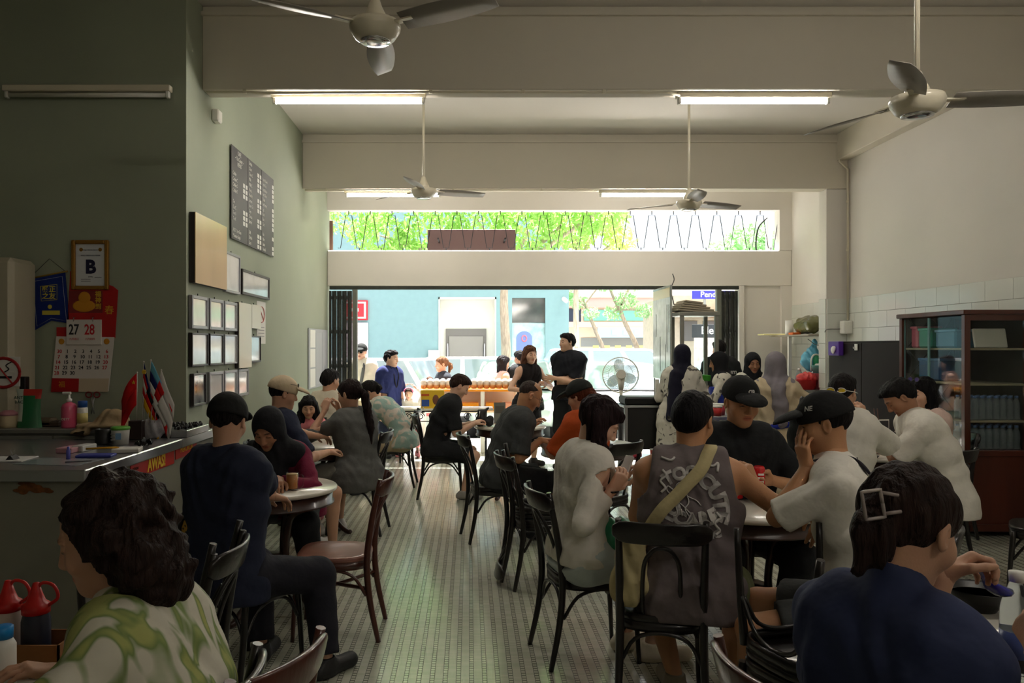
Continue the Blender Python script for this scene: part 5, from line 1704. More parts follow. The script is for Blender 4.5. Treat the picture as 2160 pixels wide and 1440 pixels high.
cp = thing('striped_box', 'small rainbow striped box on the middle table', 'box', (XP(1563, 4.5), 4.5, .75), 15)
for i, cc in enumerate(((40, 120, 90), (40, 70, 160), (226, 150, 30), (200, 40, 40), (230, 200, 60))):
    MB().box(-.075 + .03 * i, -.045 + .03 * i, -.02, .02, 0, .13).build('stripe', mat('stripe_%d' % i, cc, rough=.4), cp)
st = thing('orange_straw', 'bent orange straw behind the striped box', 'straw', (XP(1552, 4.55), 4.55, .75))
MB().tube([(0, 0, .0), (.0, 0, .14), (.045, 0, .175)], .0045, 8).build('tube', mat('straw_orange', (226, 72, 24), rough=.4), st)
sa = thing('tissue_packet', 'crumpled clear and white packet at the front of middle table', 'packet', (XP(1545, 4.05), 4.05, .75), 30)
F = Field((-.09, -.07, -.01), (.09, .07, .05), .005); w_ = wrinkle(.004, 91)
F.ell((0, 0, .014), (.065, .04, .016), k=.01, wr=w_).cutp((0, 0, 0), (0, 0, -1)); V, Q = F.mesh()
npmesh('packet_body', V, Q, mat('packet_white', (206, 204, 214), rough=.3, coat=.4), sa)
ph = thing('sauce_dish', 'black oval dish on the right table by the red can', 'dish', (XP(1838, 6.05), 6.06, .75))
MB().lathe([(.001, .004), (.04, 0), (.058, .02), (.062, .024), (.056, .022), (.038, .006), (.001, .007)], 24).build('dish_body', M_black, ph)
rc = thing('food_plate', 'plate of pale food behind the red can on right table', 'plate', (XP(1848, 6.38), 6.36, .75))
MB().lathe([(.001, .004), (.07, 0), (.10, .014), (.104, .018), (.098, .016), (.065, .006), (.001, .007)], 28).build('plate_body', M_whiteplastic, rc)
F = Field((-.08, -.08, -.01), (.08, .08, .08), .006); w_ = wrinkle(.008, 12)
F.ell((0, 0, .02), (.06, .06, .035), k=.01, wr=w_); V, Q = F.mesh(); npmesh('food', V, Q, mat('pale_food', (206, 184, 130), rough=.6), rc)
gc = thing('green_cup', 'small green plastic cup beside the tall red can', 'cup', (XP(1888, 6.3), 6.34, .75))
MB().lathe([(.001, .0), (.025, 0), (.03, .06), (.027, .06), (.022, .004), (.001, .004)], 18).build('cup_body', mat('cup_green', (70, 176, 132), rough=.4), gc)
ms = thing('menu_stand', 'small grey menu stand on the table behind the balding man', 'menu stand', (XP(1054, 8.75), 8.75, .75), 10)
MB().box(-.065, .065, -.004, .004, .01, .24, bev=.003).build('panel', mat('menu_grey', (120, 122, 116), rough=.3, coat=.3), ms)
MB().box(-.05, .05, -.0055, -.004, .12, .20).build('picture', mat('menu_pic', (90, 86, 78)), ms)
MB().box(-.07, .07, -.03, .03, 0, .012, bev=.003).build('foot', M_glass, ms)
bg_ = thing('camera_bag', 'black camera bag and gear on the table before the young man', 'bag', (XP(1020, 8.5), 8.48, .75))
F = Field((-.12, -.10, -.01), (.14, .10, .26), .008); w_ = wrinkle(.006, 3)
F.cap((-.03, 0, .05), (-.02, 0, .14), .055, .05, .02, wr=w_).cap((.06, .0, .05), (.07, .0, .08), .05, .04, .02).cap((.0, 0, .15), (.05, 0, .20), .02, .012, .02).cutp((0, 0, 0), (0, 0, -1))
V, Q = F.mesh(); npmesh('bag_body', V, Q, mat('bag_black', (20, 19, 20), rough=.5), bg_)
MB().tube([(-.05, -.055, .10), (-.04, -.06, .17)], .006, 6).build('buckle', M_chrome, bg_)
bk = thing('black_backpack', 'black backpack hung behind the man with strapped white tee', 'backpack', (XP(1702, 4.8), 4.85, 0))
F = Field((-.2, -.2, .5), (.2, .2, 1.35), .012); w_ = wrinkle(.006, 8)
F.cap((0, 0, .72), (0.02, 0, 1.14), .12, .10, .03, wr=w_).cap((-.05, -.06, .72), (-.04, -.06, .9), .06, .05, .03)
V, Q = F.mesh(); npmesh('bag_body', V, Q, fabric('bag_black_cloth', (24, 26, 24)), bk)
MB().tube(curve_pts([(-.02, .0, 1.2), (-.0, .02, 1.29), (.05, .02, 1.22)], 4), .010, 6).build('handle', M_black, bk)
# lower left table: squeeze bottles in a carton tray
def squeeze(label, px, D, colr, z=.75, s=1.0):
    t_ = thing('squeeze_bottle', label, 'sauce bottle', (XP(px, D), D, z))
    b_ = MB().lathe([(.001, 0), (.034 * s, 0), (.036 * s, .01), (.036 * s, .13), (.031 * s, .15), (.030 * s, .155)], 20).build('bottle_body', mat('squeeze_%d_%d_%d' % colr, colr, rough=.35), t_)
    MB().lathe([(.035 * s, .150), (.035 * s, .172), (.024 * s, .18), (.016, .20), (.008, .228), (.001, .23)], 20).build('cap', M_red, t_)
    MB().tube(curve_pts([(.0, 0, .182), (.012, 0, .225), (.045, 0, .222), (.058, 0, .19), (.032, 0, .168)], 4), .0045, 8).build('cap_strap', M_red, t_)
    return t_
squeeze('pale squeeze bottle with red cap at the left picture edge', 17, 2.12, (206, 190, 180))
squeeze('dark filled squeeze bottle with red cap in a carton tray', 76, 2.10, (40, 44, 60))
bb = bottle('small_bottle', 'small bottle with bright blue cap in front of the sauces', (XP(8, 1.95), 1.95, .75), [(.001, 0), (.026, 0), (.028, .01), (.028, .12), (.018, .14)], M_whiteplastic, [(.021, .138), (.022, .165), (.018, .168), (.001, .168)], mat('cap_cyan', (20, 130, 200), rough=.35))
cx_ = thing('carton_tray', 'brown carton tray around the sauce bottles', 'tray', (XP(60, 2.08), 2.10, .75))
M_card = mat('cardboard', (150, 100, 56), rough=.8, var=.1)
MB().box(-.13, .10, -.060, -.055, 0, .085).box(-.13, .10, .055, .060, 0, .085).box(-.13, -.125, -.06, .06, 0, .085).box(.095, .10, -.06, .06, 0, .085).box(-.13, .10, -.06, .06, 0, .004).build('tray_body', M_card, cx_)
dk = thing('dark_bowl', 'dark bowl on the lower left table before the curly haired woman', 'bowl', (XP(160, 2.0), 2.12, .75))
MB().lathe([(.001, .004), (.05, 0), (.085, .05), (.088, .055), (.08, .05), (.045, .008), (.001, .009)], 24).build('bowl_body', M_black, dk)
cs = thing('green_chopsticks', 'green spoon lying at the left edge of lower left table', 'spoon', (XP(30, 1.72), 1.70, .752), 60)
MB().tube([(-.10, 0, .006), (.06, 0, .012), (.10, 0, .02)], [.006, .006, .014], 8).build('handle', mat('spoon_green', (80, 190, 40), rough=.3), cs)
# floor items
bx = thing('carton_box', 'small pinkish carton on the floor beneath the cane chair', 'carton', (XP(470, 3.6), 3.45, 0), 30)
MB().box(-.08, .08, -.07, .07, 0, .11, bev=.004).build('box_body', mat('carton_pink', (156, 104, 88), rough=.8), bx)
MB().box(-.082, .082, -.008, .008, .1095, .1115).build('tape', M_paper, bx)
# lower right table
wb = thing('water_bottle', 'clear water bottle with white cap at the right picture edge', 'bottle', (XP(2146, 1.86), 1.86, .83))
M_pet = mat('clear_plastic', (225, 235, 240), rough=.06, trans=.95); nodes_of(M_pet)[1].inputs['IOR'].default_value = 1.15
MB().lathe([(.001, 0), (.034, 0), (.036, .01), (.036, .15), (.034, .17), (.018, .215), (.016, .225)], 22).build('bottle_body', M_pet, wb)
MB().lathe([(.0365, .05), (.0365, .11)], 22).build('label_band', mat('water_label', (90, 110, 180), rough=.3), wb)
MB().lathe([(.017, .222), (.018, .245), (.001, .246)], 18).build('cap', M_whiteplastic, wb)
bw = thing('black_bowl', 'black bowl of noodles under the blue spoon', 'bowl', (XP(2064, 2.58), 2.58, .75))
MB().lathe([(.001, .004), (.05, 0), (.092, .065), (.096, .07), (.088, .066), (.046, .010), (.001, .011)], 28).build('bowl_body', M_black, bw)
MB().lathe([(.001, .05), (.076, .05)], 20).build('soup', mat('soup', (110, 66, 34), rough=.2), bw)
# ------------------------------------------------------------------ right side: cabinets, shelf, sink corner
dc = thing('dark_cabinet', 'plain dark brown cabinet between column and glass cabinet', 'cabinet', (4.45, 8.5, 0))
MB().box(-.24, .255, -.76, .80, .06, 1.66, bev=.005).build('body', M_darkwood, dc)
MB().box(-.22, .25, -.74, .78, 0, .06).build('plinth', M_black, dc)
for y0, y1, hy in ((-.75, .015, -.03), (.025, .79, .07)):
    d = MB().box(-.256, -.241, y0, y1, .08, 1.64, bev=.003).build('door', M_darkwood, dc)
    MB().tube([(-.268, hy, .80), (-.275, hy, .86), (-.268, hy, .92)], .006, 6).build('handle', M_steel, d)
tp = thing('tissue_box', 'purple tissue box with white tissue fixed on the dark cabinet', 'tissue box', (4.165, 9.05, 1.50), 0)
MB().box(-.03, .028, -.13, .13, 0, .16, bev=.006).build('box_body', mat('box_purple', (86, 44, 150), rough=.5), tp)
F = Field((-.10, -.10, -.02), (.02, .10, .14), .006); w_ = wrinkle(.006, 4)
F.ell((-.045, -.03, .06), (.02, .05, .045), k=.01, wr=w_); V, Q = F.mesh(); npmesh('tissue', V, Q, M_paper, tp)
hk = thing('wall_hook', 'small clear hook stuck near the top of the dark cabinet', 'hook', (4.185, 8.62, 1.56))
MB().box(-.004, .006, -.03, .03, 0, .07, bev=.002).tube([(-.006, 0, .03), (-.03, 0, .02), (-.03, 0, .04)], .004, 6).build('hook_body', M_whiteplastic, hk)

gc_ = thing('glass_cabinet', 'brown wooden display cabinet with glass doors and lattice back', 'cabinet', (4.43, 7.18, 0))
X0, X1, Y0, Y1 = -.28, .285, -.51, .51
for x in (X0, X1 - .05):
    for y in (Y0, Y1 - .05): MB().box(x, x + .05, y, y + .05, .05, 1.87, bev=.004).build('post', M_wood, gc_)
MB().box(X0 - .02, X1, Y0 - .02, Y1 + .02, 1.87, 1.91, bev=.006).build('top', M_wood, gc_)
MB().box(X0 + .02, X1, Y0 + .015, Y1 - .01, .10, .70).build('base_panel', M_wood, gc_)
MB().box(X0, X1, Y0, Y1, .68, .73, bev=.004).build('bottom_rail', M_wood, gc_)
MB().box(X0, X1, Y0, Y1, .05, .11, bev=.004).build('plinth', M_wood, gc_)
MB().box(X0 + .05, X1 - .05, Y0 + .004, Y0 + .05, 1.82, 1.87).build('end_rail', M_wood, gc_)
MB().box(X1 - .015, X1, Y0 + .05, Y1 - .05, .73, 1.87).build('back_panel', mat('cabinet_back', (70, 66, 56), rough=.6), gc_)
MB().box(X0 + .05, X1 - .05, Y1 - .025, Y1 - .012, .73, 1.87).build('far_panel', mat('cabinet_far', (52, 46, 40), rough=.6), gc_)
for z in (.98, 1.29, 1.588):
    MB().box(X0 + .03, X1 - .02, Y0 + .02, Y1 - .03, z - .018, z, bev=.003).build('shelf', mat('shelf_edge', (140, 132, 108), rough=.5), gc_)
for k in range(6):
    z0 = 1.0 + .30 * (k % 3); 
    for sg in (-1, 1):
        MB().tube([(-.22 + .15 * (k // 3) * 1.4, Y1 - .05, z0), (-.22 + .15 * (k // 3) * 1.4 + .22, Y1 - .05, z0 + .28)][::sg] if sg > 0 else [(-.22 + .15 * (k // 3) * 1.4 + .22, Y1 - .05, z0), (-.22 + .15 * (k // 3) * 1.4, Y1 - .05, z0 + .28)], .012, 4, flat=.4).build('lattice_slat', M_darkwood, gc_)
for y0, y1, x in ((Y0 + .04, .04, X0 + .012), (-.02, Y1 - .04, X0 + .026)):
    g = MB().box(x - .003, x + .003, y0, y1, .73, 1.86).build('sliding_door', M_pane, gc_)
    MB().box(x - .006, x + .006, y1 - .02, y1 + .004, .73, 1.86).build('door_edge', mat('door_edge_glass', (120, 160, 160), rough=.1, alpha=.6), g)
MB().box(X0 + .05, X1 - .05, Y0 + .018, Y0 + .023, .73, 1.82).build('end_glass', M_pane, gc_)
# bottles standing on its shelves
M_bcap = mat('bottle_cap_blue', (110, 140, 190), rough=.4)
def wbottle(proto, loc, label):
    if proto is None:
        t_ = thing('water_bottle', label, 'bottle', loc, 0, 'water bottles in the glass cabinet')
        MB().lathe([(.001, 0), (.027, 0), (.029, .01), (.026, .06), (.029, .10), (.028, .14), (.014, .175), (.013, .185)], 12).build('bottle_body', mat('bottle_haze', (150, 160, 166), rough=.10, alpha=.42, coat=.5), t_)
        MB().lathe([(.0145, .183), (.0145, .203), (.001, .204)], 10).build('cap', M_bcap, t_)
        return t_
    return dup(proto, loc, None, label, 'water bottles in the glass cabinet')
ORD = 'first second third fourth fifth sixth seventh eighth ninth tenth eleventh twelfth thirteenth fourteenth fifteenth sixteenth'.split()
pr = None
for row, (z, ny) in enumerate(((.98, 3), (.73, 3))):
    for j in range(ny):
        for i in range(8):
            lb = 'water bottle %s from left, %s row, %s shelf of the glass cabinet' % (ORD[i], ('front', 'middle', 'back')[j], ('third', 'bottom')[row])
            o = wbottle(pr, (4.43 - .20 + .059 * i, 7.18 - .42 + .07 * j, z), lb)
            pr = pr or o
en = thing('padded_envelope', 'white padded envelope leaning on the top shelf of glass cabinet', 'envelope', (4.47, 6.80, 1.59), -4)
MB().box(-.15, .12, -.012, .012, 0, .17, bev=.008, M=Matrix.Rotation(R(-14), 4, 'X')).build('envelope_body', mat('envelope_white', (206, 202, 190), rough=.6), en)
for i, (y, w_, h_, cc, nm, lb) in enumerate(((7.10, .30, .16, (60, 120, 150), 'storage_box', 'blue grey storage box on top shelf of glass cabinet'), (7.42, .20, .18, (60, 150, 130), 'storage_box', 'green plastic box on top shelf of glass cabinet'), (7.60, .10, .2, (220, 120, 140), 'storage_box', 'pink packet on top shelf of glass cabinet, far end'), (7.35, .34, .20, (24, 74, 120), 'storage_box', 'dark blue basin on second shelf of glass cabinet'))):
    z = 1.29 if i == 3 else 1.589
    t_ = thing(nm, lb, 'box', (4.36, y, z))
    MB().box(-.12, .12, -w_ / 2, w_ / 2, 0, h_, bev=.015).build('box_body', mat('stor_%d' % i, cc, rough=.35), t_)
    MB().box(-.125, .125, -w_ / 2 - .005, w_ / 2 + .005, h_ - .02, h_ + .004, bev=.004).build('lid', mat('storlid_%d' % i, tuple(min(255, c + 30) for c in cc), rough=.35), t_)

# ledge, shelf and sink corner beyond the column
sk = thing('sink_counter', 'white tiled sink counter in the corner by the shop front', 'counter', (4.32, 10.95, 0))
MB().box(-.36, .395, -.72, .62, 0, 1.02).build('body', M_tile, sk)
MB().box(-.38, .395, -.74, .64, 1.02, 1.05, bev=.006).build('worktop', M_steel, sk)
sh_ = thing('wall_shelf', 'grey wall shelf on a bracket post beside the column', 'shelf', (4.50, 10.9, 1.74))
MB().box(-.16, .214, -.70, .62, 0, .022, bev=.003).build('board', mat('shelf_grey', (150, 142, 128), rough=.6), sh_)
MB().box(-.15, -.11, -.05, -.01, -.69, 0).build('bracket_post', M_cream, sh_)
ob = thing('olive_bag', 'olive green plastic wrapped bundle on the wall shelf', 'bundle', (4.50, 10.55, 1.762))
F = Field((-.24, -.3, -.01), (.24, .3, .36), .011); w_ = wrinkle(.008, 44)
F.cap((-.02, -.15, .12), (-.02, .15, .12), .11, .11, .03, wr=w_).cap((.04, -.12, .17), (.03, .1, .17), .08, .08, .03, wr=w_).cutp((0, 0, 0), (0, 0, -1)); V, Q = F.mesh()
npmesh('bundle_body', V, Q, mat('olive_plastic', (96, 96, 52), rough=.25, coat=.4, bump=.3, bscale=20), ob)
rl = thing('paper_roll', 'white paper roll beside the olive bundle', 'roll', (4.42, 11.0, 1.762))
MB().lathe([(.02, 0), (.055, 0), (.055, .2), (.02, .2), (.02, 0)], 18).build('roll_body', M_paper, rl)
ob = thing('flat_tray', 'flat cream tray sticking out at the shelf end', 'tray', (4.38, 11.32, 1.762))
MB().box(-.24, .12, -.12, .12, 0, .02, bev=.006).build('tray_body', mat('tray_cream', (214, 206, 150), rough=.4), ob)
ob = thing('orange_packet', 'orange and white packet lying at the shelf front', 'packet', (4.42, 10.72, 1.762))
MB().box(-.10, .02, -.07, .07, 0, .03, bev=.008).build('packet_body', mat('packet_orange', (220, 110, 50), rough=.4), ob)
hb = thing('plastic_bag', 'light blue plastic bag with green contents hanging below the shelf', 'bag', (XP(1714, 10.5), 10.5, 1.28))
F = Field((-.2, -.16, -.05), (.2, .16, .50), .010); w_ = wrinkle(.009, 21)
F.ell((0, 0, .14), (.155, .10, .15), k=.03, wr=w_).cap((0, 0, .24), (.03, 0, .42), .07, .014, .04, wr=w_); V, Q = F.mesh()
npmesh('bag_body', V, Q, mat('bag_blue', (96, 176, 206), rough=.3, coat=.3, bump=.4, bscale=18), hb)
b = MB().ball((.02, -.085, .13), (.06, .04, .10), 12, 8); b.build('green_content', mat('bag_green', (40, 150, 100), rough=.4), hb)
MB().ball((.11, -.05, .09), (.05, .05, .09), 12, 8).build('red_content', mat('bag_redbrown', (140, 60, 60), rough=.4), hb)
MB().tube(curve_pts([(-.06, -.10, .0), (-.06, -.11, .17), (.0, -.11, .22), (.10, -.08, .17)], 4), .012, 6).build('white_handle', M_whiteplastic, hb)
wbk = thing('clear_bottle', 'clear bottle with blue label at the sink corner', 'bottle', (XP(1686, 10.45), 10.45, 1.05))
MB().lathe([(.001, 0), (.05, 0), (.052, .01), (.052, .16), (.03, .22), (.018, .24)], 18).build('bottle_body', M_pet, wbk)
MB().lathe([(.053, .05), (.053, .12)], 18).build('label_band', mat('sink_label', (50, 70, 130), rough=.4), wbk)
MB().lathe([(.02, .238), (.02, .27), (.001, .271)], 12).build('cap', M_whiteplastic, wbk)
pb_ = thing('pink_bucket', 'pink plastic bucket on the sink counter', 'bucket', (XP(1732, 10.32), 10.33, 1.05))
MB().lathe([(.001, 0), (.11, 0), (.135, .20), (.142, .205), (.130, .20), (.105, .01), (.001, .01)], 22).build('bucket_body', mat('bucket_pink', (226, 120, 130), rough=.4), pb_)
tb_ = thing('teal_basket', 'pale teal basket with cloths stacked on the pink bucket', 'basket', (XP(1736, 10.32), 10.33, 1.256))
MB().lathe([(.001, 0), (.11, 0), (.14, .10), (.147, .104), (.135, .10), (.105, .008), (.001, .008)], 22).build('basket_body', mat('basket_teal', (120, 196, 186), rough=.4), tb_)
MB().box(-.08, .09, -.06, .07, .04, .125, bev=.015).build('cloth', M_paper, tb_)
rb = thing('red_basin', 'red plastic basin with a crumpled red bag inside on the sink counter', 'basin', (XP(1700, 10.28), 10.27, 1.05))
F = Field((-.2, -.2, -.02), (.2, .2, .25), .010); w_ = wrinkle(.010, 17)
F.ell((0, 0, .15), (.13, .12, .07), k=.02, wr=w_).cutp((0, 0, .09), (0, 0, -1)); V, Q = F.mesh(); npmesh('red_bag', V, Q, mat('red_bag_plastic', (216, 70, 70), rough=.4), rb)
MB().lathe([(.001, 0), (.10, 0), (.14, .12), (.146, .125), (.13, .118), (.095, .01), (.001, .01)], 22).build('basin_body', mat('basin_red', (190, 26, 32), rough=.35), rb)
tag(MB().tube(curve_pts([(4.42, 10.4, 1.70), (4.50, 10.3, 1.62), (4.60, 10.2, 1.66), (4.44, 9.935, 1.80), (4.60, 9.88, 1.82)], 6), .005, 6).build('cable', mat('cable_grey', (90, 86, 80))), 'thin grey cable looping from the shelf to the junction box', 'cable')
tap = thing('tap', 'steel tap sticking out over the sink corner', 'tap', (4.66, 10.38, 1.30))
MB().tube([(.05, 0, 0), (-.06, 0, 0), (-.17, 0, -.02), (-.18, 0, -.05)], .014, 8).build('spout', M_steel, tap)
MB().tube([(-.02, 0, .0), (-.02, 0, .05)], .01, 8).build('handle', M_steel, tap)

# ------------------------------------------------------------------ hawker stall by the entrance
M_alu = mat('aluminium', (150, 150, 142), rough=.4, metal=.7)
sc = thing('glass_showcase', 'aluminium framed glass food showcase by the entrance', 'showcase', (2.80, 10.05, 0))
x0, x1, y0, y1, z0, z1 = -.20, .27, -.25, .25, .70, 1.98
for x in (x0, x1 - .045):
    for y in (y0, y1 - .045): MB().box(x, x + .045, y, y + .045, 0, z1, bev=.004).build('post', M_alu, sc)
MB().box(x0 - .015, x1 + .015, y0 - .015, y1 + .015, z1, z1 + .05, bev=.005).build('top_frame', M_alu, sc)
MB().box(x0, x1, y0, y1, z0 - .05, z0, bev=.005).build('base_board', M_alu, sc)
MB().box(x0 + .045, x1 - .045, y0 + .01, y0 + .016, z0, z1).build('front_glass', M_pane, sc)
MB().box(x0 + .045, x1 - .045, y1 - .016, y1 - .010, z0, z1).build('rear_glass', M_pane, sc)
MB().box(x0 + .02, x1 - .02, y0 + .02, y1 - .02, 1.16, 1.175).build('glass_shelf', M_pane, sc)
gt = thing('green_tray', 'bright green tray inside the glass showcase', 'tray', (2.83, 10.05, 1.176))
MB().box(-.17, .17, -.18, .18, 0, .07, bev=.01).build('tray_body', mat('tray_green', (70, 170, 40), rough=.4), gt)
yb = thing('yellow_tube', 'yellow upright packet inside the glass showcase', 'packet', (2.68, 9.93, 1.176))
MB().box(-.025, .025, -.03, .03, 0, .2, bev=.006).build('packet_body', mat('tube_yellow', (220, 180, 30), rough=.4), yb)
cbx = thing('cardboard_stack', 'flattened cardboard and papers sloping on top of the showcase', 'cardboard', (2.83, 10.05, 2.03))
for k in range(5): MB().box(-.26 + .02 * k, .24 - .05 * k, -.22, .22, .026 * k, .022 + .026 * k, bev=.003, M=Matrix.Rotation(R(4 + k), 4, 'Y')).build('sheet', mat('cardboard_grey', (176, 166, 146), rough=.8), cbx)
MB().tube(curve_pts([(-.22, .1, .1), (-.26, .1, .30), (-.22, .1, .42), (-.24, .1, .5)], 4), .006, 5).build('wire', M_black, cbx)
mp_ = thing('price_banner', 'tall plastic covered price banner hanging edge-on beside the showcase', 'banner', (2.50, 10.35, 1.18))
MB().box(-.006, .006, -.46, .46, 0, 1.19, bev=.003).build('sheet', mat('banner_film', (156, 164, 156), rough=.18, var=.25, vscale=6, coat=.6), mp_)
MB().box(-.0085, -.006, -.44, .44, 1.04, 1.16).build('heading', mat('banner_heading', (196, 180, 120), rough=.3, coat=.5), mp_)
for y in (-.45, .45): MB().tube([(.012, y, -1.18), (.012, y, 1.18)], .009, 6).build('pole', M_alu, mp_)
for (y, z, l) in ((-.30, .35, .60), (-.22, .15, .30), (.05, .10, .45), (.28, .55, .3), (-.40, .6, .35)):
    MB().box(-.0085, -.006, y - .006, y + .006, z, z + l).build('dark_strip', mat('banner_line', (60, 60, 58)), mp_)  # thin dark strips on the flat sheet, no folds modelled
ov = thing('charcoal_grill', 'black steel framed grill cabinet behind the far marble table', 'grill', (2.02, 9.35, 0))
for x in (-.24, .20):
    for y in (-.22, .18): MB().box(x, x + .04, y, y + .04, 0, .92, bev=.004).build('post', M_steel, ov)
MB().box(-.21, .21, -.19, .21, .42, .90).build('firebox', M_black, ov)
MB().box(-.25, .25, -.23, .23, .90, .925, bev=.004).build('top', M_steel, ov)
MB().box(-.23, .24, -.20, .22, .925, 1.02, bev=.02).build('griddle', M_blackmetal, ov)
MB().box(-.24, .24, -.22, .22, .30, .315).build('rack', M_steel, ov)
for k in range(10): MB().box(-.23 + .048 * k, -.222 + .048 * k, -.21, .21, .12, .128).build('rack_bar', M_steel, ov)
rd = thing('red_pack', 'red packet on the lower rack of the grill', 'packet', (1.92, 9.22, .315))
MB().box(-.07, .07, -.05, .05, 0, .10, bev=.02).build('packet_body', mat('pack_red', (170, 36, 60), rough=.4), rd)
pw = thing('white_pole_stand', 'slim white upright stand beside the grill', 'stand', (XP(1386, 9.3), 9.3, 0))
MB().box(-.02, .02, -.02, .02, .02, 1.22, bev=.003).build('pole', M_whiteplastic, pw)
MB().box(-.10, .10, -.10, .10, 0, .02, bev=.005).build('foot', M_whiteplastic, pw)
MB().tube([(-.06, -.02, .78), (.05, -.02, .76)], .022, 10).build('roll_holder', M_whiteplastic, pw)
cp = thing('paper_cup', 'red paper cup with white lid on the rack by the stand', 'cup', (XP(1376, 9.15), 9.10, .315))
MB().lathe([(.001, 0), (.03, 0), (.04, .11)], 16).build('cup_body', mat('cup_red', (160, 60, 54), rough=.5), cp)
MB().lathe([(.042, .108), (.042, .12), (.001, .122)], 16).build('lid', M_whiteplastic, cp)
# pedestal fan
M_fanw = mat('white_fan_plastic', (226, 222, 208), rough=.35)
pf = thing('pedestal_fan', 'white pedestal fan seen from behind near the entrance', 'fan', (XP(1310, 9.7), 9.7, 0), -8)
MB().lathe([(.001, .0), (.20, 0), (.20, .02), (.05, .05), (.03, .06)], 24).build('base', M_fanw, pf)
MB().tube([(0, 0, .05), (0, 0, 1.10)], .020, 10).build('pole', M_fanw, pf)
MB().tube([(0, -.10, 1.27), (0, .06, 1.25)], [.055, .062], 16).build('motor', M_fanw, pf)
MB().tube([(0, 0, 1.08), (0, -.02, 1.22)], [.03, .045], 10).build('neck', M_fanw, pf)
b = MB()
for rr, yy in ((.22, .12), (.215, .16), (.15, .08), (.08, .065)):
    b.tube([(rr * math.cos(t), yy, 1.25 + rr * math.sin(t)) for t in [2 * PI * k / 30 for k in range(31)]], .004 if rr > .2 else .002, 5, cap=False)
for k in range(48):
    a = 2 * PI * k / 48
    b.tube([(.06 * math.cos(a), .06, 1.25 + .06 * math.sin(a)), (.15 * math.cos(a), .08, 1.25 + .15 * math.sin(a)), (.22 * math.cos(a), .13, 1.25 + .22 * math.sin(a))], .0014, 3, cap=False)
b.build('cage', M_fanw, pf)
for k in range(3):
    a = R(20 + 120 * k); Mx = Matrix.Translation((0, .13, 1.25)) @ Matrix.Rotation(a, 4, 'Y')
    MB().ball((.11, 0, 0), (.09, .006, .065), 14, 6, M=Mx).build('blade', mat('fan_blade_clear', (190, 206, 206), rough=.2, alpha=.5), pf)

# long table and snack stall at the front
M_ora2 = mat('orange_plastic', (226, 140, 24), rough=.4)
lt = thing('long_table', 'long white topped table with scrolled iron legs at the entrance', 'table', (-.33, 11.15, 0))
MB().box(-.72, .66, -.26, .26, .725, .75, bev=.006).build('top', M_marble, lt)
for x in (-.62, .56):
    b = MB()
    b.box(x - .012, x + .012, -.22, -.196, 0, .725).box(x - .012, x + .012, .196, .22, 0, .725).box(x - .012, x + .012, -.22, .22, .30, .32)
    b.build('leg_frame', M_blackmetal, lt)
b = MB()
for k in range(7):
    cx2 = -.50 + .16 * k
    b.tube([(cx2 + .055 * (1 - t / 14) * math.cos(t), -.21, .645 + .055 * (1 - t / 14) * math.sin(t)) for t in [.6 * q for q in range(18)]], .007, 5)
b.box(-.62, .56, -.218, -.204, .57, .582).box(-.62, .56, -.218, -.204, .705, .72)
b.build('scroll_panel', M_blackmetal, lt)
yb2 = thing('snack_carton', 'yellow and blue printed snack carton on the long table', 'carton', (XP(912, 11.05), 11.05, .75), 8)
MB().box(-.16, .16, -.07, .07, 0, .25, bev=.005).build('box_body', mat('carton_yellow', (220, 180, 40), rough=.4), yb2)
MB().box(-.155, -.05, -.0735, -.07, .03, .12).build('blue_panel', mat('carton_blue', (50, 84, 160), rough=.4), yb2)
MB().ball((.04, -.07, .12), (.045, .006, .07), 10, 6).build('printed_portrait', mat('carton_brown', (110, 66, 44), rough=.5), yb2)
MB().box(-.16, -.05, -.0738, -.0695, .17, .20).build('red_strip', mat('carton_red', (200, 90, 40), rough=.4), yb2)
so = thing('snack_stall', 'white and orange two tier snack stall in front of the street', 'stall', (.02, 12.2, 0))
MB().box(-.78, .78, -.22, .22, .925, .965, bev=.006).build('upper_shelf', M_ora2, so)
MB().box(-.75, .75, -.20, .20, .60, .63, bev=.004).build('lower_shelf', M_whiteplastic, so)
for x in (-.72, .18, .72):
    MB().box(x - .03, x + .03, -.2, -.15, 0, .93, bev=.004).build('post', M_whiteplastic, so)
    MB().box(x - .03, x + .03, .15, .2, 0, .93, bev=.004).build('post', M_whiteplastic, so)
MB().box(-.7, .7, .17, .18, .63, .92).build('rear_panel', M_paper, so)
for i, (xc, w2, lb) in enumerate(((-.12, .24, 'orange tray on lower stall shelf left of the post'), (.36, .13, 'short orange tray on lower stall shelf right of the post'), (.60, .10, 'small salmon tray at the right end of the lower stall shelf'))):
    tt = thing('orange_tray', lb, 'tray', (.02 + xc, 12.06, .63))
    MB().box(-w2, w2, -.10, .10, 0, .13, bev=.012).build('tray_body', M_ora2 if i < 2 else mat('tray_salmon', (222, 150, 120), rough=.4), tt)
pr = None
M_bagw = mat('clear_snack_bag', (232, 226, 214), rough=.25, trans=.35)
M_snack = mat('brown_snack', (196, 140, 82), rough=.6, var=.3, vscale=60)
for j in range(2):
    for i in range(16):
        loc = (.02 - .71 + .095 * i, 12.08 + .16 * j, .966)
        lb = 'knotted clear bag of brown snacks, %s from left in the %s row on the stall' % (ORD[i], ('front', 'rear')[j])
        if pr is None:
            pr = thing('snack_bag', lb, 'bag', loc, 0, 'bags of snacks on the stall')
            MB().lathe([(.001, 0), (.044, .004), (.048, .03), (.046, .085), (.03, .095), (.001, .097)], 14).build('snack', M_snack, pr)
            MB().lathe([(.0495, .05), (.053, .085), (.050, .112), (.036, .135), (.016, .148), (.001, .15)], 14).build('bag_top', M_bagw, pr)
        else: dup(pr, loc, 37 * i, lb)
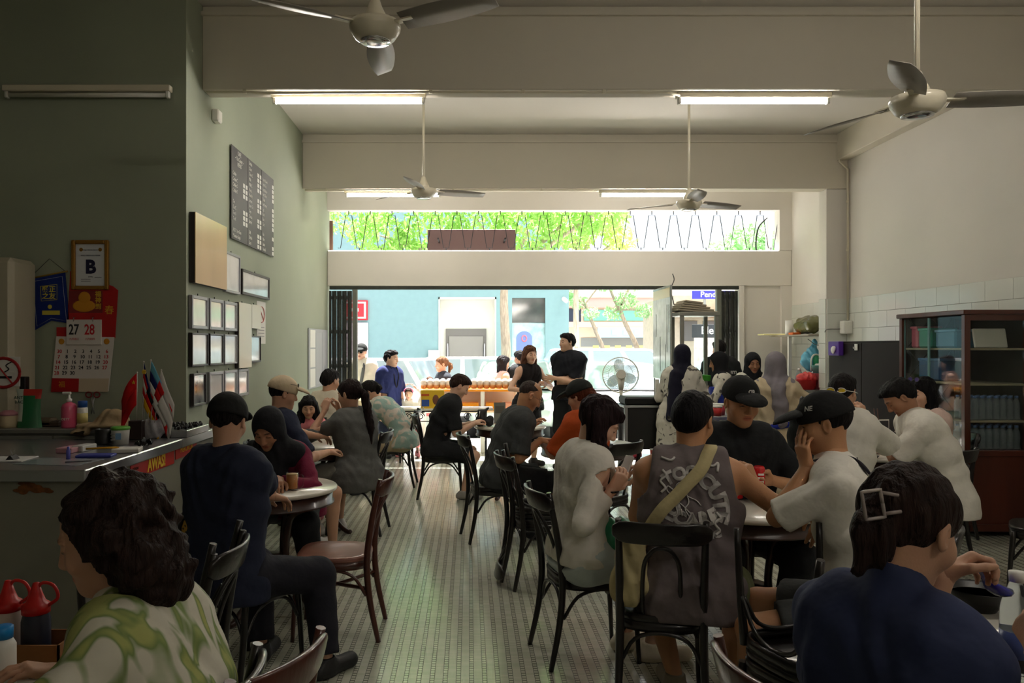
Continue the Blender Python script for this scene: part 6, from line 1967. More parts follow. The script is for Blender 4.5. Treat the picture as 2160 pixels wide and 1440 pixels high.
# ------------------------------------------------------------------ street outside
M_asph = mat('asphalt', (150, 148, 145), rough=.9, var=.1, vscale=3)
M_pave = mat('pavement', (206, 198, 190), rough=.85, var=.06, vscale=4)
struct('pavement', MB().box(-14, 20, 12.9, 14.0, -.2, -.01), M_pave)
struct('road', MB().box(-40, 60, 14.0, 70, -.3, -.12), M_asph)
sb = thing('signboard', 'back of a dark brown shop signboard behind the zigzag grille', 'signboard', (.035, 12.3, 3.09))
MB().box(-.68, .68, 0, .05, 0, .32, bev=.006).build('panel', mat('sign_brown', (66, 42, 38), rough=.6), sb)
for x in (-.5, .5): MB().tube([(x, -.46, .12), (x, .01, .12)], .014, 6).build('bracket', M_blackmetal, sb)
pl = thing('signboard_edge', 'narrow brown board standing at the left end of the grille', 'board', (XP(697, 11.95), 11.851, 2.98))
MB().box(-.05, .05, 0, .05, 0, .50, bev=.005).build('panel', mat('board_brown', (110, 80, 66), rough=.6), pl)
wp = thing('downpipe', 'white downpipe with clamp outside the right end of the grille', 'pipe', (XP(1622, 12.1), 12.1, 2.6))
MB().tube([(0, 0, -2.61), (0, 0, 1.7)], .05, 12).build('pipe_body', M_whiteplastic, wp)
MB().tube([(.10, -.02, .30), (.10, -.02, 1.3)], .018, 8).build('rod', M_alu, wp)
MB().tube(curve_pts([(-.05, -.06, .95), (-.18, -.06, .80), (-.22, -.06, .55), (-.20, -.06, .40)], 5), .012, 6).build('cable', M_black, wp)

# ---- teal shophouse across the street
M_teal = mat('teal_paint', (126, 158, 162), rough=.8, var=.03)
tb_ = thing('teal_building', 'turquoise painted building across the street with white loading bay', 'building', (0, 24, 0))
b = MB()
b.box(-14, -.93, 0, .3, 0, 6.2).box(.81, 1.29, 0, .3, 0, 6.2).box(2.29, 3.0, 0, .3, 0, 6.2).box(-.93, .81, 0, .3, 3.07, 6.2).box(1.29, 2.29, 0, .3, 3.07, 6.2).box(1.29, 2.29, 0, .3, 0, 1.1).box(2.7, 3.0, .3, 12, 0, 6.2).box(-14, 3.0, .3, 12, 6.0, 6.2)
b.build('wall', M_teal, tb_)
MB().box(-.93, .81, .5, .6, 0, 3.07).box(-.93, -.89, -.03, .5, 0, 3.09).box(.77, .81, -.03, .5, 0, 3.09).box(-.93, .81, -.03, .5, 3.03, 3.09).build('loading_bay', M_whiteplastic, tb_)
M_shut = mat('shutter_grey', (112, 108, 104), rough=.6)
s_ = MB().box(-.72, .52, .40, .5, 0, 2.15).build('shutter_frame', M_shut, tb_)
MB().box(-.62, .42, .36, .40, 0, 1.92).build('shutter', mat('shutter_dark', (140, 136, 130), rough=.5), s_)
for x in (-.66, .46): MB().tube([(x, .30, .5), (x, .30, 1.7)], .025, 8).build('handle', M_steel, s_)
wn = MB().box(1.29, 2.29, .10, .14, 2.33, 3.07).build('window_pane', mat('window_dark', (52, 58, 56), rough=.08, coat=.6, var=.5, vscale=2), tb_)
po_ = MB().box(1.29, 2.29, .08, .14, 1.1, 2.31).build('poster', mat('leaf_poster', (170, 206, 206), rough=.5, var=.35, vscale=4), tb_)
MB().prism([(1.42, 1.35), (1.90, 1.35)] + [(1.66 + .24 * math.cos(R(a)), 1.85 + .22 * math.sin(R(a))) for a in range(0, 181, 15)], .066, .08).build('blue_arch', mat('poster_blue', (110, 130, 200), rough=.6), po_)
MB().tube([(1.66 + .07 * math.cos(t), .062, 1.85 + .09 * math.sin(t)) for t in [2 * PI * k / 16 for k in range(17)]], .02, 6).build('poster_mark', mat('poster_pink', (226, 120, 130)), po_)
rs = thing('red_sign', 'red and white square sign on the turquoise wall behind the gate', 'sign', (XP(755, 23.9), 23.955, ZP(675, 23.9)))
MB().box(-.45, .29, -.04, .04, 0, .60, bev=.01).build('panel', mat('sign_bright_red', (204, 36, 50), rough=.5), rs)
MB().box(-.40, .24, -.05, -.04, .05, .55).build('white_border', M_paper, rs)
MB().box(-.34, .18, -.06, -.05, .10, .50).build('red_field', mat('sign_bright_red', (204, 36, 50)), rs)
MB().box(-.25, .02, -.07, -.06, .26, .36, bev=.03).build('white_bar', M_paper, rs)
pp = thing('leaf_poster', 'pale flowery poster under the red sign', 'poster', (XP(755, 23.9), 23.95, 1.2))
MB().box(-.45, .30, -.02, .02, 0, 1.12).build('sheet', mat('flower_poster', (226, 206, 214), rough=.5, var=.3, vscale=5), pp)
cc = thing('security_camera', 'white security camera at the right end of the turquoise wall', 'camera', (XP(1190, 23.8), 23.8, ZP(632, 23.8)))
MB().tube([(0, .1, 0), (-.02, -.05, .02), (.06, -.15, -.06)], [.03, .07, .06], 10).build('housing', M_whiteplastic, cc)
MB().tube([(0, .2, .05), (0, .0, .03)], .03, 8).build('bracket', M_whiteplastic, cc)
wbx = thing('utility_box', 'white utility box on the turquoise wall left of the bay', 'box', (XP(915, 23.9), 23.9, ZP(755, 23.9)))
MB().box(-.16, .16, -.12, .08, 0, .24, bev=.01).build('box_body', M_whiteplastic, wbx)
# ---- far row of shops
fb = thing('far_shophouses', 'cream and salmon row of shophouses far down the street', 'building', (0, 40, 0))
M_far = mat('far_cream', (238, 224, 204), rough=.8); M_sal = mat('far_salmon', (232, 168, 160), rough=.8)
MB().box(3.5, 26, 0, 6, 0, 4.6).build('wall', M_far, fb)
MB().box(3.5, 26, -.25, 0, 3.55, 4.05).build('salmon_band', M_sal, fb)
MB().box(3.5, 26, -.35, 0, 4.05, 4.6).build('parapet', mat('far_white', (230, 224, 210)), fb)
MB().box(5.75, 10.2, -.10, 0, 2.9, 3.45).build('green_shutters', mat('far_green', (120, 200, 182), rough=.6), fb)
MB().box(4.9, 5.6, -.10, 0, 2.85, 3.5).build('dark_window', mat('far_window', (50, 58, 84), rough=.2), fb)
MB().box(3.5, 26, -.9, 0, 2.55, 2.82).build('canopy_edge', mat('far_orange', (234, 190, 166)), fb)
MB().box(6.3, 9.4, -.95, -.85, 2.05, 2.55).build('shop_sign', mat('far_blue', (160, 194, 226), rough=.5), fb)
for k in range(4): MB().box(7.0 + .55 * k, 7.25 + .55 * k, -.99, -.95, 2.2, 2.42).build('sign_character', M_paper, fb)
MB().box(5.6, 9.4, -.06, 0, 1.6, 2.05).build('shopfront_glass', mat('far_dark', (140, 148, 150), rough=.3), fb)
for k in range(14): MB().box(5.6 + .5 * k, 5.85 + .5 * k, -4.0, -3.9, 1.55, 1.66).build('barrier_stripe', mat('far_yellow', (226, 214, 120)), fb)
rb = thing('right_shops', 'brownish shop building behind the showcase with signs', 'building', (0, 28, 0))
MB().box(7.2, 16, 0, 5, 0, 3.4).build('wall', mat('right_shop_wall', (200, 186, 168), rough=.8, var=.1), rb)
MB().box(7.1, 16, -.8, 0, 2.6, 2.8, M=None).build('awning', mat('awning_brown', (150, 124, 100), rough=.8), rb)
for k in range(5): MB().box(7.4 + .8 * k, 8.0 + .8 * k, -.05, 0, 1.8, 2.5).build('window', mat('right_window', (110, 104, 104), rough=.3), rb)
def at_(px, D): return XP(px, D)
bl = thing('blue_shop_sign', 'blue shop sign with white lettering seen at top right of the opening', 'sign', (XP(1461, 21), 21, ZP(630, 21)))
MB().box(0, 1.1, 0, .06, 0, .215, bev=.005).build('panel', mat('sign_blue', (50, 50, 190), rough=.5), bl)
text('lettering', 'Pendaftar', .21, M_paper, bl, (.20, -.004, .11), align='LEFT', bold=.003)
MB().box(.3, .36, .02, .06, -3.0, 0).build('post', M_alu, bl)
bk2 = thing('black_shop_sign', 'black shop sign with white lettering behind the showcase', 'sign', (XP(1480, 21.5), 21.5, ZP(712, 21.5)))
MB().box(-.25, 1.0, 0, .05, .0, .36, bev=.005).build('panel', mat('sign_black', (48, 50, 54), rough=.5), bk2)
text('lettering', 'Electrik', .29, M_paper, bk2, (-.02, -.004, .19), align='LEFT', bold=.004)
MB().box(-.2, .9, .01, .04, -1.97, 0).build('poster_stand', mat('flower_poster2', (214, 200, 190), rough=.6, var=.4, vscale=8), bk2)

# ---- parked cars
M_tyre = mat('tyre', (26, 26, 28), rough=.8)
M_carglass = mat('car_glass', (132, 148, 150), rough=.05, coat=.8)
def car(label, x, y, rz, colr, hgt=1.5, ln=4.2, wd=1.72, hatch=True):
    c = thing('car', label, 'car', (x, y, -.12), rz)
    m = mat('car_%d_%d_%d' % colr, colr, rough=.25, coat=1.0)
    # body: a lofted profile along y (front at +y)
    st = [(-ln / 2, .45, .80, .78), (-ln / 2 + .08, .32, .98, .93), (-ln * .25, .22, .96, 1.0), (0, .2, .95, 1.0), (ln * .22, .22, .93, 1.0), (ln * .40, .25, .82, .95), (ln / 2 - .06, .32, .68, .86), (ln / 2, .40, .60, .78)]
    vs_, fs = [], []
    K = 12
    for (yy, zb, zt, ws) in st:
        w2 = wd / 2 * ws
        ring = [(-w2 * .92, zb), (-w2, zb + .12), (-w2, (zb + zt) / 2 + .06), (-w2 * .95, zt - .05), (-w2 * .85, zt), (-w2 * .3, zt + .02), (w2 * .3, zt + .02), (w2 * .85, zt), (w2 * .95, zt - .05), (w2, (zb + zt) / 2 + .06), (w2, zb + .12), (w2 * .92, zb)]
        for a, z in ring: vs_.append((a, yy, z))
    for i in range(len(st) - 1):
        for k in range(K): fs.append((i * K + k, i * K + (k + 1) % K, (i + 1) * K + (k + 1) % K, (i + 1) * K + k))
    fs += [tuple(range(K)), tuple(range((len(st) - 1) * K, len(st) * K))[::-1]]
    MB().add(vs_, fs, True).build('body', m, c)
    # cabin
    yr0 = -ln / 2 + (.10 if hatch else .6); yr1 = yr0 + .45; yf1 = ln * .12; yf0 = ln * .30
    w2 = wd / 2
    zt, zb = hgt, .93
    lo = [(-w2 * .93, yr0, zb), (w2 * .93, yr0, zb), (w2 * .93, yf0, zb), (-w2 * .93, yf0, zb)]
    hi = [(-w2 * .74, yr1, zt - .03), (w2 * .74, yr1, zt - .03), (w2 * .74, yf1, zt - .03), (-w2 * .74, yf1, zt - .03)]
    tp_ = [(-w2 * .62, yr1 + .1, zt), (w2 * .62, yr1 + .1, zt), (w2 * .62, yf1 - .15, zt), (-w2 * .62, yf1 - .15, zt)]
    v = lo + hi + tp_
    MB().add(v, [(0, 1, 5, 4), (1, 2, 6, 5), (2, 3, 7, 6), (3, 0, 4, 7), (4, 5, 9, 8), (5, 6, 10, 9), (6, 7, 11, 10), (7, 4, 8, 11), (8, 9, 10, 11)], False).build('cabin', m, c)
    def pane(a, b_, c_, d_, name, out, ins=.10):
        q = [Vector(p) for p in (a, b_, c_, d_)]; ctr = sum(q, Vector()) / 4
        q = [p.lerp(ctr, ins) + Vector(out) * .012 for p in q]
        MB().add(q + [p - Vector(out) * .01 for p in q], [(0, 1, 2, 3), (7, 6, 5, 4), (0, 4, 5, 1), (1, 5, 6, 2), (2, 6, 7, 3), (3, 7, 4, 0)]).build(name, M_carglass, c)
    pane(lo[0], lo[1], hi[1], hi[0], 'rear_window', (0, -1, .3))
    pane(lo[2], lo[3], hi[3], hi[2], 'windscreen', (0, 1, .5), .06)
    for sx, i0, i1, j0, j1 in ((1, 1, 2, 1, 2), (-1, 3, 0, 3, 0)):
        A, B, C_, D_ = Vector(lo[i0]), Vector(lo[i1]), Vector(hi[j1]), Vector(hi[j0])
        for f0, f1 in ((.02, .34), (.36, .66), (.68, .98)):
            pane(A.lerp(B, f0), A.lerp(B, f1), D_.lerp(C_, f1), D_.lerp(C_, f0), 'side_window', (sx, 0, .15), .07)
    for sx in (-1, 1):
        for yy in (-ln * .31, ln * .31):
            Mw = Matrix.Translation((sx * (wd / 2 - .08), yy, .31)) @ Matrix.Rotation(R(90), 4, 'Y')
            w = MB().lathe([(.001, -.1), (.22, -.1), (.30, -.09), (.31, 0), (.30, .09), (.22, .1), (.001, .1)], 20, M=Mw).build('wheel', M_tyre, c)
            MB().lathe([(.001, -.108), (.19, -.104), (.19, .104), (.001, .108)], 14, M=Mw).build('rim', M_steel, w)
        MB().ball((sx * wd * .41, -ln / 2 + .10, .84), (.10, .10, .12), 10, 6).build('tail_light', mat('tail_red', (190, 20, 40), rough=.2, coat=.6), c)
        MB().ball((sx * wd * .38, ln / 2 - .10, .62), (.16, .10, .08), 10, 6).build('headlight', mat('headlight', (226, 230, 232), rough=.1, coat=.6), c)
        MB().ball((sx * (wd / 2 + .06), ln * .22, .98), (.09, .06, .06), 10, 6).build('wing_mirror', m, c)
    for yy, nm in ((ln / 2 - .01, 'front_plate'), (-ln / 2 - .005, 'rear_plate')):
        MB().box(-.26, .26, yy - .01, yy + .01, .48, .59).build(nm, M_black, c)
    return c
car('white hatchback parked behind the man in cream shirt', -2.35, 16.2, 66, (236, 236, 236))
car('white car parked before the loading bay, rear towards the left', .55, 19.2, -80, (238, 238, 238), 1.48)
car('silver green car parked nose-in behind the snack stall', .95, 16.3, 175, (150, 168, 158), 1.45, hatch=False)
car('white people carrier parked at right beyond the pedestal fan', 3.75, 19.4, -88, (240, 240, 240), 1.68, 4.5)
car('white car parked nose towards the pedestal fan', 2.95, 15.9, 178, (240, 240, 240), 1.40, hatch=False)
car('white saloon at far right behind the showcase', 7.2, 18.5, -85, (236, 236, 238), 1.5)

# ---- trees
M_bark = mat('tree_bark', (176, 160, 142), rough=.9, bump=.7, bscale=9, var=.3, vscale=12, stretch=(3, 3, .5))
def leafmat(name, col):
    m = mat(name, col, rough=.5, var=.35, vscale=1.2)
    t, b = nodes_of(m)
    tr = t.nodes.new('ShaderNodeBsdfTranslucent'); tr.inputs[0].default_value = lin(tuple(min(255, int(c * 1.2)) for c in col))
    mx = t.nodes.new('ShaderNodeMixShader'); mx.inputs[0].default_value = .45
    t.links.new(b.outputs[0], mx.inputs[1]); t.links.new(tr.outputs[0], mx.inputs[2])
    t.links.new(mx.outputs[0], t.nodes['Material Output'].inputs[0])
    return m
def foliage(n, centres, leaf, seed):
    """n leaf blades scattered in clusters, two triangles each"""
    g = np.random.default_rng(seed)
    c = np.array([q[:3] for q in centres]); rr = np.array([q[3] for q in centres])
    w = rr ** 2; i = g.choice(len(c), n, p=w / w.sum())
    d = g.normal(size=(n, 3)); d /= np.linalg.norm(d, axis=1)[:, None]
    p = c[i] + d * (rr[i] * g.uniform(.35, 1.0, n) ** .6)[:, None] * np.array([1, 1, .75])
    a = g.normal(size=(n, 3)); a /= np.linalg.norm(a, axis=1)[:, None]; a[:, 2] -= .4
    b = np.cross(a, g.normal(size=(n, 3))); b /= np.linalg.norm(b, axis=1)[:, None]
    s = (leaf * g.uniform(.6, 1.3, n))[:, None]
    V = np.stack([p - a * s, p + b * s * .38, p + a * s, p - b * s * .38], 1).reshape(-1, 3)
    Q = np.arange(n * 4).reshape(-1, 4)
    return V, Q
def tree(label, x, y, trunk, rad, centres, n, leaf, m, seed, name='tree'):
    t_ = thing(name, label, 'tree', (x, y, -.1))
    pts = curve_pts(trunk, 5)
    MB().tube(pts, [rad * (1 - .45 * i / (len(pts) - 1)) for i in range(len(pts))], 12).build('trunk', M_bark, t_)
    top = Vector(trunk[-1])
    for q in centres[:6]:
        MB().tube(curve_pts([top * .92, top.lerp(Vector(q[:3]), .5) + Vector((0, 0, -.1)), Vector(q[:3])], 3), [rad * .4] * 6 + [rad * .12], 6).build('branch', M_bark, t_)
    V, Q = foliage(n, centres, leaf, seed)
    o = npmesh('foliage', V, Q, m, t_); o.data.polygons.foreach_set('use_smooth', np.zeros(len(Q), dtype=bool)); tag(o, kind='stuff')
    return t_
LG = leafmat('leaf_green', (146, 184, 96)); LG2 = leafmat('leaf_yellow_green', (176, 200, 116)); LG3 = leafmat('leaf_pale', (160, 194, 146))
tree('street tree with pale trunk standing before the turquoise building', XP(1066, 17), 17, [(0, 0, 0), (.02, 0, 1.4), (-.03, 0, 2.6), (0, 0, 3.4)], .125,
     [(-1.6, .2, 4.1, .8), (-.6, -.2, 4.4, .8), (.5, 0, 4.2, .8), (1.3, .3, 4.4, .8), (-2.7, .2, 4.1, .7), (2.0, 0, 4.6, .7), (-3.2, .5, 4.6, .8), (0, 0, 5.2, 1.2), (-1.8, 0, 5.3, 1.1), (1.6, 0, 5.4, 1.0), (-2.2, 0, 3.75, .45), (-.1, .0, 3.85, .4)], 9000, .085, LG, 1)
tree('slim young tree before the far salmon shops, left one', XP(1262, 31), 31, [(.25, 0, 0), (.2, 0, 1.5), (-.1, 0, 2.3), (-.6, 0, 3.6)], .10, [(-.8, 0, 3.5, .4), (-1.3, 0, 3.9, .5), (-.3, 0, 3.0, .35), (.4, 0, 4.4, .6)], 900, .10, LG3, 2, 'young_tree')
tree('slim young tree before the far salmon shops, right one', XP(1330, 31), 31, [(.4, 0, 0), (.3, 0, 1.5), (-.2, 0, 2.6), (-.5, 0, 3.4)], .12, [(-.7, 0, 3.0, .4), (-.2, 0, 3.5, .5), (.5, 0, 3.1, .4), (.2, 0, 4.4, .7), (-.9, 0, 4.2, .5)], 1100, .10, LG3, 3, 'young_tree')
tree('bushy green tree seen through the right end of the grille', XP(1580, 26), 26, [(0, 0, 0), (0, 0, 3.6)], .14, [(0, 0, 5.2, .8), (-.8, 0, 4.8, .6), (.8, 0, 5.0, .7), (0, 0, 4.5, .6), (1.6, 0, 5.2, .7)], 2600, .12, LG3, 4)
tree('yellow green tree behind the grille right of the signboard', XP(1215, 20), 20, [(0, 0, 0), (0, 0, 3.8)], .10, [(0, 0, 4.5, .55), (-.7, 0, 4.9, .5), (.6, 0, 4.9, .6), (1.1, 0, 4.4, .45), (.2, 0, 5.4, .7)], 2400, .09, LG2, 5)
# ------------------------------------------------------------------ people
FB = fabric
navy = FB('cloth_navy', (36, 41, 60)); blk = FB('cloth_black', (28, 29, 31)); wht = FB('cloth_white', (228, 224, 214)); cream = FB('cloth_cream', (220, 210, 190))
charc = FB('cloth_charcoal', (62, 64, 64)); grey = FB('cloth_grey', (92, 92, 90)); taupe = FB('cloth_taupe', (108, 98, 98)); orange = FB('cloth_orange', (176, 74, 28))
khaki = FB('cloth_khaki', (176, 160, 132)); olive = FB('cloth_olive', (104, 108, 76)); maroon = FB('cloth_maroon', (110, 20, 52)); pinkc = FB('cloth_pink', (214, 128, 134))
denim = FB('cloth_pale_denim', (196, 206, 206)); blkscarf = FB('scarf_black', (24, 24, 28)); navyscarf = FB('scarf_navy', (26, 26, 42)); greyscarf = FB('scarf_grey', (124, 118, 124)); beigec = FB('cloth_beige', (186, 170, 142))
royal = FB('apron_blue', (34, 48, 140)); capblk = FB('cap_black', (26, 26, 26)); capbeige = FB('cap_beige', (196, 178, 150)); capolive = FB('cap_dark', (34, 36, 34)); whiteish = FB('strap_cream', (190, 176, 132))
HB = (26, 22, 22); HBR = (58, 38, 30)

def pattern(name, base, ink, scale, lo, hi, stretch=(1, 1, 1), kind='noise', third=None):
    m = FB(name, base)
    t, b = nodes_of(m)
    tc = t.nodes.new('ShaderNodeTexCoord'); mp = t.nodes.new('ShaderNodeMapping'); mp.inputs['Scale'].default_value = stretch; mp.inputs['Rotation'].default_value = (0, R(35), R(20))
    n = t.nodes.new('ShaderNodeTexNoise'); n.inputs['Scale'].default_value = scale; n.inputs['Detail'].default_value = 1.5; n.inputs['Distortion'].default_value = 1.2
    r = t.nodes.new('ShaderNodeValToRGB'); e = r.color_ramp.elements
    e[0].position = lo; e[0].color = lin(base); e[1].position = hi; e[1].color = lin(ink)
    if third:
        x = e.new(min(hi + .07, .99)); x.color = lin(third)
    t.links.new(tc.outputs['Object'], mp.inputs[0]); t.links.new(mp.outputs[0], n.inputs['Vector']); t.links.new(n.outputs['Fac'], r.inputs[0]); t.links.new(r.outputs[0], b.inputs['Base Color'])
    return m
palm = pattern('cloth_palm_leaf', (206, 202, 186), (120, 140, 84), 6.5, .45, .51, (1.8, 1.2, .38), third=(168, 172, 104))
palm.node_tree.nodes['Principled BSDF'].inputs['Roughness'].default_value = .8
batik = pattern('cloth_grey_batik', (206, 202, 190), (92, 88, 84), 12, .60, .64, (1, 1, .8))
aqua = pattern('cloth_aqua_camo', (150, 176, 168), (206, 196, 184), 8, .50, .58, (1, 1, 1))

# --- foreground
P1 = person('person with curly dark hair and palm leaf print shirt at lower left table', (222, 1132, 1.80), 84, sex='f', pitch=18, hyaw=12, skin='mid', near=True, chk='P1',
            hair=dict(style='curly', col=(40, 28, 24), long=.25), top=dict(m=palm, sleeve=.46, loose=.012, wr=.004), bottom=dict(m=khaki, length=1.8),
            arms=dict(L=dict(w=(-.22, .46, .80), pole=(-.8, -.2, -.4)), R=dict(w=(.12, .42, .80), pole=(.6, -.2, -.8))))
hc_ = MB().tube(curve_pts([P1['hp'](.075, .035, .085), P1['hp'](.10, .03, .06), P1['hp'](.112, .025, .03)], 4), .006, 8).build('hair_clip', mat('gold_clip', (206, 170, 90), rough=.25, metal=.8), P1['body'])
P2 = person('person in navy polo with hair clip lifting a blue spoon at lower right', (1918, 1112, 1.62), -62, sex='f', pitch=22, skin='mid', near=True, chk='P2',
            hair=dict(style='bun', col=(40, 28, 24)), top=dict(m=FB('cloth_polo_navy', (48, 56, 88)), sleeve=.45, loose=.014, neck=.045), bottom=dict(m=blk, length=1.9),
            arms=dict(R=dict(W=W(1985, 1215, 1.75), pole=(.15, -.5, -1), dirW=(.5, .1, .25), nW=(.1, -.5, -.8), curl=.75), L=dict(w=(-.20, .38, .82))))
cl_ = MB(); cc_ = P2['loc'](W(1842, 1064, 1.53)); uu = P2['Rz'].transposed() @ Vector((1, 0, .15)); vv = P2['Rz'].transposed() @ Vector((-.12, .1, 1))
cl_.tube([cc_ + uu * (.018 * max(-1, min(1, 1.5 * math.cos(t)))) + vv * (.026 * max(-1, min(1, 1.5 * math.sin(t)))) for t in [2 * PI * k / 24 for k in range(25)]], .0036, 8)
cl_.tube([cc_ + uu * .02 + vv * .02, cc_ + uu * .05 + vv * .01], .004, 6).tube([cc_ + uu * .02 - vv * .02, cc_ + uu * .05 - vv * .02], .004, 6)
cl_.build('hair_clip', mat('clear_clip', (150, 138, 134), rough=.15, coat=.6), P2['body'])
sp2 = thing('blue_spoon', 'bright blue plastic spoon held over the black bowl', 'spoon', (0, 0, 0))
MB().tube(curve_pts([W(2040, 1180, 1.80), W(2062, 1200, 1.82), W(2085, 1228, 1.84), W(2110, 1246, 1.86), W(2132, 1244, 1.88)], 4), [.010] * 8 + [.014, .020, .024, .026, .026, .024, .020, .014, .008][:9], 10, flat=.5).build('spoon_body', mat('spoon_blue', (24, 20, 150), rough=.25, coat=.4), sp2)
P3 = person('person in grey sleeve holding a water bottle, cut off by the picture edge', (1.22, 1.20, 1.27), 12, pitch=5, skin='mid', near=True, chk='P3',
            hair=dict(style='short', col=HB), top=dict(m=grey, sleeve=.84, loose=.008), bottom=dict(m=blk, length=1.9),
            arms=dict(L=dict(W=W(2192, 1372, 1.66), pole=(-.6, -.2, -1), dirW=(0.12, .75, .45), nW=(.9, .2, 0), curl=.6), R=dict(w=(.2, .42, .82))))

# --- counter side
P4 = person('person in navy tee and dark cap seen from behind at the mug table', (481, 888, 3.78), -24, pitch=12, hyaw=22, skin='mid', near=True, chk='P4',
            hair=dict(style='cap', col=HB), top=dict(m=navy, sleeve=.44, loose=.014, hem=-.12), bottom=dict(m=FB('cloth_darkjean', (36, 36, 44)), length=1.95),
            arms=dict(R=dict(W=W(560, 1042, 4.35), pole=(.9, -.1, -.8), curl=.5), L=dict(w=(-.10, .50, .80))), legs=dict(R=dict(a=(.36, .30, .085)), L=dict(a=(-.05, .32, .085))))
add_cap(P4, capblk, low=.02, brim_dir=0)
P5 = person('person in black headscarf and maroon sleeves bending over the mug table', (566, 905, 4.98), 176, sex='f', pitch=30, hyaw=-6, skin='tan', near=True, chk='P5', s=1.05,
            top=dict(m=maroon, sleeve=.94, loose=.012), bottom=dict(m=blk, length=1.95), shoes=(50, 44, 44),
            arms=dict(L=dict(W=W(585, 1012, 4.72), pole=(-.8, -.1, -.6), dirW=(.2, -.9, -.05), curl=.55), R=dict(w=(.20, .36, .80))), legs=dict(L=dict(a=(-.26, .34, .085)), R=dict(a=(.18, .30, .085))))
add_hijab(P5, blkscarf, drape=.30, loose=.01)
P6 = person('person in beige cap and navy tee with sunglasses on the brim', (598, 830, 6.02), -52, pitch=10, hyaw=-12, skin='mid', chk='P6', back_=0.03,
            hair=dict(style='cap', col=HB), top=dict(m=navy, sleeve=.45, loose=.014), bottom=dict(m=khaki, length=.86, loose=.02), shoes=(190, 186, 180),
            arms=dict(L=dict(W=W(690, 925, 6.62), pole=(-.6, -.2, -1)), R=dict(w=(.2, .34, .80), pole=(.7, -.2, -.8))), legs=dict(L=dict(a=(-.10, .40, .085)), R=dict(a=(.16, .40, .085))))
add_cap(P6, capbeige, brim_dir=0, low=.025)
add_glasses(P6, M_black, mat('dark_lens', (20, 20, 22), rough=.05, coat=.8), up=(-.01, .070, 0), name='sunglasses')
P7 = person('person, a girl in pink top with long hair facing the camera', (651, 858, 7.55), 180, s=.80, sex='f', child=True, seat=.46, pitch=18, hyaw=10, skin='mid', chk='P7',
            hair=dict(style='long', col=HB, long=.28), top=dict(m=pinkc, sleeve=.25, loose=.006), bottom=dict(m=denim, length=.7), shoes=(200, 120, 130))
P8 = person('person in cream shirt seen from behind by the notice board', (697, 803, 8.35), -22, pitch=12, hyaw=-14, skin='mid', chk='P8',
            hair=dict(style='short', col=HB), top=dict(m=cream, sleeve=.47, loose=.02), bottom=dict(m=khaki, length=1.8))
P9 = person('person in grey oversized tee with very long ponytail', (737, 832, 6.72), 52, sex='f', pitch=10, hyaw=12, skin='mid', chk='P9', back_=0.06, s=1.03,
            hair=dict(style='pony', col=(34, 24, 24), long=.62, back=(.03, -.05)), top=dict(m=grey, sleeve=.56, loose=.026, hem=-.14, wr=.005), bottom=dict(m=FB('cloth_greyshort', (128, 126, 120)), length=.75, loose=.03), shoes=(196, 192, 188),
            arms=dict(L=dict(w=(-.10, .30, 1.06), pole=(-.8, .2, -1), dir=(.3, .1, .9), curl=.6), R=dict(w=(.06, .30, 1.05), pole=(.5, .5, -1), dir=(-.2, .1, .9), curl=.6)))
P10 = person('person in aqua patterned shirt bending over a phone at the far table', (780, 826, 9.18), 82, sex='f', pitch=48, skin='mid', chk='P10', back_=0.33,
             hair=dict(style='pony', col=HB, long=.20, back=(0, .02)), top=dict(m=aqua, sleeve=.44, loose=.018), bottom=dict(m=khaki, length=.8, loose=.02), shoes=(60, 56, 54),
             arms=dict(L=dict(w=(-.06, .62, .86)), R=dict(w=(.08, .60, .88), curl=.6)))
ph = thing('phone', 'white phone in the hand of the bending person in aqua shirt', 'phone', (XP(782, 9.1), 9.05, ZP(853, 9.1)), 30)
MB().box(-.04, .04, -.005, .005, -.06, .06, bev=.006, M=Matrix.Rotation(R(-30), 4, 'X')).build('phone_body', M_whiteplastic, ph)  # whole body in plain white plastic
# --- middle tables
P11 = person('person, a young man in black tee bending over his bag', (970, 814, 8.45), -84, pitch=34, skin='pale', chk='P11', back_=0.2,
             hair=dict(style='short', col=(52, 36, 30), tuft=.003), top=dict(m=blk, sleeve=.45, loose=.016), bottom=dict(m=blk, length=.85), shoes=(150, 146, 140),
             arms=dict(R=dict(W=W(1000, 893, 8.35), pole=(.4, -.4, -1), curl=.6), L=dict(W=W(1005, 890, 8.6), pole=(-.4, -.4, -1), curl=.6)), legs=dict(R=dict(a=(.1, .30, .085)), L=dict(a=(-.1, .36, .085))))
MB().box(.10, .125, -.13, -.12, P11['N'].z - .10, P11['N'].z - .07).build('collar_logo', M_paper, P11['body'])
P12 = person('person, a balding man in glasses, grey tee and black shorts', (1118, 835, 6.65), -80, pitch=34, skin='warm', near=True, chk='P12', back_=0.19, s=1.03,
             hair=dict(style='bald', col=(60, 50, 46), tuft=.001), top=dict(m=charc, sleeve=.45, loose=.016), bottom=dict(m=blk, length=.84, loose=.022), shoes=(24, 24, 26),
             arms=dict(R=dict(W=W(1140, 928, 6.5), pole=(.3, -.5, -1), dirW=(1, .3, .02), curl=.4), L=dict(W=W(1120, 905, 6.95), pole=(-.2, .1, -1), dirW=(.5, 0, .8), curl=.5)),
             legs=dict(R=dict(a=(.10, .42, .085)), L=dict(a=(-.08, .40, .085))))
add_glasses(P12, M_chrome, None, name='spectacles')
P13 = person('person in orange top and black cap with reddish ponytail', (1222, 836, 6.42), 38, sex='f', pitch=16, hyaw=14, skin='mid', chk='P13', back_=0.06, s=1.02,
             hair=dict(style='pony', col=(92, 46, 30), long=.26, back=(-.02, -.03)), top=dict(m=orange, sleeve=.46, loose=.022, wr=.005), bottom=dict(m=blk, length=1.8))
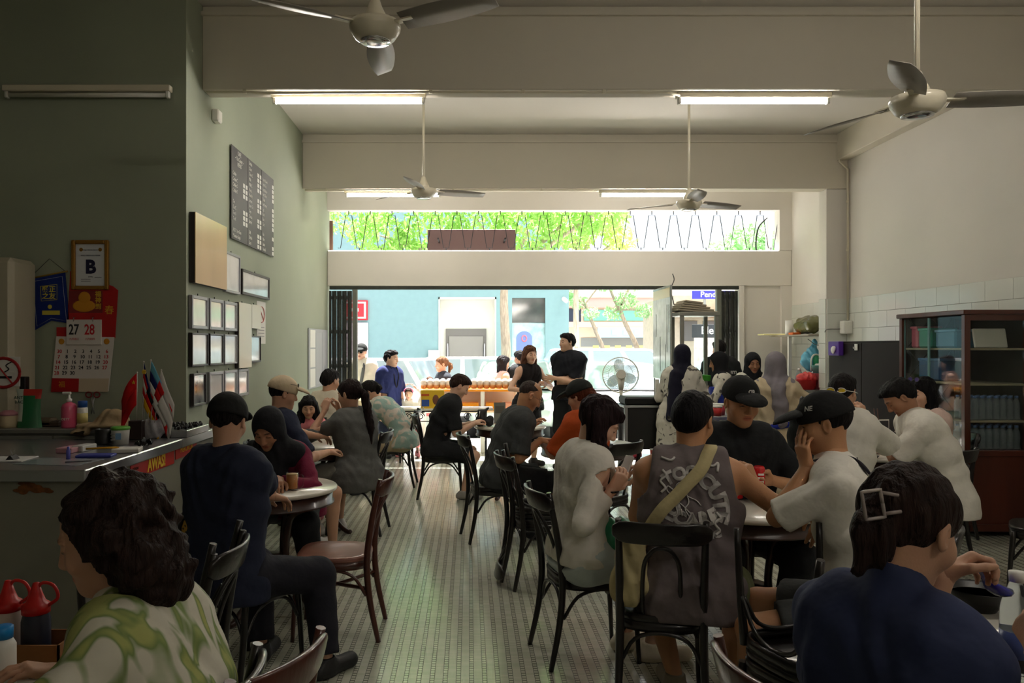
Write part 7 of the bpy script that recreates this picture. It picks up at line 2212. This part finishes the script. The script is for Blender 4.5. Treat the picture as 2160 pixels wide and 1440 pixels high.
add_cap(P13, capolive, low=.03); add_glasses(P13, M_black, None, name='spectacles')
P14 = person('person in white cardigan with long dark hair looking at a phone', (1264, 890, 4.08), -76, sex='f', pitch=34, hyaw=-16, skin='pale', near=True, chk='P14', back_=0.04, s=1.04,
             hair=dict(style='long', col=(36, 24, 26), long=.46, back=(-.0, .02)), top=dict(m=wht, sleeve=.88, loose=.014, hem=-.03, wr=.0035), bottom=dict(m=denim, kind='skirt', length=.78), shoes=(206, 196, 176),
             arms=dict(R=dict(W=W(1292, 1032, 3.93), pole=(.4, -.5, -1), dirW=(.55, .1, .75), nW=(-.1, .9, .2), curl=.55), L=dict(W=W(1300, 1020, 4.18), pole=(-.4, -.3, -1), dirW=(.55, 0, .75), nW=(0, -.9, .2), curl=.5)),
             legs=dict(R=dict(a=(.10, .36, .085)), L=dict(a=(-.08, .30, .085))))
ph = thing('phone', 'phone held by the person in white cardigan', 'phone', tuple(W(1318, 990, 4.05)), -70)
MB().box(-.037, .037, -.005, .005, -.075, .075, bev=.006, M=Matrix.Rotation(R(-25), 4, 'X')).build('phone_body', mat('phone_white', (200, 196, 196), rough=.2), ph)
MB().tube([P14['A']['R']['W'] - P14['A']['R']['dir'].normalized() * .01 + Vector((.034 * math.cos(t), .034 * math.sin(t), .0)) for t in [2 * PI * k / 14 for k in range(15)]], .005, 6).build('bracelet', M_black, P14['body'])
gb_ = thing('green_bag', 'green plastic bag on the lap of the white cardigan person', 'bag', (XP(1305, 4.0), 4.0, .62))
F = Field((-.2, -.16, -.1), (.2, .16, .25), .008); w_ = wrinkle(.010, 14)
F.ell((0, 0, .05), (.11, .09, .075), k=.03, wr=w_).ell((-.06, -.02, -.02), (.06, .06, .05), k=.04, wr=w_); V, Q = F.mesh()
npmesh('bag_body', V, Q, mat('bag_emerald', (40, 150, 110), rough=.3, coat=.3, bump=.4, bscale=18), gb_)
P15 = person('person in grey tank top with white back lettering and cross-body strap', (1462, 886, 3.62), -12, pitch=14, hyaw=-24, skin='warm', near=True, chk='P15', back_=0.1, s=1.06,
             hair=dict(style='short', col=(22, 20, 22), tuft=.0015), top=dict(m=taupe, sleeve=0, loose=.014, hem=-.12), bottom=dict(m=olive, length=.86, loose=.024), shoes=(150, 140, 120),
             arms=dict(R=dict(W=W(1592, 1022, 3.82), pole=(1.0, -.1, -.8), dirW=(-.25, .25, .8), curl=.75), L=dict(w=(-.12, .50, .80), pole=(-.6, -.2, -1))), legs=dict(R=dict(a=(.20, .22, .085)), L=dict(a=(-.06, .18, .085))))
M_prt = mat('white_print', (196, 192, 188), rough=.8)
b15 = P15['N'].z
shirt_print(P15, 'CUTE', .084, (.105, b15 - .13), M_prt, bend=.14, rot=-1.15, sx=1.0, bold=.005)
shirt_print(P15, 'TOO', .068, (-.045, b15 - .045), M_prt, bend=.20, rot=.25, bold=.004)
shirt_print(P15, 'TO', .066, (-.085, b15 - .205), M_prt, bend=.18, rot=.95 + PI * 0, bold=.005)
shirt_print(P15, 'CARE', .076, (.015, b15 - .232), M_prt, bend=-.22, rot=.08, bold=.005)
shirt_print(P15, 'AUTHENTIC', .042, (.0, b15 - .295), M_prt, bend=-.6, bold=.004)
fig = MB()
def bpt(x, z):
    h = P15['bvh'].ray_cast(Vector((x, -1.2, z)), Vector((0, 1, 0)))
    return h[0] + h[1] * .004 if h[0] is not None else Vector((x, 0, z))
def stroke(pts, r=.0028): fig.tube([bpt(a, b15 + q) for a, q in [(p[0] * .8 - .03, -.075 + (p[1] + .19) * .72) for p in curve_pts([(x, z, 0) for x, z in pts], 5)]], r, 5)
stroke([(-.01 + .035 * math.cos(t), -.225 + .032 * math.sin(t)) for t in [2 * PI * k / 10 for k in range(11)]])
stroke([(-.03, -.255), (-.05, -.31), (-.04, -.36), (-.045, -.385)]); stroke([(.01, -.257), (.02, -.31), (.0, -.345), (.02, -.385)]); stroke([(.015, -.275), (.06, -.30), (.085, -.325)]); stroke([(-.05, -.30), (-.02, -.32), (.03, -.37)])
stroke([(-.04, -.26), (-.085, -.22), (-.09, -.25), (-.05, -.285)]); stroke([(-.045, -.385), (-.06, -.39)]); stroke([(-.02, -.345), (-.015, -.385)])
for sx, z0 in ((-.115, -.13), (.16, -.36), (-.16, -.42)):
    stroke([(sx, z0), (sx + .02, z0 - .03), (sx - .01, z0 - .06), (sx + .015, z0 - .10), (sx - .005, z0 - .13)], .006)
stroke([(.11, -.09), (.15, -.10), (.175, -.085), (.17, -.13)], .006); stroke([(-.12, -.06), (-.07, -.075), (-.05, -.06)], .006)
fig.build('shirt_figure', M_prt, P15['body'])
sN = P15['N']
ribbon(P15, [Vector((.085, .10, sN.z - .02)), Vector((.07, .01, sN.z + .02)), Vector((.03, -.10, sN.z - .02)), Vector((-.06, -.16, sN.z - .11)), Vector((-.155, -.14, sN.z - .215)), Vector((-.215, -.08, sN.z - .32)), Vector((-.25, .0, sN.z - .43))], .055, whiteish, off=.012)
ba = thing('cream_bag', 'cream cross-body cloth bag at the left hip of the tank top person', 'bag', (XP(1330, 3.42), 3.46, .5))
F = Field((-.16, -.14, -.06), (.16, .14, .40), .009); w_ = wrinkle(.006, 66)
F.cap((0, 0, .06), (.015, 0, .24), .085, .06, .03, wr=w_); V, Q = F.mesh(); npmesh('bag_body', V, Q, whiteish, ba)
P16 = person('person in black cap with white letters facing the camera over the table', (1563, 848, 4.48), 180, pitch=10, hyaw=6, skin='warm', near=True, chk='P16', back_=0.06, s=1.08,
             hair=dict(style='cap', col=HB), top=dict(m=blk, sleeve=.46, loose=.018, hem=-.1), bottom=dict(m=blk, length=1.9),
             arms=dict(L=dict(W=W(1628, 1012, 4.36), pole=(-.9, -.2, -.6), dirW=(-.9, -.2, .05), nW=(-.2, -.9, -.2), curl=.7), R=dict(W=W(1555, 1010, 4.42), pole=(.9, -.2, -.6), dirW=(.9, -.2, .05), nW=(-.2, -.9, -.2), curl=.6)))
add_cap(P16, capblk, low=.035)
def cap_logo(P, body, size, u, vz, m, name='cap_logo', mir=False, dx=0.0):
    """lettering pressed on the cap; u = degrees round the crown from the front, vz = height over the head centre"""
    c = P['cap']; bvh = BVHTree.FromPolygons([tuple(v.co) for v in c.data.vertices], [tuple(p.vertices) for p in c.data.polygons])
    o = text(name, body, size, m, None, bold=.0008)
    Rm = P['Rh'] @ Matrix.Rotation(R(u), 3, 'Z')
    for v in o.data.vertices:
        q = P['H'] + Rm @ Vector((-(v.co.x * (-1 if mir else 1) + dx), .3, vz + v.co.y))
        h = bvh.ray_cast(q, Rm @ Vector((0, -1, 0)))
        v.co = h[0] + h[1] * .002 if h[0] is not None else q
    o.parent = c; o.location = (0, 0, 0); o.rotation_euler = (0, 0, 0)
    return o
cap_logo(P16, 'D', .030, 0, .080, M_paper, mir=True)
cap_logo(P16, 'R', .030, 0, .080, M_paper, dx=.020)
P17 = person('person in white tee, black side-logo cap and dark strap, chin on hand', (1738, 893, 3.26), 66, pitch=10, hyaw=2, skin='warm', near=True, chk='P17', back_=0.08, s=.97,
             hair=dict(style='cap', col=HB), top=dict(m=wht, sleeve=.47, loose=.009, hem=-.12, wr=.004), bottom=dict(m=FB('cloth_shortgrey', (70, 72, 72)), length=.72, loose=.02), shoes=(40, 40, 42),
             arms=dict(L=dict(W=W(1703, 985, 3.22), pole=(-.35, .35, -1), dir=(.05, .25, 1), n=(.6, -.6, .2), curl=[.3, .25, .3, .4]), R=dict(W=W(1735, 1085, 3.42), pole=(.3, -.5, -.2), dirW=(-.25, 0, -1), nW=(.3, .8, 0), curl=.3)),
             legs=dict(L=dict(a=(-.20, .40, .085)), R=dict(a=(.20, .36, .085))))
add_cap(P17, capblk, low=.03)
cap_logo(P17, 'NE', .026, 55, .072, M_paper)
n17 = P17['N']
ribbon(P17, [Vector((-.07, .10, n17.z - .02)), Vector((-.075, .0, n17.z + .01)), Vector((-.04, -.10, n17.z - .02)), Vector((.05, -.15, n17.z - .075)), Vector((.15, -.12, n17.z - .15)), Vector((.24, .0, n17.z - .36))], .038, FB('strap_dark', (36, 32, 40)), off=.010)
# --- right tables
P18 = person('person in white shirt with yellow sunglasses on the back of the head', (1778, 826, 5.42), -36, pitch=14, hyaw=-10, skin='mid', chk='P18', back_=0.05,
             hair=dict(style='short', col=HB, tuft=.002), top=dict(m=wht, sleeve=.47, loose=.02, neck=.015), bottom=dict(m=blk, length=1.9),
             arms=dict(R=dict(w=(.10, .30, 1.10), pole=(.8, .2, -.9), dir=(-.2, .1, .9), curl=.6)))
Mg = Matrix.Translation(P18['H']) @ P18['Rh'].to_4x4()
g18 = MB(); l18 = MB()
for sg in (-1, 1):
    ring = [Mg @ Vector((sg * .036 + .028 * math.cos(t), -.128 + .012 * abs(math.cos(t)), -.015 + .016 * math.sin(t))) for t in [2 * PI * k / 14 for k in range(15)]]
    g18.tube(ring, .003, 6); l18.add(ring[:-1], [tuple(range(14))])
    g18.tube([Mg @ Vector((sg * .064, -.11, -.012)), Mg @ Vector((sg * .088, -.04, -.005)), Mg @ Vector((sg * .086, .03, .0))], .003, 6)
o_ = g18.build('sunglasses', mat('white_frame', (220, 216, 206), rough=.3), P18['body']); l18.build('lens', mat('yellow_lens', (200, 170, 20), rough=.08, coat=.8), o_)
P19 = person('person in white tee bowing over food beside the glass cabinet', (1897, 838, 5.66), 76, pitch=42, skin='tan', near=True, chk='P19', back_=0.24, s=1.05,
             hair=dict(style='short', col=(22, 20, 20), tuft=.005), top=dict(m=wht, sleeve=.46, loose=.02, hem=-.12, wr=.0035), bottom=dict(m=blk, length=1.9),
             arms=dict(L=dict(W=W(1850, 905, 5.75), pole=(-.5, -.1, -1), dirW=(-.8, .1, .5), curl=.7), R=dict(W=W(1860, 918, 6.1), pole=(.5, -.2, -1), dirW=(-.8, .1, .3), curl=.6)))
chp = thing('chopsticks', 'pair of dark chopsticks held by the bowing person', 'chopsticks', tuple(W(1843, 885, 5.74)))
MB().tube([(.02, 0, -.05), (.0, 0, .08)], .004, 6).tube([(.04, 0, -.05), (.025, 0, .08)], .004, 6).build('sticks', M_brownwood, chp)
P20 = person('person with sunglasses on black hair behind the bowing person', (1945, 828, 6.62), 104, sex='f', pitch=12, skin='pale', chk='P20', s=1.02,
             hair=dict(style='long', col=(20, 18, 20), long=.40), top=dict(m=FB('cloth_blush', (206, 180, 170)), sleeve=.3, loose=.01), bottom=dict(m=blk, length=1.8))
add_glasses(P20, M_black, mat('violet_lens', (70, 60, 110), rough=.05, coat=.9), up=(-.035, .088, 20), name='sunglasses')

def tailpts(P, xz, off=.035):
    out = []
    for x, z in xz:
        h = P['bvh'].ray_cast(Vector((x, -1.2, z)), Vector((0, 1, 0)))
        out.append((h[0] + Vector((0, -off, 0))) if h[0] is not None else Vector((x, -.2, z)))
    return out
fb_ = thing('framed_card', 'dark card in a thin white frame standing behind the red can', 'menu stand', (XP(1856, 6.62), 6.62, .75), 12)
MB().box(-.085, .085, -.006, .006, 0, .245, bev=.002).build('frame', M_whiteplastic, fb_)
MB().box(-.075, .075, -.009, -.005, .01, .235).build('card', mat('dark_card', (52, 54, 56), rough=.3), fb_)
# --- stall staff
P21 = person('person in navy headscarf and grey batik tunic standing by the banner', (1440, 750, 9.0), -24, sex='f', pose='stand', pitch=6, hyaw=-14, skin='tan', chk='P21',
             top=dict(m=batik, sleeve=.62, loose=.016, hem=-.42, flare=.03, wr=.006), bottom=dict(m=khaki, length=1.9, loose=.03), arms=dict(R=dict(w=(.20, .34, 1.05)), L=dict(w=(-.18, .30, 1.0))))
z21 = P21['N'].z
add_hijab(P21, navyscarf, drape=.22, tail=tailpts(P21, [(-.05, z21 - .04), (-.06, z21 - .16), (-.07, z21 - .36), (-.09, z21 - .52)], .0))
MB().tube(curve_pts([(.08, -.19, .92), (.06, -.20, .80), (.07, -.195, .62), (.05, -.20, .52)], 4), .012, 6, flat=.4).build('red_ribbon', mat('ribbon_red', (190, 50, 44)), P21['body'])
P22 = person('person in black headscarf and blue apron standing at the showcase', (1515, 764, 9.75), 78, sex='f', pose='stand', pitch=12, skin='tan', chk='P22',
             top=dict(m=batik, sleeve=.62, loose=.014, hem=-.3, flare=.03), bottom=dict(m=blk, length=1.9, loose=.03), arms=dict(L=dict(w=(-.15, .36, 1.05)), R=dict(w=(.15, .36, 1.05))))
add_hijab(P22, blkscarf, drape=.24)
def apron(P, m, trim=None):
    sh = P['shirt']; s = P['s']; z = P['N'].z; zh = P['zh']
    F = Field(P['lo'], P['hi'], .014)
    sp = P['sp']; X_ = Vector((1, 0, 0))
    for t_, wd, r in P['tor'][:4]:
        F.cap(sp(t_) - X_ * (wd * s + .01), sp(t_) + X_ * (wd * s + .01), r * s + .058, k=.06)
    F.cap(Vector((-.09, 0, zh - .4)), Vector((.09, 0, zh - .4)), .17, k=.06).cap(Vector((-.09, 0, zh - .2)), Vector((.09, 0, zh - .2)), .17, k=.06)
    F.cutp((0, .02, 0), (0, -1, 0)).cutp((0, 0, sp(.72).z), (0, 0, 1)).cutp((0, 0, zh - .45), (0, 0, -1))
    V, Q = F.mesh(); o = npmesh('apron', V, Q, m, P['body'])
    if trim:
        MB().tube(curve_pts([(.13, .12, sp(.72).z), (.12, .02, z - .02), (.07, -.09, z - .02), (-.07, -.09, z - .02), (-.12, .02, z - .02), (-.13, .12, sp(.72).z)], 5), .010, 6).build('apron_trim', trim, o)
    return o
M_trim = mat('apron_yellow', (220, 170, 30), rough=.6)
apron(P22, royal, M_trim)
P23 = person('person in black tee with white back print near the right gate', (1517, 736, 10.75), -12, pose='stand', pitch=14, hyaw=20, skin='mid', chk='P23',
             hair=dict(style='short', col=HB, tuft=.003), top=dict(m=blk, sleeve=.46, loose=.02), bottom=dict(m=blk, length=1.9))
shirt_print(P23, 'Sing Jum', .085, (.05, P23['N'].z - .14), M_paper, bold=.002)
shirt_print(P23, 'kopitiam', .03, (.10, P23['N'].z - .21), mat('print_red', (190, 50, 50)), name='red_print')
P24 = person('person in black headscarf facing the camera behind the work table', (1588, 766, 9.45), 178, sex='f', pose='stand', pitch=10, skin='tan', near=True, chk='P24',
             top=dict(m=batik, sleeve=.62, loose=.02, hem=-.3), bottom=dict(m=blk, length=1.9, loose=.03), arms=dict(L=dict(w=(-.15, .36, 1.0)), R=dict(w=(.15, .36, 1.0))))
add_hijab(P24, blkscarf, drape=.26)
P25 = person('person in grey headscarf and beige tunic seen from behind, blue apron ties', (1636, 772, 7.25), -14, sex='f', pose='stand', pitch=12, hyaw=-8, skin='tan', near=True, chk='P25',
             top=dict(m=beigec, sleeve=.8, loose=.02, hem=-.5, flare=.03, wr=.007), bottom=dict(m=beigec, length=1.9, loose=.04), arms=dict(R=dict(w=(.26, .26, .98), pole=(1, -.3, -.6)), L=dict(w=(-.26, .26, .98), pole=(-1, -.3, -.6))))
z25 = P25['N'].z
add_hijab(P25, greyscarf, drape=.28, loose=.01, tail=tailpts(P25, [(.01, z25 - .05), (.025, z25 - .18), (.035, z25 - .34)], .0))
b25 = P25['bvh']
ribbon(P25, [Vector((-.26, .06, P25['zh'] + .06)), Vector((-.17, -.14, P25['zh'] + .08)), Vector((0, -.20, P25['zh'] + .13)), Vector((.17, -.14, P25['zh'] + .14)), Vector((.26, .06, P25['zh'] + .13))], .05, royal, name='apron_tie', off=.008)
apron(P25, royal)
# --- at the entrance and outside
P26 = person('person in cream tee with dark cap, sunglasses and grey strap outside the gate', (762, 742, 12.5), 168, pose='stand', pitch=2, skin='pale', chk='P26',
             hair=dict(style='cap', col=HB), top=dict(m=cream, sleeve=.46, loose=.03), bottom=dict(m=khaki, length=1.9), shoes=(200, 196, 190))
add_cap(P26, capolive); add_glasses(P26, M_black, mat('dark_lens', (20, 20, 22)), name='sunglasses')
n26 = P26['N']
ribbon(P26, [Vector((-.07, -.06, n26.z + .01)), Vector((-.085, .08, n26.z - .02)), Vector((-.07, .15, n26.z - .16)), Vector((-.02, .16, n26.z - .36))], .05, grey, off=.008)
P27 = person('person in navy henley with lanyard looking to the right at the entrance', (826, 756, 11.55), -128, pose='stand', pitch=4, hyaw=14, skin='pale', chk='P27',
             hair=dict(style='short', col=(30, 26, 28), tuft=.006), top=dict(m=FB('cloth_blue_navy', (36, 44, 92)), sleeve=.46, loose=.02), bottom=dict(m=navy, length=1.9))
n27 = P27['N']
ribbon(P27, [Vector((-.06, .06, n27.z)), Vector((-.04, .13, n27.z - .12)), Vector((.0, .15, n27.z - .26)), Vector((.04, .13, n27.z - .12)), Vector((.06, .06, n27.z))], .014, blk, name='lanyard', off=.006)
P28 = person('person with tied light brown hair and dark tee behind the snack stall', (931, 768, 12.9), 112, sex='f', pose='stand', pitch=4, skin='pale', chk='P28',
             hair=dict(style='pony', col=(122, 86, 60), long=.16), top=dict(m=FB('cloth_slate', (48, 52, 60)), sleeve=.35, loose=.01), bottom=dict(m=blk, length=1.9))
P29 = person('person, a toddler in white with a pink headband, hands on head', (862, 831, 11.62), 180, s=.68, sex='f', child=True, seat=.44, pitch=4, skin='pale', chk='P29',
             hair=dict(style='short', col=(60, 44, 40)), top=dict(m=wht, sleeve=.9, loose=.012), bottom=dict(m=pinkc, length=1.8), shoes=(200, 120, 130),
             arms=dict(L=dict(w=(-.085, .05, 1.0), pole=(-1, .2, -.25), dir=(.5, -.2, .6), n=(1, 0, 0)), R=dict(w=(.085, .05, 1.0), pole=(1, .2, -.25), dir=(-.5, -.2, .6), n=(-1, 0, 0))))
MB().tube([P29['hp'](.088 * math.cos(t), .02, .04 + .088 * math.sin(t)) for t in [PI * k / 14 for k in range(15)]], .012, 6).build('headband', mat('band_pink', (226, 120, 150)), P29['body'])
hs_ = thing('child_stool', 'low stool under the toddler behind the long table', 'stool', (XP(862, 11.62), 11.66, 0))
MB().box(-.16, .16, -.15, .15, .40, .435, bev=.01).build('seat', M_brownwood, hs_)
for sx in (-1, 1):
    for sy in (-1, 1): MB().tube([(sx * .12, sy * .11, .41), (sx * .14, sy * .13, 0)], .014, 6).build('leg', M_brownwood, hs_)
P30 = person('person with long dark hair and pink top looking right behind the stall', (1062, 766, 12.95), -66, sex='f', pose='stand', pitch=10, skin='pale', chk='P30',
             hair=dict(style='long', col=(34, 28, 30), long=.36), top=dict(m=FB('cloth_palepink', (226, 190, 180)), sleeve=0, loose=.006), bottom=dict(m=denim, length=1.9))
P31 = person('person in black tee half hidden behind the woman in black dress', (1096, 755, 13.1), 30, pose='stand', pitch=14, skin='mid', chk='P31',
             hair=dict(style='short', col=HB), top=dict(m=blk, sleeve=.46, loose=.02), bottom=dict(m=blk, length=1.9), arms=dict(L=dict(w=(-.05, .34, 1.15)), R=dict(w=(.1, .34, 1.15))))
P32 = person('person in sleeveless black dress with long brown hair at the entrance', (1118, 748, 10.7), -152, sex='f', pose='stand', pitch=2, hyaw=-4, skin='pale', near=True, chk='P32',
             hair=dict(style='long', col=(92, 60, 44), long=.40), top=dict(m=FB('cloth_dress', (24, 20, 22)), sleeve=0, loose=.006, hem=-.1), bottom=dict(m=FB('cloth_dress', (24, 20, 22)), kind='skirt', length=1.55), shoes=(30, 28, 28),
             arms=dict(L=dict(w=(-.10, .28, 1.10), pole=(-1, -.4, -.6), curl=.5), R=dict(w=(.16, .26, 1.02), pole=(1, -.4, -.6), curl=.5)))
P33 = person('person in black shirt with folded arms standing at the entrance', (1196, 722, 10.45), 152, pose='stand', pitch=0, hyaw=-38, skin='pale', near=True, chk='P33',
             hair=dict(style='short', col=(26, 22, 24), tuft=.003), top=dict(m=FB('cloth_black_shirt', (26, 28, 36)), sleeve=.48, loose=.018, neck=.02), bottom=dict(m=blk, length=1.9, loose=.03), shoes=(30, 30, 30),
             arms=dict(L=dict(w=(.13, .20, 1.19), pole=(-.55, -.1, -1), dir=(1, .1, .1), n=(0, -1, 0), curl=.3), R=dict(w=(-.13, .235, 1.15), pole=(.55, -.1, -1), dir=(-1, .05, .12), n=(0, -1, 0), curl=.3)))
P34 = person('person, a small child with brown hair in front of the light haired woman', (906, 806, 12.6), 10, s=.66, sex='f', child=True, pose='stand', pitch=0, skin='pale', chk='P34',
             hair=dict(style='bob', col=(84, 58, 44)), top=dict(m=pinkc, sleeve=.4, loose=.01), bottom=dict(m=denim, length=1.7))
wt = thing('work_table', 'steel prep table between the three headscarved staff', 'table', (2.95, 8.35, 0))
MB().box(-.65, .95, -.36, .40, .86, .90, bev=.006).build('top', M_steel, wt)
for x in (-.60, .90):
    for y in (-.31, .35): MB().box(x - .02, x + .02, y - .02, y + .02, 0, .86).build('leg', M_steel, wt)
for i, (px, py, cc, lb) in enumerate(((1516, 8.2, (196, 60, 80), 'pink tub on the prep table behind the black cap'), (1513, 8.05, (190, 40, 40), 'red jar with pale lid on the prep table'))):
    t_ = thing('food_tub', lb, 'tub', (XP(px, py), py, .90))
    MB().lathe([(.001, 0), (.06 - .02 * i, 0), (.07 - .02 * i, .10 - .01 * i), (.001, .10 - .01 * i)], 18).build('tub_body', mat('tub_%d' % i, cc, rough=.4), t_)
    MB().lathe([(.074 - .022 * i, .098 - .01 * i), (.072 - .022 * i, .115 - .01 * i), (.001, .118 - .01 * i)], 18).build('lid', M_whiteplastic, t_)
